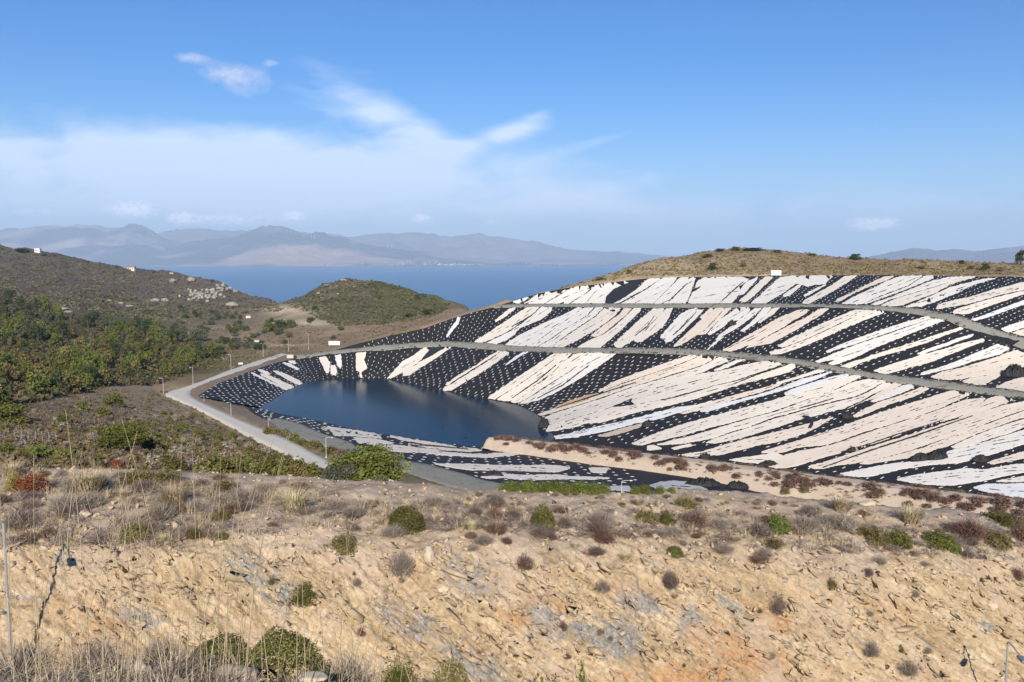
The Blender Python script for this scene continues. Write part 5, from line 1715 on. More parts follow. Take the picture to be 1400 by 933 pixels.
def leaf_cloud(n, rx, ry, rz, leaf, seed, shell=0.55, lump=0.35, dome=True, asp=0.55, lf=2.2):
    rng = np.random.default_rng(seed)
    d = rng.normal(size=(n, 3))
    d /= np.linalg.norm(d, axis=1)[:, None]
    if dome:
        d[:, 2] = np.abs(d[:, 2])
    r = 1 - shell * rng.random(n) ** 1.8
    lum = 1 + lump * fbm(d * lf, 3, seed)
    p = d * (r * lum)[:, None] * np.array([rx, ry, rz])
    nrm_ = d * 0.9 + rng.normal(size=(n, 3)) * 0.75
    nrm_ /= np.linalg.norm(nrm_, axis=1)[:, None]
    a = np.cross(nrm_, rng.normal(size=(n, 3)))
    a /= np.linalg.norm(a, axis=1)[:, None] + 1e-9
    b_ = np.cross(nrm_, a)
    s = leaf * (0.6 + 0.8 * rng.random(n))[:, None]
    V = np.stack([p - a * s, p - b_ * s * asp, p + a * s, p + b_ * s * asp], 1).reshape(-1, 3)
    F = np.arange(n * 4).reshape(-1, 4)
    return V, F


def twig_cloud(n, r, h, w, seed, flat=0.35):
    rng = np.random.default_rng(seed)
    az = rng.random(n) * 2 * np.pi
    el = np.arccos(1 - rng.random(n) * (1 - flat * 0.4)) * 0.95
    L = (0.55 + 0.5 * rng.random(n))
    tip = np.stack([np.sin(el) * np.cos(az) * r, np.sin(el) * np.sin(az) * r, np.cos(el) * h + 0.12 * h], -1) * L[:, None]
    base = rng.normal(size=(n, 3)) * np.array([r, r, 0]) * 0.28
    start = base + (tip - base) * (0.0 + 0.6 * rng.random(n) ** 1.5)[:, None]
    mid = (start + tip) / 2 + rng.normal(size=(n, 3)) * 0.06 * r
    side = np.cross(tip - start, rng.normal(size=(n, 3)))
    side /= np.linalg.norm(side, axis=1)[:, None] + 1e-9
    ww = w * (0.6 + 0.8 * rng.random(n))[:, None]
    V = np.stack([start - side * ww, start + side * ww, mid + side * ww * 0.8, tip, mid - side * ww * 0.8], 1).reshape(-1, 3)
    i = np.arange(n) * 5
    F = np.concatenate([np.stack([i, i + 1, i + 2, i + 4], -1), np.stack([i + 4, i + 2, i + 3, i + 3], -1)])
    q4 = np.stack([i, i + 1, i + 2, i + 4], -1)
    t3 = np.stack([i + 4, i + 2, i + 3], -1)
    return V, [tuple(f) for f in q4] + [tuple(f) for f in t3]


def blades(n, r, h, w, seed, lean=0.5):
    rng = np.random.default_rng(seed)
    az = rng.random(n) * 2 * np.pi
    rr = r * 0.35 * np.sqrt(rng.random(n))
    base = np.stack([np.cos(az) * rr, np.sin(az) * rr, -0.02 + 0 * az], -1)
    az2 = az + rng.normal(size=n) * 0.6
    le = lean * rng.random(n)
    H = h * (0.5 + 0.5 * rng.random(n))
    mid = base + np.stack([np.cos(az2) * le * r * 0.35, np.sin(az2) * le * r * 0.35, H * 0.6], -1)
    tip = base + np.stack([np.cos(az2) * le * r * 1.1, np.sin(az2) * le * r * 1.1, H], -1)
    side = np.stack([-np.sin(az2), np.cos(az2), 0 * az], -1) * w
    V = np.stack([base - side, base + side, mid + side * 0.8, tip, mid - side * 0.8], 1).reshape(-1, 3)
    i = np.arange(n) * 5
    return V, [tuple(f) for f in np.stack([i, i + 1, i + 2, i + 4], -1)] + [tuple(f) for f in np.stack([i + 4, i + 2, i + 3], -1)]


def join_np(parts):
    V, F, b_ = [], [], 0
    for v, f in parts:
        V.append(np.asarray(v))
        F += [tuple(int(i) + b_ for i in q_) for q_ in f]
        b_ += len(v)
    return np.concatenate(V), F


PROTO = {}


def proto(shape, mat):
    """unit plant meshes: about 1 m wide and 1 m high, base at the origin"""
    key = (shape, mat)
    if key in PROTO:
        return PROTO[key]
    gk = (shape, None)
    if gk not in PROTO:
        sd = abs(hash(shape)) % 1000 if False else sum(map(ord, shape))
        if shape.startswith('cushion'):
            V, F = leaf_cloud(6000, 0.5, 0.5, 0.93, 0.022, sd, 0.30, 0.16)
        elif shape.startswith('leafy'):
            V, F = leaf_cloud(3600, 0.5, 0.5, 0.9, 0.032, sd, 0.7, 0.55, lf=2.8)
        elif shape.startswith('sparse'):
            a = leaf_cloud(700, 0.46, 0.46, 0.85, 0.030, sd, 0.8, 0.7)
            c_ = twig_cloud(420, 0.52, 0.95, 0.006, sd + 1)
            V, F = join_np([a, c_])
        elif shape.startswith('twig'):
            V, F = twig_cloud(900, 0.6, 0.95, 0.0055, sd)
        elif shape.startswith('straw'):
            V, F = blades(520, 0.5, 1.0, 0.0065, sd, 1.1)
        elif shape.startswith('low'):
            V, F = leaf_cloud(420, 0.5, 0.5, 0.85, 0.085, sd, 0.7, 0.5)
        elif shape.startswith('brush'):
            a = leaf_cloud(260, 0.48, 0.48, 0.8, 0.07, sd, 0.8, 0.6)
            c_ = twig_cloud(260, 0.55, 0.95, 0.016, sd + 1)
            V, F = join_np([a, c_])
        PROTO[gk] = mesh_np(shape + '_foliage', V, F)
        mb = MB()
        rng = np.random.default_rng(sd + 9)
        for k in range(4):
            a = k * 1.6 + rng.random()
            mb.tube([(0, 0, -0.12), (0.06 * math.cos(a), 0.06 * math.sin(a), 0.15), (0.22 * math.cos(a), 0.22 * math.sin(a), 0.45)], [0.022, 0.018, 0.008], 5)
        PROTO[(shape, 'stem')] = mesh_np(shape + '_stem', np.array(mb.v), mb.f)
        PROTO[(shape, 'stem')].materials.append(M['bark'])
    me_ = PROTO[gk].copy()
    me_.materials.append(M[mat])
    PROTO[key] = me_
    return me_


def plant(name, pos, w, h, shape, mat, label, cat, group=None, parts=True, rz=None, sink=0.03):
    me_ = proto(shape, mat)
    rz = random.uniform(0, 6.28) if rz is None else rz
    if parts:
        r_ = empty(name, pos, rz)
        f = link('foliage', me_, None, r_)
        st = link('stem', PROTO[(shape, 'stem')], None, r_)
    else:
        r_ = link(name, me_)
        r_.location = pos
        r_.rotation_euler = (0, 0, rz)
    r_.scale = (w, w * random.uniform(0.85, 1.1), h)
    r_.location.z -= sink * h
    tag(r_, label, cat, group)
    return r_


def any_hit(px, py, bl):
    best, bn = None, None
    for b_ in bl:
        h, n = cast(b_, px, py)
        if h is not None and (best is None or h.length < best.length):
            best, bn = h, n
    return best, bn


FGB = [fg_bvh]
ALLB = [fg_bvh, nb_bvh, ter_bvh, cw_bvh] + [TIERS[t_]['bvh'] for t_ in TIERS]


def on_px(px, py, bl=ALLB):
    h, n = any_hit(px, py, bl)
    return h


def shrub_px(px, by, wp, hp, shape, mat, label, cat='shrub', group=None, bl=FGB, name='shrub', parts=True):
    h = on_px(px, by, bl)
    k = 0
    while h is None and k < 10:
        k += 1
        h = on_px(px, by + 1.5 * k, bl)
    if h is None:
        return None
    D = h.y
    return plant(name, h, wp / FPX * D, max(0.12, hp / FPX * D), shape, mat, label, cat, group, parts)


TR = [
    (555, 721, 62, 32, 'cushion', 'bushgreen', 'dense round green cushion shrub on the gravelly ground below the pond'),
    (742, 723, 40, 37, 'cushion2', 'bushgreen', 'upright olive green shrub beside dark purple twigs on the plateau'),
    (470, 754, 33, 30, 'leafy', 'browngreen', 'brownish green shrub with a straw tuft at the top of the rock cut'),
    (415, 822, 38, 28, 'leafy2', 'bushgreen', 'dark green shrub growing out of grey rock on the cut face'),
    (549, 784, 44, 40, 'twig', 'greytwig', 'grey brown dry round shrub on the upper cut face'),
    (184, 738, 38, 28, 'leafy', 'browngreen', 'olive brown shrub at the top of the pale yellow rock streak'),
    (42, 676, 48, 33, 'leafy', 'rust', 'rust red shrub with yellow leaves beside it, on dry grassy ground'),
    (20, 670, 26, 26, 'leafy2', 'yellowleaf', 'yellow green shrub touching the rust red shrub'),
    (190, 661, 42, 24, 'leafy', 'browngreen', 'brown green low shrub beside its wider brown twin'),
    (225, 661, 48, 22, 'leafy3', 'browngreen', 'wide brown low shrub on the edge above the scrub slope'),
    (160, 640, 18, 14, 'leafy', 'rust', 'small rust red shrub behind the wide brown shrubs'),
    (262, 640, 14, 11, 'leafy2', 'rust', 'tiny orange rust shrub near the gravel edge'),
    (1064, 727, 38, 28, 'leafy', 'bright', 'fresh green leafy shrub beside a dark brown one on the plateau'),
    (1038, 733, 44, 24, 'sparse', 'darktwig', 'dark brown bare shrub touching the fresh green one'),
    (922, 759, 26, 14, 'cushion', 'bushgreen', 'small flat green cushion shrub at the top of the rock cut'),
    (884, 714, 36, 20, 'leafy2', 'browngreen', 'olive brown shrub in the plateau row of dry shrubs'),
    (912, 716, 26, 18, 'leafy3', 'bushgreen', 'small dull green shrub in the row of dry shrubs'),
    (952, 720, 50, 28, 'sparse2', 'redtwig', 'brown reddish twiggy shrub in the row of dry shrubs'),
    (985, 722, 34, 18, 'twig2', 'greytwig', 'grey dry shrub right of the reddish one'),
    (822, 723, 46, 34, 'twig', 'greytwig', 'tall grey brown dry shrub in the middle of the plateau row'),
    (772, 721, 26, 20, 'twig2', 'darktwig', 'dark purple dry shrub right of the upright olive one'),
    (718, 777, 34, 22, 'sparse', 'redtwig', 'dark reddish sprawling shrub on the upper cut'),
    (915, 803, 32, 30, 'twig2', 'darktwig', 'dark bare shrub hanging on the cut face'),
    (825, 808, 26, 18, 'twig3', 'greytwig', 'small grey dry shrub with dead twigs on the cut face'),
    (1062, 837, 36, 32, 'sparse2', 'darktwig', 'dark twiggy shrub by the orange rock'),
    (770, 862, 16, 16, 'twig', 'darktwig', 'tiny dark dry tuft in the middle of the cut face'),
    (1198, 742, 34, 24, 'leafy', 'browngreen', 'dark olive shrub in the right row of plateau shrubs'),
    (1228, 745, 40, 24, 'leafy2', 'bushgreen', 'dark green shrub in the right row of plateau shrubs'),
    (1283, 746, 44, 24, 'leafy3', 'bushgreen', 'green shrub beside a pale green tuft on the right'),
    (1305, 754, 20, 13, 'cushion2', 'bright', 'small pale green round shrub on the right'),
    (1363, 747, 40, 26, 'leafy', 'browngreen', 'olive shrub among reddish dry shrubs at the right edge'),
    (1395, 738, 40, 34, 'sparse', 'redtwig', 'reddish brown shrub at the right border of the plateau'),
    (1370, 714, 62, 15, 'leafy2', 'bushgreen', 'long low green shrub beyond the plateau at right'),
    (1188, 787, 15, 14, 'twig', 'darktwig', 'small dark tuft below the right row of shrubs'),
    (1138, 803, 18, 15, 'sparse', 'browngreen', 'small olive tuft on the right part of the cut'),
    (1190, 895, 30, 24, 'twig2', 'greytwig', 'grey dry shrub near the right bottom of the cut'),
    (1240, 921, 36, 24, 'twig3', 'greytwig', 'dry shrub next to the lamp shadow'),
    (1393, 792, 24, 22, 'sparse2', 'redtwig', 'reddish dry shrub at the right end of the cut'),
    (650, 704, 24, 18, 'twig2', 'darktwig', 'dark purple dry tuft right of the round green cushion'),
    (676, 708, 30, 18, 'twig', 'redtwig', 'reddish purple dry shrub right of the dark tuft'),
    (590, 690, 40, 14, 'twig3', 'greytwig', 'grey flat dry shrub touching the green cushion'),
    (402, 698, 66, 32, 'straw', 'straw', 'large straw coloured grass tuft on the left plateau'),
    (455, 697, 50, 20, 'twig', 'greytwig', 'grey dry shrub right of the straw tuft'),
    (218, 712, 44, 34, 'twig', 'greytwig', 'big grey dry shrub above the yellow rock'),
    (240, 690, 60, 36, 'straw2', 'straw', 'pale straw tuft behind the big grey shrub'),
    (330, 690, 60, 28, 'twig2', 'greytwig', 'wide grey dry shrub on the left plateau'),
    (90, 700, 60, 34, 'twig3', 'greytwig', 'grey dry shrub below the rust red shrub'),
    (28, 720, 60, 34, 'twig', 'greytwig', 'grey dry shrub at the left border'),
    (120, 672, 70, 36, 'straw', 'straw', 'straw tuft right of the rust red shrub'),
    (300, 655, 26, 9, 'twig2', 'darktwig', 'flat dark dry shrub on the plateau gravel left'),
    (275, 663, 28, 11, 'twig', 'darktwig', 'dark low shrub beside the wide brown shrub'),
    (1150, 722, 60, 26, 'twig', 'greytwig', 'wide grey dry shrub right of the fresh green one'),
    (1100, 726, 56, 28, 'twig2', 'greytwig', 'grey dry shrub touching the fresh green shrub on its right'),
    (1150, 700, 50, 26, 'straw2', 'straw', 'straw tuft above the wide grey shrub'),
    (1245, 715, 56, 28, 'straw', 'straw', 'straw tuft behind the right row of shrubs'),
    (1325, 735, 56, 34, 'twig3', 'redtwig', 'reddish grey dry shrub behind the right row'),
    (1100, 672, 14, 8, 'leafy', 'browngreen', 'small olive bush at the foot of the causeway slope'),
    (1074, 674, 15, 9, 'leafy2', 'browngreen', 'tiny green bush at the foot of the causeway slope'),
]
for px, by, wp, hp, sh, mt, lab in TR:
    o = shrub_px(px, by, wp, hp, sh, mt, lab, 'grass tuft' if 'tuft' in lab and 'straw' in lab else 'shrub', None, ALLB, 'grass_tuft' if mt == 'straw' else 'shrub')
# bushes of the near bank
for px, by, wp, hp, sh, mt, lab in [
    (300, 925, 110, 58, 'cushion', 'bushgreen', 'green bush with tall straw in front, left one on the near bank'),
    (385, 930, 120, 70, 'cushion2', 'bushgreen', 'green bush with straw in front, right beside its green neighbour'),
    (620, 965, 92, 66, 'cushion2', 'browngreen', 'dull green rounded bush at the bottom edge'),
    (545, 945, 74, 50, 'sparse', 'bushgreen', 'thin green bush with straw at the bottom'),
    (795, 955, 40, 48, 'leafy3', 'pine', 'young pine sprig at the bottom edge'),
    (740, 962, 84, 42, 'leafy', 'bushgreen', 'low green bush left of the young pine sprig'),
    (220, 915, 90, 50, 'twig', 'greytwig', 'grey dry bush on the near bank behind rubble'),
    (130, 925, 100, 60, 'twig2', 'greytwig', 'grey dry bush at the foot of the left lamp post'),
    (30, 935, 110, 70, 'twig3', 'greytwig', 'grey dry bush at the bottom left corner'),
    (470, 950, 120, 60, 'twig', 'greytwig', 'grey dry bush between the green bushes of the near bank'),
    (1025, 958, 60, 50, 'twig2', 'greytwig', 'bare twiggy bush at the bottom edge on the right'),
]:
    D = 6.1 + (0.3 if 'grey' in lab else 0)
    p = PD(px, by, D)
    zt = nb_bvh.ray_cast(Vector((p[0], D, 5)), Vector((0, 0, -1)))[0]
    if zt is not None:
        p[2] = max(p[2], zt.z) if px < 560 else zt.z
        top = PD(px, by - hp, D)[2]
        plant('bush', p, wp / FPX * D, max(0.25, top - p[2]), sh, mt, lab, 'bush')

# small dry tufts over plateau and cut
REG = [([(0, 650), (300, 650), (460, 660), (460, 715), (250, 745), (0, 745)], 64, (16, 46), .5), ([(460, 690), (700, 688), (1050, 690), (1400, 725), (1400, 775), (1000, 770), (700, 760), (460, 730)], 84, (12, 42), .42),
       ([(0, 760), (300, 760), (700, 790), (1400, 800), (1400, 930), (700, 930), (300, 870), (0, 870)], 34, (6, 16), .7), ([(640, 675), (1050, 680), (1300, 712), (1050, 700), (640, 690)], 40, (6, 18), .45)]
for poly, n, (a, b_), hr in REG:
    poly = np.array(poly, float)
    k = 0
    while k < n:
        px, py = random.uniform(poly[:, 0].min(), poly[:, 0].max()), random.uniform(poly[:, 1].min(), poly[:, 1].max())
        if not in_poly(px, py, poly):
            continue
        k += 1
        h = on_px(px, py, FGB)
        if h is None:
            continue
        mt = random.choice(['greytwig', 'greytwig', 'darktwig', 'redtwig', 'straw', 'browngreen'])
        sh = {'straw': 'straw', 'browngreen': 'sparse'}.get(mt, random.choice(['twig', 'twig2', 'twig3']))
        w = random.uniform(a, b_) / FPX * h.y
        plant('dry_tuft', h, w, w * hr * random.uniform(0.7, 1.3), sh, mt, {'greytwig': 'small grey dry tuft on the rocky ground', 'darktwig': 'small dark dry tuft on the rocky ground', 'redtwig': 'small reddish dry tuft on the rocky ground',
              'straw': 'small straw tuft on the rocky ground', 'browngreen': 'small brownish green tuft on the rocky ground'}[mt], 'dry tuft', {'greytwig': 'grey dry tufts', 'darktwig': 'dark dry tufts', 'redtwig': 'reddish dry tufts', 'straw': 'straw tufts', 'browngreen': 'brownish green tufts'}[mt], False)

# gravel and stones
sV, sF = [], []
ico = bmesh.new()
bmesh.ops.create_icosphere(ico, subdivisions=1, radius=1)
icV = np.array([v.co[:] for v in ico.verts])
icF = np.array([[v.index for v in f.verts] for f in ico.faces])
ico.free()
cnt = 0
for _ in range(9000):
    px, py = random.uniform(-40, 1440), 640 + 300 * random.random() ** 1.9
    if py > 780 and random.random() < 0.6:
        continue
    h, n = cast(fg_bvh, px, py)
    if h is None:
        continue
    s = (0.028 + 0.16 * random.random() ** 5) * (1.0 if py > 690 else 0.75)
    rr = RNG.normal(0, 0.38, icV.shape) + icV * np.array([1, RNG.uniform(.6, 1.1), RNG.uniform(.4, .8)])
    q_ = RNG.random() * 6.28
    rr = rr @ np.array([[math.cos(q_), -math.sin(q_), 0], [math.sin(q_), math.cos(q_), 0], [0, 0, 1]])
    sV.append(rr * s + np.array(h) + np.array([0, 0, s * 0.25]))
    sF.append(icF + cnt * len(icV))
    cnt += 1
for _ in range(1500):
    X, D = random.uniform(-5.5, 2.5), random.uniform(3.2, 6.3)
    h = nb_bvh.ray_cast(Vector((X, D, 5)), Vector((0, 0, -1)))[0]
    if h is None:
        continue
    s = 0.008 + 0.05 * random.random() ** 4
    rr = RNG.normal(0, 0.38, icV.shape) + icV * np.array([1, RNG.uniform(.6, 1.1), RNG.uniform(.4, .8)])
    sV.append(rr * s + np.array(h) + np.array([0, 0, s * 0.25]))
    sF.append(icF + cnt * len(icV))
    cnt += 1
o = link('gravel', mesh_np('gravel', np.concatenate(sV), np.concatenate(sF)), M['stone'])
tag(o, 'loose tan stones scattered over plateau and cut', 'gravel', kind='stuff')


def rock(px, py, wp, hp, mat, label, bl=ALLB, seed=1, group=None, cat='rock', name='rock', D=None):
    h = on_px(px, py, bl) if D is None else Vector(PD(px, py, D))
    if h is None:
        return
    w, hh = wp / FPX * h.y, hp / FPX * h.y
    bm = bmesh.new()
    bmesh.ops.create_icosphere(bm, subdivisions=3, radius=1)
    V = np.array([v.co[:] for v in bm.verts])
    F = np.array([[v.index for v in f.verts] for f in bm.faces])
    bm.free()
    nn = fbm(V * 1.1 + seed * 7.3, 4, seed, 0.6)
    fac = np.round((1 + 0.8 * nn) * 6) / 6 * 0.5 + (1 + 0.8 * nn) * 0.5
    V = V * fac[:, None] * np.array([w / 2, w * 0.42, hh / 2])
    o = link(name, mesh_np(name, V, F), M[mat])
    o.location = h + Vector((0, 0, hh * 0.28))
    tag(o, label, cat, group)


rock(1185, 691, 21, 10, 'boulder', 'pale cream boulder lying by the causeway on the right', seed=3)
rock(1356, 832, 15, 12, 'stone', 'squarish tan rock with a dark gap on the right cut', seed=4)
rock(190, 926, 36, 26, 'boulder', 'cream rock on the near bank among grass stalks', seed=5, D=5.5)
rock(232, 928, 30, 26, 'stone', 'tan rock right of the cream rock on the near bank', seed=6, D=5.6)
rock(425, 928, 38, 7, 'boulder', 'flat pale stone slab under the green bushes', seed=7, D=5.4)
rock(318, 935, 60, 26, 'stone', 'brown stone at the foot of the green bushes', seed=8, D=5.3)
rock(105, 738, 13, 10, 'stone', 'grey stone at the top of the left cut', seed=9)
rock(587, 766, 14, 22, 'boulder', 'white upright stone right of the grey round shrub', seed=10)
rock(604, 808, 16, 12, 'boulder', 'white stone in the middle of the upper cut', seed=11)
rock(116, 706, 14, 10, 'stone', 'grey stone among dry shrubs on the left', seed=12)
rock(1180, 700, 8, 5, 'stone', 'small stone below the cream boulder', seed=13)

# flat rock fragments standing out of the cut along its beds
sV, sF, cnt = [], [], 0
ca_, sa_ = math.cos(R(33)), math.sin(R(33))
for _ in range(3600):
    px, py = random.uniform(-20, 1420), random.uniform(742, 940)
    if fbm(np.array([[px / 70.0, py / 40.0, 4.0]]), 3, 12)[0] < -0.12:
        continue
    h, n = cast(fg_bvh, px, py)
    if h is None:
        continue
    ln_ = 0.05 + 0.17 * random.random() ** 3
    rr = (RNG.normal(0, 0.46, icV.shape) + icV) * np.array([ln_ * RNG.uniform(1.0, 2.2), ln_ * 0.8, ln_ * RNG.uniform(0.35, 0.7)])
    tw = RNG.normal(0, 0.25)
    c2, s2 = math.cos(R(33) + tw), math.sin(R(33) + tw)
    rr = np.stack([rr[:, 0] * c2 + rr[:, 2] * s2, rr[:, 1], -rr[:, 0] * s2 + rr[:, 2] * c2], -1)
    sV.append(rr + np.array(h) - np.array(n) * ln_ * 0.15)
    sF.append(icF + cnt * len(icV))
    cnt += 1
o = link('rock_fragments', mesh_np('rock_fragments', np.concatenate(sV), np.concatenate(sF)), M['slab'])
tag(o, 'angular rock fragments standing out of the cut face', 'rock fragments', kind='stuff')

# dry twigs lying and standing over the ground, too many to count
def twig_cover(name, poly, n, size, mat, label, bl, per=34, hz=0.6, seed=3, w=0.010, straw=False):
    poly = np.array(poly, float)
    rng = np.random.default_rng(seed)
    V, F, c0, k, t_ = [], [], 0, 0, 0
    while k < n and t_ < n * 8:
        t_ += 1
        px, py = rng.uniform(poly[:, 0].min(), poly[:, 0].max()), rng.uniform(poly[:, 1].min(), poly[:, 1].max())
        if not in_poly(px, py, poly) or fbm(np.array([[px / 45.0, py / 16.0, seed * 1.3]]), 3, seed)[0] < -0.08:
            continue
        h, nn = any_hit(px, py, bl)
        if h is None:
            continue
        k += 1
        s = rng.uniform(*size)
        v, f = (blades(per, s, s * hz * 1.3, w, int(rng.integers(1e6)), 1.3) if straw else twig_cloud(per, s, s * hz, w, int(rng.integers(1e6))))
        V.append(v + np.array(h))
        F += [tuple(i + c0 for i in q_) for q_ in f]
        c0 += len(v)
    o = link(name, mesh_np(name, np.concatenate(V), F), M[mat])
    tag(o, label, 'ground cover', kind='stuff')


LEFTP = [(-10, 650), (150, 645), (300, 672), (470, 672), (470, 722), (240, 748), (-10, 750)]
ROWP = [(470, 690), (640, 684), (860, 700), (1060, 702), (1260, 716), (1400, 722), (1400, 768), (1150, 758), (900, 742), (640, 726), (470, 726)]
twig_cover('dry_twigs', LEFTP, 230, (0.35, 0.95), 'greytwig', 'grey dry brush over the left plateau', FGB, 40, 0.55, 3)
twig_cover('dry_straw', LEFTP, 120, (0.3, 0.7), 'straw', 'straw grass over the left plateau', FGB, 26, 0.8, 4, 0.008, True)
twig_cover('dry_brush', ROWP, 190, (0.3, 0.9), 'darktwig', 'dark dry brush in the row along the plateau', FGB, 40, 0.5, 5)
twig_cover('dry_twigs', ROWP, 150, (0.3, 0.8), 'greytwig', 'grey dry brush in the row along the plateau', FGB, 40, 0.5, 6)
twig_cover('dry_straw', ROWP, 110, (0.3, 0.7), 'straw', 'straw grass in the row along the plateau', FGB, 26, 0.8, 8, 0.008, True)
twig_cover('bank_twigs', [(-10, 872), (330, 878), (520, 915), (700, 950), (-10, 950)], 70, (0.07, 0.22), 'greytwig', 'grey twigs and dead stems over the near bank', [nb_bvh], 30, 0.7, 9, 0.0022)
twig_cover('bank_brush', [(-10, 872), (330, 878), (520, 915), (700, 950), (-10, 950)], 36, (0.07, 0.2), 'darktwig', 'dark dead stems over the near bank', [nb_bvh], 30, 0.6, 10, 0.0022)

CWP = [(670, 596), (760, 605), (860, 616), (1060, 640), (1240, 662), (1400, 682), (1420, 715), (1250, 694), (1110, 676), (1000, 655), (860, 634), (690, 610)]
twig_cover('causeway_brush', CWP, 300, (0.5, 1.4), 'redtwig', 'low brown brush over the flanks of the sandy causeway', [cw_bvh], 30, 0.5, 14, 0.03)
twig_cover('verge_brush', [(262, 530), (300, 560), (380, 598), (372, 580), (340, 563), (285, 548), (270, 538), (330, 506), (400, 488), (392, 486), (320, 510)], 160, (0.3, 0.8), 'redtwig', 'low brown brush on the verge between road and liner', ALLB, 26, 0.5, 15, 0.02)
# broken rubble along the terrace edges
sV, sF, cnt = [], [], 0
for bvh_, tab_lo, tab_up in ((b1_bvh, b1_lo, b1_up), (b2_bvh, b2_lo, b2_up)):
    for tab in (tab_lo, tab_up):
        xs_, ys_ = [a for a, _ in tab], [b_ for _, b_ in tab]
        for _ in range(420):
            px = random.uniform(410, 1410)
            if not xs_[0] < px < xs_[-1]:
                continue
            py = np.interp(px, xs_, ys_) + random.gauss(0, 0.5)
            h, n = any_hit(px, py, [bvh_] + [TIERS[t_]['bvh'] for t_ in (1, 2, 3)])
            if h is None:
                continue
            sz = 0.12 + 0.45 * random.random() ** 3
            rr = RNG.normal(0, 0.38, icV.shape) + icV * np.array([1.4, 1, 0.6])
            sV.append(rr * sz + np.array(h))
            sF.append(icF + cnt * len(icV))
            cnt += 1
o = link('rubble', mesh_np('rubble', np.concatenate(sV), np.concatenate(sF)), M['rubble'])
tag(o, 'dark broken rubble along the edges of the terraces', 'rubble', kind='stuff')

# tall dry grass of the near bank
gV, gF = [], []
for k in range(165):
    px = random.choice([random.uniform(40, 330), random.uniform(150, 660), random.uniform(-20, 700), random.gauss(330, 110)])
    D = random.uniform(3.9, 6.0)
    X = (px - 700) / FPX * D * 1.03
    zt = nb_bvh.ray_cast(Vector((X, D, 5)), Vector((0, 0, -1)))[0]
    if zt is None:
        continue
    tall = random.random() < 0.42
    H = random.uniform(0.85, 1.75) if tall else random.uniform(0.25, 0.7)
    if px > 480:
        H *= 0.75
    le = random.gauss(0.06, 0.13) if tall else random.gauss(0.1, 0.28)
    r0 = 0.0032 if tall else 0.0026
    pts = [zt + Vector((le * H * s * s, random.gauss(0, 0.004), H * s - 0.04)) for s in (0, .25, .5, .75, 1)]
    for i, p in enumerate(pts):
        r_ = r0 * (1 - 0.16 * i)
        for q_ in range(3):
            gV.append((p.x + r_ * math.cos(q_ * 2.09), p.y + r_ * math.sin(q_ * 2.09), p.z))
    b0 = len(gV) - 15
    for i in range(4):
        for q_ in range(3):
            gF.append((b0 + i * 3 + q_, b0 + i * 3 + (q_ + 1) % 3, b0 + i * 3 + 3 + (q_ + 1) % 3, b0 + i * 3 + 3 + q_))
o = link('dry_grass', mesh_np('dry_grass', np.array(gV), np.array(gF)), M['straw'])
tag(o, 'tall thin straw stalks standing on the near bank', 'grass', kind='stuff')
gV, gF, cnt = [], [], 0
for k in range(70):
    px = random.uniform(-60, 760)
    D = random.uniform(4.2, 6.4)
    X = (px - 700) / FPX * D * 1.03
    zt = nb_bvh.ray_cast(Vector((X, D, 5)), Vector((0, 0, -1)))[0]
    if zt is None:
        continue
    v, f = blades(26, 0.22, random.uniform(0.08, 0.24), 0.0024, k, 1.6)
    gV.append(v + np.array(zt))
    gF += [tuple(i + cnt for i in q_) for q_ in f]
    cnt += len(v)
o = link('short_grass', mesh_np('short_grass', np.concatenate(gV), gF), M['straw'])
tag(o, 'short dry grass clumped over the near bank', 'grass', kind='stuff')

# ------------------------------------------------------------------ trees


def tree_parts(kind, seed, nclump, per, leaf):
    """crown made of leaf clumps at the ends of real limbs; returns crown and trunk meshes, about 1 m wide and 1 m high"""
    rng = np.random.default_rng(seed)
    mb = MB()
    mb.tube([(0, 0, -0.15), (0.01, 0.0, 0.15), (0.03, -0.02, 0.4), (0.02, 0.01, 0.8)], [0.035, 0.028, 0.02, 0.006], 7)
    parts = []
    for k in range(nclump):
        a = k * 2.4 + rng.random()
        t_ = (k + 0.5) / nclump
        if kind == 'pine':
            zc = 0.22 + 0.66 * t_
            rr = 0.40 * (1 - 0.75 * t_ ** 1.6) * rng.uniform(0.55, 1.1)
        elif kind == 'slim':
            zc = 0.15 + 0.75 * t_
            rr = 0.36 * (1 - 0.9 * t_) * rng.uniform(0.6, 1.1)
        elif kind == 'bush':
            zc = 0.14 + 0.62 * rng.random()
            rr = 0.42 * math.sqrt(max(0.05, 1 - ((zc - 0.2) / 0.75) ** 2)) * rng.uniform(0.3, 1.0)
        else:
            zc = 0.35 + 0.45 * rng.random()
            rr = 0.38 * rng.uniform(0.3, 1.0)
        c_ = np.array([rr * math.cos(a), rr * math.sin(a), zc])
        mb.tube([(0.02, 0, zc * 0.55), tuple(c_ * np.array([.55, .55, .86])), tuple(c_)], [0.014, 0.009, 0.004], 5)
        s = rng.uniform(0.13, 0.22) * (1.15 if kind == 'bush' else 1.0)
        v, f = leaf_cloud(per, s, s, s * 0.72, leaf, seed * 31 + k, 0.75, 0.5, False)
        parts.append((v + c_, f))
    V = np.concatenate([p[0] for p in parts])
    F = np.concatenate([p[1] + i * per * 4 for i, p in enumerate(parts)])
    return mesh_np(kind + '_crown', V, F), mesh_np(kind + '_trunk', np.array(mb.v), mb.f)


TREES = {}


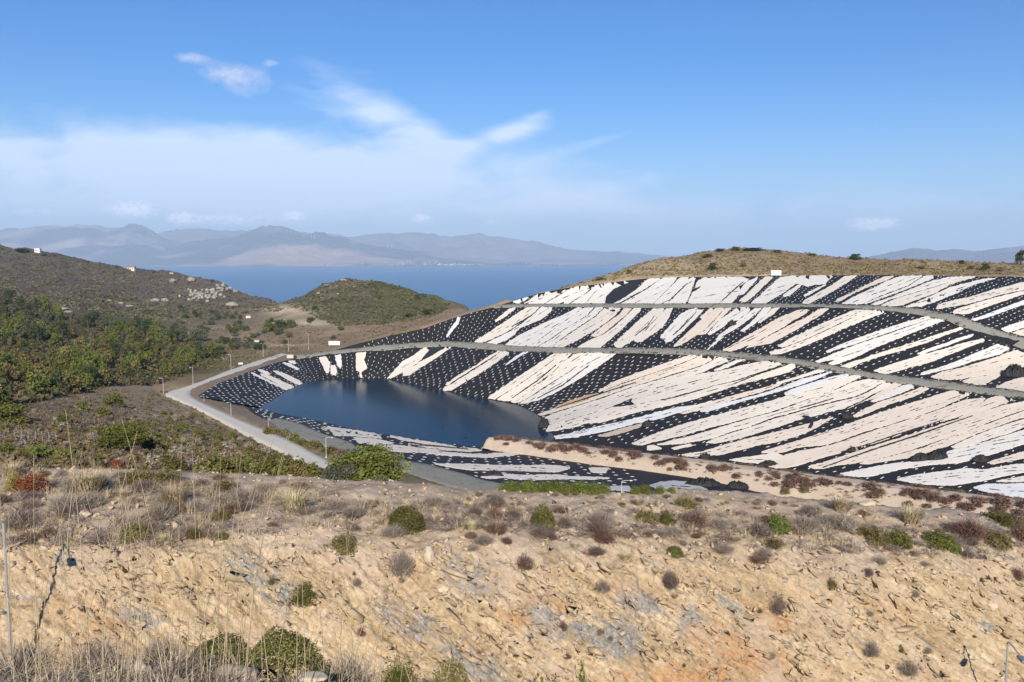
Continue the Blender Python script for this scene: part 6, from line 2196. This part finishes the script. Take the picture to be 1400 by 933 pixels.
def tree(name, pos, w, h, kind, mat, var, label, group=None, hi=False):
    key = (kind, var, hi)
    if key not in TREES:
        n_ = {'pine': 14, 'slim': 12, 'bush': 24, 'olive': 10}[kind]
        TREES[key] = tree_parts(kind, 40 + var * 7 + len(kind), n_ * (2 if hi else 1), 260 if hi else 46, 0.026 if hi else 0.055)
        TREES[key][1].materials.append(M['bark'])
    ck = key + (mat,)
    if ck not in TREES:
        c_ = TREES[key][0].copy()
        c_.materials.append(M[mat])
        TREES[ck] = c_
    r_ = empty(name, pos, random.uniform(0, 6.28))
    r_.scale = (w, w, h)
    link('crown', TREES[ck], None, r_)
    link('trunk', TREES[key][1], None, r_)
    tag(r_, label, 'tree', group)
    return r_


def tree_px(px, by, wp, hp, kind, mat, var, label, group=None, hi=False, bl=None, D=None, name='pine_tree'):
    h = Vector(PD(px, by, D)) if D else on_px(px, by, bl or [ter_bvh])
    if h is None:
        return
    if D:
        h.z = min(h.z, hill_z(h.x, h.y) + 0.1)
        hp = hp + max(0.0, (Vector(PD(px, by, D)).z - h.z)) / D * FPX
    tree(name, h, wp / FPX * h.y, hp / FPX * h.y, kind, mat, var, label, group, hi)


tree_px(502, 662, 104, 60, 'bush', 'pine', 1, 'big rounded green pine at the plateau edge beside the concrete road', hi=True, D=76)
tree_px(468, 657, 56, 32, 'bush', 'olive', 2, 'paler green bushy tree at the left foot of the big rounded pine', hi=True, D=74, name='bushy_tree')
tree_px(520, 664, 40, 22, 'bush', 'olive', 3, 'pale grey green bush in front of the big rounded pine', hi=True, D=71, name='bushy_tree')
tree_px(168, 616, 70, 44, 'bush', 'pine', 4, 'broad bright green pine alone on the left scrub slope', hi=True)
tree_px(196, 618, 30, 26, 'bush', 'pine_dark', 5, 'darker small pine touching the broad bright one', hi=True)
tree_px(157, 557, 27, 22, 'bush', 'pine', 6, 'small round pine above the broad bright pine')
tree_px(112, 561, 18, 15, 'bush', 'pine', 7, 'small pine left of the small round pine')
tree_px(140, 569, 18, 16, 'bush', 'pine', 8, 'small pine just below the small round pine')
tree_px(85, 579, 22, 16, 'bush', 'pine', 9, 'low pine shrub on the left scrub slope above the wire fence')
tree_px(18, 580, 50, 34, 'bush', 'pine', 10, 'pine cluster at the left border above the wire fence')
for k, (px, by, w, hgt) in enumerate([(8, 622, 26, 18), (50, 626, 34, 20), (85, 627, 34, 14), (25, 626, 20, 12), (130, 632, 30, 10)]):
    tree_px(px, by, w, hgt, 'bush', 'bright' if k < 4 else 'pine', k, 'bright green low pine bush along the plateau edge on the left', 'bright green bushes on the left edge')
# hedge-like row beyond the plateau edge below the white sheets
for k, px in enumerate(range(692, 826, 11)):
    shrub_px(px + random.uniform(-2, 2), 671 + (px - 692) * 0.028, random.uniform(20, 28), random.uniform(13, 19), random.choice(['leafy', 'leafy2', 'leafy3']), 'bright', 'bright green bush in the low row at the plateau edge', 'bush', 'low green row at the plateau edge', FGB, 'bush', True)
for px, w, hgt in [(868, 14, 13), (882, 18, 15), (902, 16, 11), (918, 12, 9)]:
    shrub_px(px, 674, w, hgt, 'leafy', 'bright', 'bright green small bush at the plateau edge by the grey sheet', 'bush', 'small green bushes by the grey sheet', FGB, 'bush', True)

# the wood on the left hillside
wood = np.array([(-50, 412), (20, 408), (60, 420), (120, 436), (200, 447), (262, 460), (300, 476), (308, 492), (270, 508), (212, 527), (150, 528), (60, 548), (-50, 565)], float)
cnt = 0
tries = 0
while cnt < 298 and tries < 6000:
    tries += 1
    px, py = random.uniform(-40, 310), random.uniform(408, 560)
    if not in_poly(px, py, wood):
        continue
    clear = fbm(np.array([[px / 26.0, py / 13.0, 2.0]]), 3, 5)[0]
    low = np.clip((py - 470) / 60.0, 0, 1) * np.clip((150 - px) / 120.0, 0, 1)
    if clear < -0.22 + 0.40 * low:
        continue
    h = on_px(px, py, [ter_bvh])
    if h is None:
        continue
    far = py < 470
    hh = random.uniform(6.0, 11.0) if far else random.uniform(4.5, 8.0)
    ww = hh * random.uniform(0.75, 1.1)
    mt = random.choice(['pine_dark', 'pine_dark', 'pine', 'pine', 'olive'] if far else ['pine', 'pine', 'pine_dark', 'pine', 'browngreen'])
    lab = {'pine_dark': 'dark green pine in the wood on the left hillside', 'pine': 'mid green pine in the wood on the left hillside', 'olive': 'grey green tree in the wood on the left hillside', 'browngreen': 'brownish green small pine in the wood on the left hillside'}[mt]
    tree('pine_tree', h - Vector((0, 0, 0.2)), ww, hh, random.choice(['pine', 'pine', 'bush', 'slim']), mt, random.randint(1, 4), lab, {'pine_dark': 'dark pines of the left wood', 'pine': 'mid green pines of the left wood', 'olive': 'grey green trees of the left wood', 'browngreen': 'brownish pines of the left wood'}[mt])
    cnt += 1
# olive trees of the valley
ol = np.array([(200, 428), (260, 424), (330, 432), (400, 446), (395, 474), (330, 482), (290, 468), (230, 452)], float)
cnt = 0
while cnt < 90:
    px, py = random.uniform(200, 405), random.uniform(424, 482)
    if not in_poly(px, py, ol):
        continue
    cnt += 1
    h = on_px(px, py, [ter_bvh])
    if h is None:
        continue
    hh = random.uniform(2.6, 5.2)
    mt = random.choice(['olive', 'olive', 'olive', 'pine_dark', 'pine'])
    nm_ = {'olive': 'grey green olive tree in the valley orchard', 'pine_dark': 'dark green tree standing among the olive trees', 'pine': 'green tree standing among the olive trees'}[mt]
    tree('olive_tree' if mt == 'olive' else 'valley_tree', h, hh * random.uniform(1.0, 1.5), hh, 'bush', mt, random.randint(1, 4), nm_, {'olive': 'olive trees of the valley', 'pine_dark': 'dark trees among the olives', 'pine': 'green trees among the olives'}[mt])
for px, by, w, hgt, mt, lab in [
    (368, 454, 18, 15, 'pine', 'round green tree left of the bare earth bank'), (384, 450, 22, 15, 'pine_dark', 'dark green tree in front of the bare earth bank'), (398, 448, 16, 13, 'pine', 'green tree at the middle of the bare earth bank'),
    (425, 442, 12, 10, 'pine_dark', 'dark tree at the right end of the bare earth bank'), (570, 410, 8, 9, 'pine_dark', 'lone dark tree on the right shoulder of the cone hill'), (466, 452, 10, 7, 'pine', 'small green tree at the right foot of the cone hill'),
    (586, 430, 22, 8, 'pine_dark', 'wide dark tree at the right foot of the cone hill'), (560, 434, 15, 7, 'pine_dark', 'dark low tree beside the wide dark one'), (430, 424, 10, 7, 'pine_dark', 'small dark tree on the left foot of the cone hill'),
    (268, 487, 12, 12, 'pine_dark', 'dark pine at the right corner of the wood'), (300, 485, 16, 15, 'pine_dark', 'dark pine at the outermost right tip of the wood'), (318, 478, 13, 11, 'pine', 'green tree near the road corner lamp'),
    (456, 464, 10, 6, 'olive', 'grey green tree behind the white board')]:
    tree_px(px, by, w, hgt, 'bush', mt, 3, lab, name='tree')
for px, by, w, hgt, kd, mt, lab in [
    (1169, 355.5, 17, 10, 'bush', 'pine_dark', 'dark round tree alone on the flat skyline above the basin'), (1396, 363, 22, 22, 'pine', 'pine_dark', 'dark pine at the right border of the skyline'), (1347, 370, 12, 12, 'bush', 'pine_dark', 'dark small round tree below the right skyline'),
    (1314, 361, 10, 6, 'bush', 'pine_dark', 'small dark tree on the right skyline'), (975, 369, 13, 12, 'bush', 'pine_dark', 'small round tree on the grassy hilltop face'), (1006, 343, 14, 7, 'bush', 'pine', 'low green tree on the very top of the hill'),
    (985, 344, 15, 5, 'bush', 'pine_dark', 'flat dark bush left of the low hilltop tree'), (1030, 343, 30, 5, 'bush', 'pine_dark', 'long flat bush right of the low hilltop tree'), (968, 352, 18, 6, 'bush', 'browngreen', 'olive bush on the left shoulder of the hilltop'),
    (860, 374, 10, 6, 'bush', 'pine', 'small green bush on the rim left of the hilltop'), (820, 383, 16, 5, 'bush', 'browngreen', 'olive bush on the rim above white sheets'), (762, 395, 6, 4, 'bush', 'pine_dark', 'dot of a dark bush on the left rim'),
    (1260, 368, 12, 5, 'bush', 'browngreen', 'small olive bush on the dry hilltop left of the skyline trees'), (1328, 368, 10, 6, 'bush', 'browngreen', 'olive bush left of the small round tree at right'), (1368, 371, 10, 7, 'bush', 'browngreen', 'olive bush right of the small round tree at right'),
    (1062, 346, 16, 5, 'bush', 'browngreen', 'low olive bush on the skyline above the white board'), (1110, 350, 14, 4, 'bush', 'browngreen', 'low olive bush on the skyline right of the white board'), (1016, 365, 10, 5, 'bush', 'browngreen', 'olive bush in the middle of the hilltop face')]:
    tree_px(px, by, w, hgt, kd, mt, 2, lab, name='tree' if 'tree' in lab or 'pine' in lab else 'bush')


# ------------------------------------------------------------------ ground cover that nobody could count
def cover(name, polyA, n, size, mat, label, bl, per=9, zs=0.7, seed=3, test=None, cat='scrub'):
    poly = np.array(polyA, float)
    rng = np.random.default_rng(seed)
    V, F, c0 = [], [], 0
    k = t_ = 0
    while k < n and t_ < n * 6:
        t_ += 1
        px, py = rng.uniform(poly[:, 0].min(), poly[:, 0].max()), rng.uniform(poly[:, 1].min(), poly[:, 1].max())
        if not in_poly(px, py, poly):
            continue
        if test is not None and not test(px, py):
            continue
        h, nn = any_hit(px, py, bl)
        if h is None:
            continue
        k += 1
        s = rng.uniform(*size)
        v, f = leaf_cloud(per, s, s, s * zs, s * 0.42, int(rng.integers(1e6)), 0.8, 0.3, True, 0.7)
        V.append(v + np.array(h))
        F.append(f + c0)
        c0 += len(v)
    o = link(name, mesh_np(name, np.concatenate(V), np.concatenate(F)), M[mat])
    tag(o, label, cat, kind='stuff')


cover('undergrowth', wood, 1900, (0.8, 2.0), 'woodfloor', 'brown undergrowth between the pines of the left wood', [ter_bvh], 10, 0.7, 5)
cover('young_growth', wood, 2300, (0.9, 2.2), 'scrubgreen', 'green young growth between the pines of the left wood', [ter_bvh], 10, 1.1, 25)
cover('hill_scrub', [(-40, 340), (0, 333), (60, 346), (150, 361), (280, 381), (375, 407), (390, 425), (200, 440), (60, 415), (-40, 408)], 3600, (1.4, 3.2), 'hillscrub', 'dark scrub covering the rocky hill on the left', [ter_bvh], 9, 0.55, 6)
cover('cone_hill_scrub', [(385, 415), (440, 388), (475, 378), (520, 385), (570, 398), (615, 416), (600, 432), (520, 445), (455, 446), (425, 430)], 2200, (0.9, 2.2), 'scrubgreen', 'low green and brown scrub covering the cone shaped hill', [ter_bvh], 9, 0.6, 7)
cover('slope_scrub', [(0, 548), (150, 532), (226, 535), (300, 578), (430, 645), (0, 640)], 2600, (0.30, 0.85), 'scrubmix', 'low dry scrub over the slope left of the road', [ter_bvh], 10, 0.8, 8)
cover('verge_scrub', [(260, 500), (350, 478), (480, 455), (620, 425), (640, 418), (560, 455), (480, 468), (400, 484), (300, 508)], 700, (0.4, 1.2), 'scrubmix', 'dry scrub on the bank behind the basin rim', [ter_bvh], 9, 0.7, 9)
cover('hilltop_scrub', [(690, 410), (780, 388), (900, 350), (1000, 337), (1110, 345), (1200, 353), (1400, 357), (1400, 377), (1000, 376), (880, 378), (800, 388)], 2300, (0.3, 1.2), 'browngreen', 'dry grass and low scrub on the hilltop above the basin', [ter_bvh], 8, 0.7, 10)
cover('valley_scrub', [(200, 436), (300, 425), (400, 440), (450, 452), (400, 478), (300, 495), (230, 470)], 900, (0.5, 1.5), 'scrubmix', 'dry scrub among the olive trees of the valley', [ter_bvh], 8, 0.6, 12)

# shrubs one can tell apart on the slope left of the road
reg = np.array([(230, 560), (262, 562), (340, 602), (436, 646), (440, 656), (300, 654), (210, 640), (200, 590)], float)
cnt = 0
while cnt < 215:
    px, py = random.uniform(200, 440), random.uniform(556, 656)
    if not in_poly(px, py, reg):
        continue
    cnt += 1
    h = on_px(px, py, [ter_bvh])
    if h is None:
        continue
    w = random.uniform(1.2, 2.6)
    mt = random.choice(['bushgreen', 'browngreen', 'browngreen', 'bushgreen', 'greytwig'])
    kd = {'bushgreen': 'green', 'browngreen': 'brownish green', 'greytwig': 'grey dry'}[mt]
    plant('slope_shrub', h, w, w * random.uniform(0.6, 0.95), random.choice(['low', 'low2', 'brush']), mt, f'{kd} shrub on the slope just left of the concrete road', 'shrub', f'{kd} shrubs left of the road', False)
reg = np.array([(0, 560), (150, 540), (230, 548), (215, 640), (0, 640)], float)
cnt = 0
while cnt < 110:
    px, py = random.uniform(0, 230), random.uniform(540, 640)
    if not in_poly(px, py, reg):
        continue
    cnt += 1
    h = on_px(px, py, [ter_bvh])
    if h is None:
        continue
    w = random.uniform(1.0, 2.4)
    mt = random.choice(['greytwig', 'browngreen', 'darktwig', 'browngreen'])
    kd = {'browngreen': 'olive', 'greytwig': 'grey', 'darktwig': 'dark brown'}[mt]
    plant('scrub_bush', h, w, w * random.uniform(0.5, 0.8), random.choice(['brush', 'brush2', 'low']), mt, f'{kd} dry bush on the scrub slope at far left', 'shrub', f'{kd} dry bushes of the left scrub slope', False)
# verge bushes between road and gravel shelf
for k in range(46):
    t_ = (k + random.random()) / 46
    px, py = 362 + t_ * 150, 590 + t_ * 48 + random.uniform(-3, 3)
    if px < 372:
        py += 2
    h = on_px(px, py, [ter_bvh])
    if h is None:
        continue
    w = random.uniform(1.8, 3.4)
    red = k in (30, 31, 33)
    plant('verge_bush', h, w, w * random.uniform(0.6, 0.95), random.choice(['low', 'low2', 'brush']), 'redtwig' if red else random.choice(['bushgreen', 'browngreen']), 'reddish brown bush on the verge behind the road lamp' if red else 'brownish green bush on the verge between road and gravel shelf', 'bush',
          'reddish verge bushes' if red else 'verge bushes along the concrete road', False)
for px, by, w, hgt, lab in [(600, 644.5, 12, 6, 'rust brown bush alone on the grey gravel shelf'), (548, 636, 10, 5, 'small rust bush on the gravel left of the rust brown one'), (575, 642, 7, 4, 'tiny dark bush on the gravel shelf')]:
    h = on_px(px, by, ALLB)
    plant('gravel_bush', h, w / FPX * h.y, hgt / FPX * h.y, 'brush', 'redtwig', lab, 'bush', None, False)
# brown bushes of the causeway: far edge row and near slope
for k in range(210):
    far = k < 85
    t_ = (k + 0.5) / 85 if far else random.random() ** 0.9
    s = t_ * (len(tk) - 2.0)
    i = int(s)
    f = s - i

    def at_(Q):
        return Q[i] * (1 - f) + Q[min(i + 1, len(Q) - 1)] * f
    if far:
        p = at_(CW['farE']) - at_(CW['pn']) * random.uniform(0.1, 0.8)
        w = random.uniform(1.8, 3.4)
        hh = w * random.uniform(0.28, 0.45)
    else:
        q_ = random.choice([random.uniform(0.02, 0.2), random.uniform(0.05, 0.55), random.uniform(0.1, 0.9)])
        p = at_(CW['nearE']) * (1 - q_) + at_(CW['nearB']) * q_
        w = random.uniform(1.6, 4.2) * (0.7 if t_ < 0.2 else 1.0)
        hh = w * random.uniform(0.36, 0.55)
    z = cw_bvh.ray_cast(Vector((p[0], p[1], 0)), Vector((0, 0, -1)))[0]
    if z is None:
        continue
    plant('causeway_bush', z, w, hh, random.choice(['brush', 'brush2', 'brush3']), random.choice(['redtwig', 'redtwig', 'browngreen' if far else 'redtwig']),
          'reddish brown low bush along the far edge of the sandy causeway' if far else 'reddish brown bush on the near slope of the sandy causeway', 'bush', 'far edge bushes of the causeway' if far else 'near slope bushes of the causeway', False)

# pale rocks of the rocky hill and the cone hill
rk = []
for k in range(70):
    t_ = random.random()
    rk.append((random.gauss(0, 6) + 255 + 70 * t_, random.gauss(0, 4.5) + 409 - 15 * t_, random.uniform(2.5, 7), random.uniform(2, 5.5)))
for px, py, w, hgt in [(236, 386, 9, 6), (262, 385, 11, 7), (212, 412, 12, 5), (225, 412, 10, 5), (318, 418, 14, 6), (300, 396, 10, 5), (326, 396, 10, 6), (166, 416, 8, 4), (150, 412, 7, 3), (178, 420, 9, 4), (84, 424, 18, 5), (92, 428, 12, 4)]:
    rk.append((px, py, w, hgt))
for k, (px, py, w, hgt) in enumerate(rk):
    rock(px, py, w, hgt, 'rockpale', 'pale limestone outcrop among dark scrub on the rocky hill', [ter_bvh], 400 + k, 'limestone outcrops of the rocky hill', 'outcrop', 'rock_outcrop')
for k, (px, py, w, hgt) in enumerate([(470, 383, 9, 2.5), (452, 385, 7, 2), (447, 390, 7, 2.5), (435, 401, 5, 3), (460, 391, 5, 2), (440, 407, 4, 2), (485, 392, 5, 2), (462, 402, 5, 2)]):
    rock(px, py + 1, w, hgt, 'rockpale', 'small pale rock near the top of the cone hill', [ter_bvh], 500 + k, 'pale rocks of the cone hill', 'outcrop', 'rock_outcrop')
for k, (px, by, w, hgt) in enumerate([(14, 337, 16, 8), (75, 351, 5, 3), (30, 345, 22, 6), (120, 360, 5, 3), (160, 367, 6, 3), (210, 373, 5, 3), (290, 386, 5, 4), (247, 423, 9, 7), (310, 432, 6, 6), (60, 350, 8, 3)]):
    tree_px(px, by, w, hgt, 'bush', 'pine_dark', 1 + k % 4, 'dark tree on the skyline or face of the rocky hill', 'dark trees of the rocky hill', name='tree')

# ------------------------------------------------------------------ lamp posts
lamp_cache = {}


def far_lamp(px, by, ty, lab, bl=ALLB, arm=None, D=None):
    if D is None:
        h = on_px(px, by, bl)
        hh = (by - ty) / FPX * h.y
    else:
        h = Vector(PD(px, ty, D))
        zt = hill_z(h.x, h.y)
        hh = h.z - zt
        h.z = zt
    r_ = empty('lamp_post', h)
    mb = MB()
    mb.tube([(0, 0, -0.3), (0, 0, hh * 0.6), (0, 0, hh)], [0.07, 0.055, 0.04], 8)
    mb.box((0, 0, 0.15), (0.34, 0.34, 0.3))
    mb.build('pole', M['lamp_white'], r_)
    a = arm or (-0.7, -0.5)
    mb = MB()
    mb.tube([(0, 0, hh - 0.05), (a[0] * 0.5, a[1] * 0.5, hh + 0.12), (a[0], a[1], hh + 0.1)], [0.045, 0.04, 0.035], 6)
    mb.build('arm', M['lamp_white'], r_)
    mb = MB()
    mb.box((a[0] * 1.3, a[1] * 1.3, hh + 0.08), (0.55, 0.3, 0.16), math.atan2(a[1], a[0]))
    hd = mb.build('lamp_head', M['lamp_white'], r_)
    tag(r_, lab, 'lamp post', 'slim white lamp posts round the basin')


for px, by, ty, lab in [
    (367, 591, 569, 'slim white lamp post beside the pale dirt patch at the near pond corner'), (446, 626, 598, 'white lamp post with an arm, standing at the gravel shelf near the big pine'), (316, 569, 550, 'lamp post on the dirt strip between road and left liner corner'),
    (279, 550.5, 542, 'short lamp post at the leftmost liner tip'), (223.5, 538, 517, 'lamp post at the sharp bend of the road'), (264, 526, 502, 'lamp post beyond the road after the sharp bend'), (316, 506, 485, 'lamp post beyond the straight upper road'),
    (338, 473, 464, 'small far lamp post near the olive trees'), (394.5, 480, 464, 'lamp post at the end of the road by the beige block'), (422, 478, 456, 'thin lamp post left of the white board'), (360, 488, 470, 'thin lamp post over the upper road verge'),
    (636, 660, 633, 'lamp post on the gravel shelf below the white sheets')]:
    far_lamp(px, by, ty, lab, arm=(1.3, 0.1) if px == 446 else None)
far_lamp(385, 652, 639, 'lamp post with a grey head, sticking up behind the plateau edge', FGB, D=120, arm=(0.25, -0.2))
far_lamp(850, 674, 658, 'lamp post with a curved arm, sticking up at the plateau edge', FGB, D=170, arm=(1.4, 0.1))


def street_light(base, hh, arm, lab):
    r_ = empty('street_light', base)
    mb = MB()
    mb.tube([(0, 0, -0.4), (0, 0, hh * 0.5), (0, 0, hh)], [0.06, 0.052, 0.042], 12)
    mb.box((0, 0, 0.35), (0.16, 0.16, 0.7), 0, 0.02)
    mb.build('pole', M['galv'], r_)
    ax, ay = arm
    mb = MB()
    mb.tube([(0, 0, hh - 0.03), (ax * 0.12, ay * 0.12, hh + 0.05), (ax * 0.6, ay * 0.6, hh + 0.04), (ax, ay, hh - 0.02)], [0.034, 0.034, 0.032, 0.03], 10)
    mb.build('arm', M['galv'], r_)
    mb = MB()
    rz = math.atan2(ay, ax)
    u = Vector((ax, ay, 0)).normalized()
    c_ = Vector((ax, ay, hh - 0.04)) + u * 0.22
    mb.box(c_, (0.62, 0.30, 0.14), rz, 0.04)
    hd = mb.build('lamp_head', M['lamp_grey'], r_)
    mb = MB()
    mb.box(c_ - Vector((0, 0, 0.09)), (0.44, 0.22, 0.05), rz, 0.015)
    mb.build('lens', M['glass'], hd)
    tag(r_, lab, 'street light')


lp = PD(4.5, 713, 32.0)
street_light(Vector((lp[0], lp[1], lp[2] - 6.6)), 6.6, (0.55, -1.5), 'grey steel street light at the left border before the rock cut')
lp = PD(1378, 878, 40.0)
street_light(Vector((lp[0], lp[1], lp[2] - 6.0)), 6.0, (-0.25, -1.5), 'grey steel street light at the bottom right corner')

# ------------------------------------------------------------------ fence, boards, blocks, houses
fe = [(20, 603.5), (30, 604), (39, 604), (49, 604.5), (58, 605), (67, 605.5), (77, 606)]
h0 = on_px(49, 604.5, [ter_bvh])
fr = empty('wire_fence', h0)
tops = []
for px, py in fe:
    h = on_px(px, py, [ter_bvh]) - h0
    mb = MB()
    mb.tube([h + Vector((0, 0, -0.3)), h + Vector((0, 0, 1.65))], [0.045, 0.04], 6)
    mb.tube([h + Vector((0, 0, 1.6)), h + Vector((0.2, -0.2, 1.95))], [0.035, 0.03], 6)
    mb.build('post', M['galv'], fr)
    tops.append(h)
mb = MB()
for z in (0.3, 0.8, 1.3, 1.6):
    mb.tube([t_ + Vector((0, 0, z)) for t_ in tops], 0.010, 4)
mb.build('wire', M['galv'], fr)
tag(fr, 'thin wire fence on grey steel posts across the left scrub slope', 'fence')


def board(px, by, wp, hp, lab, D=None, legs=0.3, bl=ALLB):
    h = Vector(PD(px, by, D)) if D else on_px(px, by, bl)
    w, hh = wp / FPX * h.y, hp / FPX * h.y
    r_ = empty('sign_board', h)
    mb = MB()
    mb.box((0, 0, hh * (legs + (1 - legs) / 2)), (w, 0.12, hh * (1 - legs)), 0.0, 0.02)
    mb.build('panel', M['board'], r_)
    for s in (-0.4, 0.4):
        mb = MB()
        mb.box((s * w, 0.10, hh * 0.45 - 0.5), (0.14, 0.08, hh * 0.9 + 1.0), 0.0, 0.01)
        mb.build('post', M['galv'], r_)
    tag(r_, lab, 'sign board')


board(457, 474, 15.5, 7.5, 'blank white board on posts by the left end of the lower terrace', legs=0.25)
board(1061, 378.5, 14, 8.6, 'blank cream board on posts at the top rim of the basin', legs=0.2)
board(329, 500, 6, 4, 'tiny white plate sign beyond the road', legs=0.4)
h = on_px(397, 490.5, ALLB)
mb = MB()
mb.box((0, 0, 0.9), (3.4, 1.8, 2.1), 0.1, 0.06)
mb.box((0, 0, 2.02), (3.6, 2.0, 0.14), 0.1, 0.02)
o = mb.build('concrete_block', M['concrete_block'])
o.location = h
tag(o, 'beige concrete block at the corner of road and lower terrace', 'concrete block')
h = on_px(403.5, 491.5, ALLB)
mb = MB()
mb.box((0, 0, 0.8), (1.3, 1.2, 1.9), 0.1, 0.12)
mb.box((0, 0, 1.8), (1.4, 1.3, 0.15), 0.1, 0.04)
o = mb.build('black_bin', M['patch'])
o.location = h
tag(o, 'black square bin beside the beige concrete block', 'bin')


def house(px, by, wp, hp, wm, rm, lab, roof='gable', bl=(None,)):
    h = on_px(px, by, [ter_bvh])
    if h is None:
        return
    w, hh = wp / FPX * h.y, hp / FPX * h.y
    dp = w * 0.7
    r_ = empty('house', h)
    mb = MB()
    wh = hh * (0.68 if roof == 'gable' else 0.92)
    mb.box((0, 0, wh / 2 - 0.6), (w, dp, wh + 1.2), 0.0, 0.03)
    wl = mb.build('wall', M[wm], r_)
    mb = MB()
    if roof == 'gable':
        e = 0.4
        a, b_ = w / 2 + e, dp / 2 + e
        mb.add([(-a, -b_, wh), (a, -b_, wh), (a, b_, wh), (-a, b_, wh), (-a * 0.96, 0, hh), (a * 0.96, 0, hh)], [(0, 1, 5, 4), (2, 3, 4, 5), (0, 4, 3), (1, 2, 5), (3, 2, 1, 0)])
    else:
        mb.box((0, 0, wh + 0.15), (w + 0.5, dp + 0.5, 0.3), 0, 0.02)
    mb.build('roof', M[rm], r_)
    for s in (-0.28, 0.28):
        mb = MB()
        mb.box((s * w, -dp / 2 - 0.02, wh * 0.55), (w * 0.16, 0.1, wh * 0.32), 0, 0.01)
        mb.build('window', M['window'], r_)
    mb = MB()
    mb.box((0, -dp / 2 - 0.02, wh * 0.36), (w * 0.14, 0.1, wh * 0.7), 0, 0.01)
    mb.build('door', M['bark'], r_)
    tag(r_, lab, 'house')


house(180, 370, 10, 6, 'wall', 'tile', 'cream house alone on the upper rocky hill')
house(28, 339, 7, 5, 'walltan', 'tile', 'orange house on the left skyline under dark trees')
house(52, 345, 7, 5.5, 'wallwhite', 'tile', 'pale house right of the orange house on the left skyline', 'flat')
house(235, 375, 5, 2.5, 'walltan', 'tile', 'low tan house on the descending rocky ridge', 'flat')
house(340, 435, 6, 4.5, 'wallwhite', 'tile', 'small white house in the valley left of the cone hill')
house(352, 468, 7, 3, 'wallwhite', 'tile', 'small flat white shed by the valley fields', 'flat')

# town and wind turbines across the water
tv, tf = [], []
mbT = MB()
for _ in range(260):
    px = random.choice([random.gauss(590, 30), random.gauss(560, 40), random.gauss(620, 20), random.uniform(440, 650), random.gauss(870, 30), random.gauss(690, 60)])
    py = 363.3 - abs(random.gauss(0, 4.5)) * (1 if 520 < px < 600 else 0.35)
    h, n = cast(mbvh, px, py)
    if h is None:
        continue
    s = random.uniform(8, 18)
    mbT.box((h.x, h.y, h.z + s * 0.3), (s, s, s * 0.9), random.random(), 0.4)
o = mbT.build('far_town', M['wall'])
tag(o, 'tiny pale buildings of a town along the far shore', 'town', kind='stuff')


def turbine(px, py, hp, bvh, lab):
    h, n = cast(bvh, px, py)
    if h is None:
        return
    H = hp / FPX * h.y
    r_ = empty('wind_turbine', h)
    mb = MB()
    mb.tube([(0, 0, -10), (0, 0, H)], [4.0, 2.4], 8)
    mb.build('tower', M['turbine'], r_)
    mb = MB()
    mb.box((0, 0, H + 1.5), (4, 10, 4), 0, 0.5)
    mb.build('nacelle', M['turbine'], r_)
    a0 = random.random() * 2
    for k in range(3):
        a = a0 + k * 2.094
        d = Vector((math.sin(a), 0, math.cos(a)))
        mb = MB()
        mb.tube([Vector((0, -6, H + 1.5)), Vector((0, -6, H + 1.5)) + d * H * 0.25, Vector((0, -6, H + 1.5)) + d * H * 0.6], [1.2, 2.2, 0.4], 6)
        mb.build('blade', M['turbine'], r_)
    tag(r_, lab, 'wind turbine', 'wind turbines on the far mountains')


for px, py in [(392, 320), (398, 318), (404, 319), (417, 319), (421, 321), (426, 324), (430, 327), (530, 340), (536, 341)]:
    turbine(px, py, 5.5, mbvh, 'white wind turbine on the hazy hills across the water')

# ------------------------------------------------------------------ air: one closed box of thin haze around everything
mb = MB()
x0, x1, y0, y1, z0, z1 = -34000, 34000, -500, 33800, -420, 1180
mb.add([(x0, y0, z0), (x1, y0, z0), (x1, y1, z0), (x0, y1, z0), (x0, y0, z1), (x1, y0, z1), (x1, y1, z1), (x0, y1, z1)],
       [(3, 2, 1, 0), (4, 5, 6, 7), (0, 1, 5, 4), (1, 2, 6, 5), (2, 3, 7, 6), (3, 0, 4, 7)])
hm = bpy.data.materials.new('haze')
hm.use_nodes = True
ht = NT(hm.node_tree)
ht.n.clear()
out = ht.node('ShaderNodeOutputMaterial')
pv = ht.node('ShaderNodeVolumePrincipled')
pv.inputs['Color'].default_value = (0.72, 0.85, 1.0, 1)
pv.inputs['Density'].default_value = HAZE_DENSITY
pv.inputs['Anisotropy'].default_value = 0.0
ht.l.new(pv.outputs[0], out.inputs['Volume'])
o = mb.build('haze', hm)
tag(o, kind='stuff')
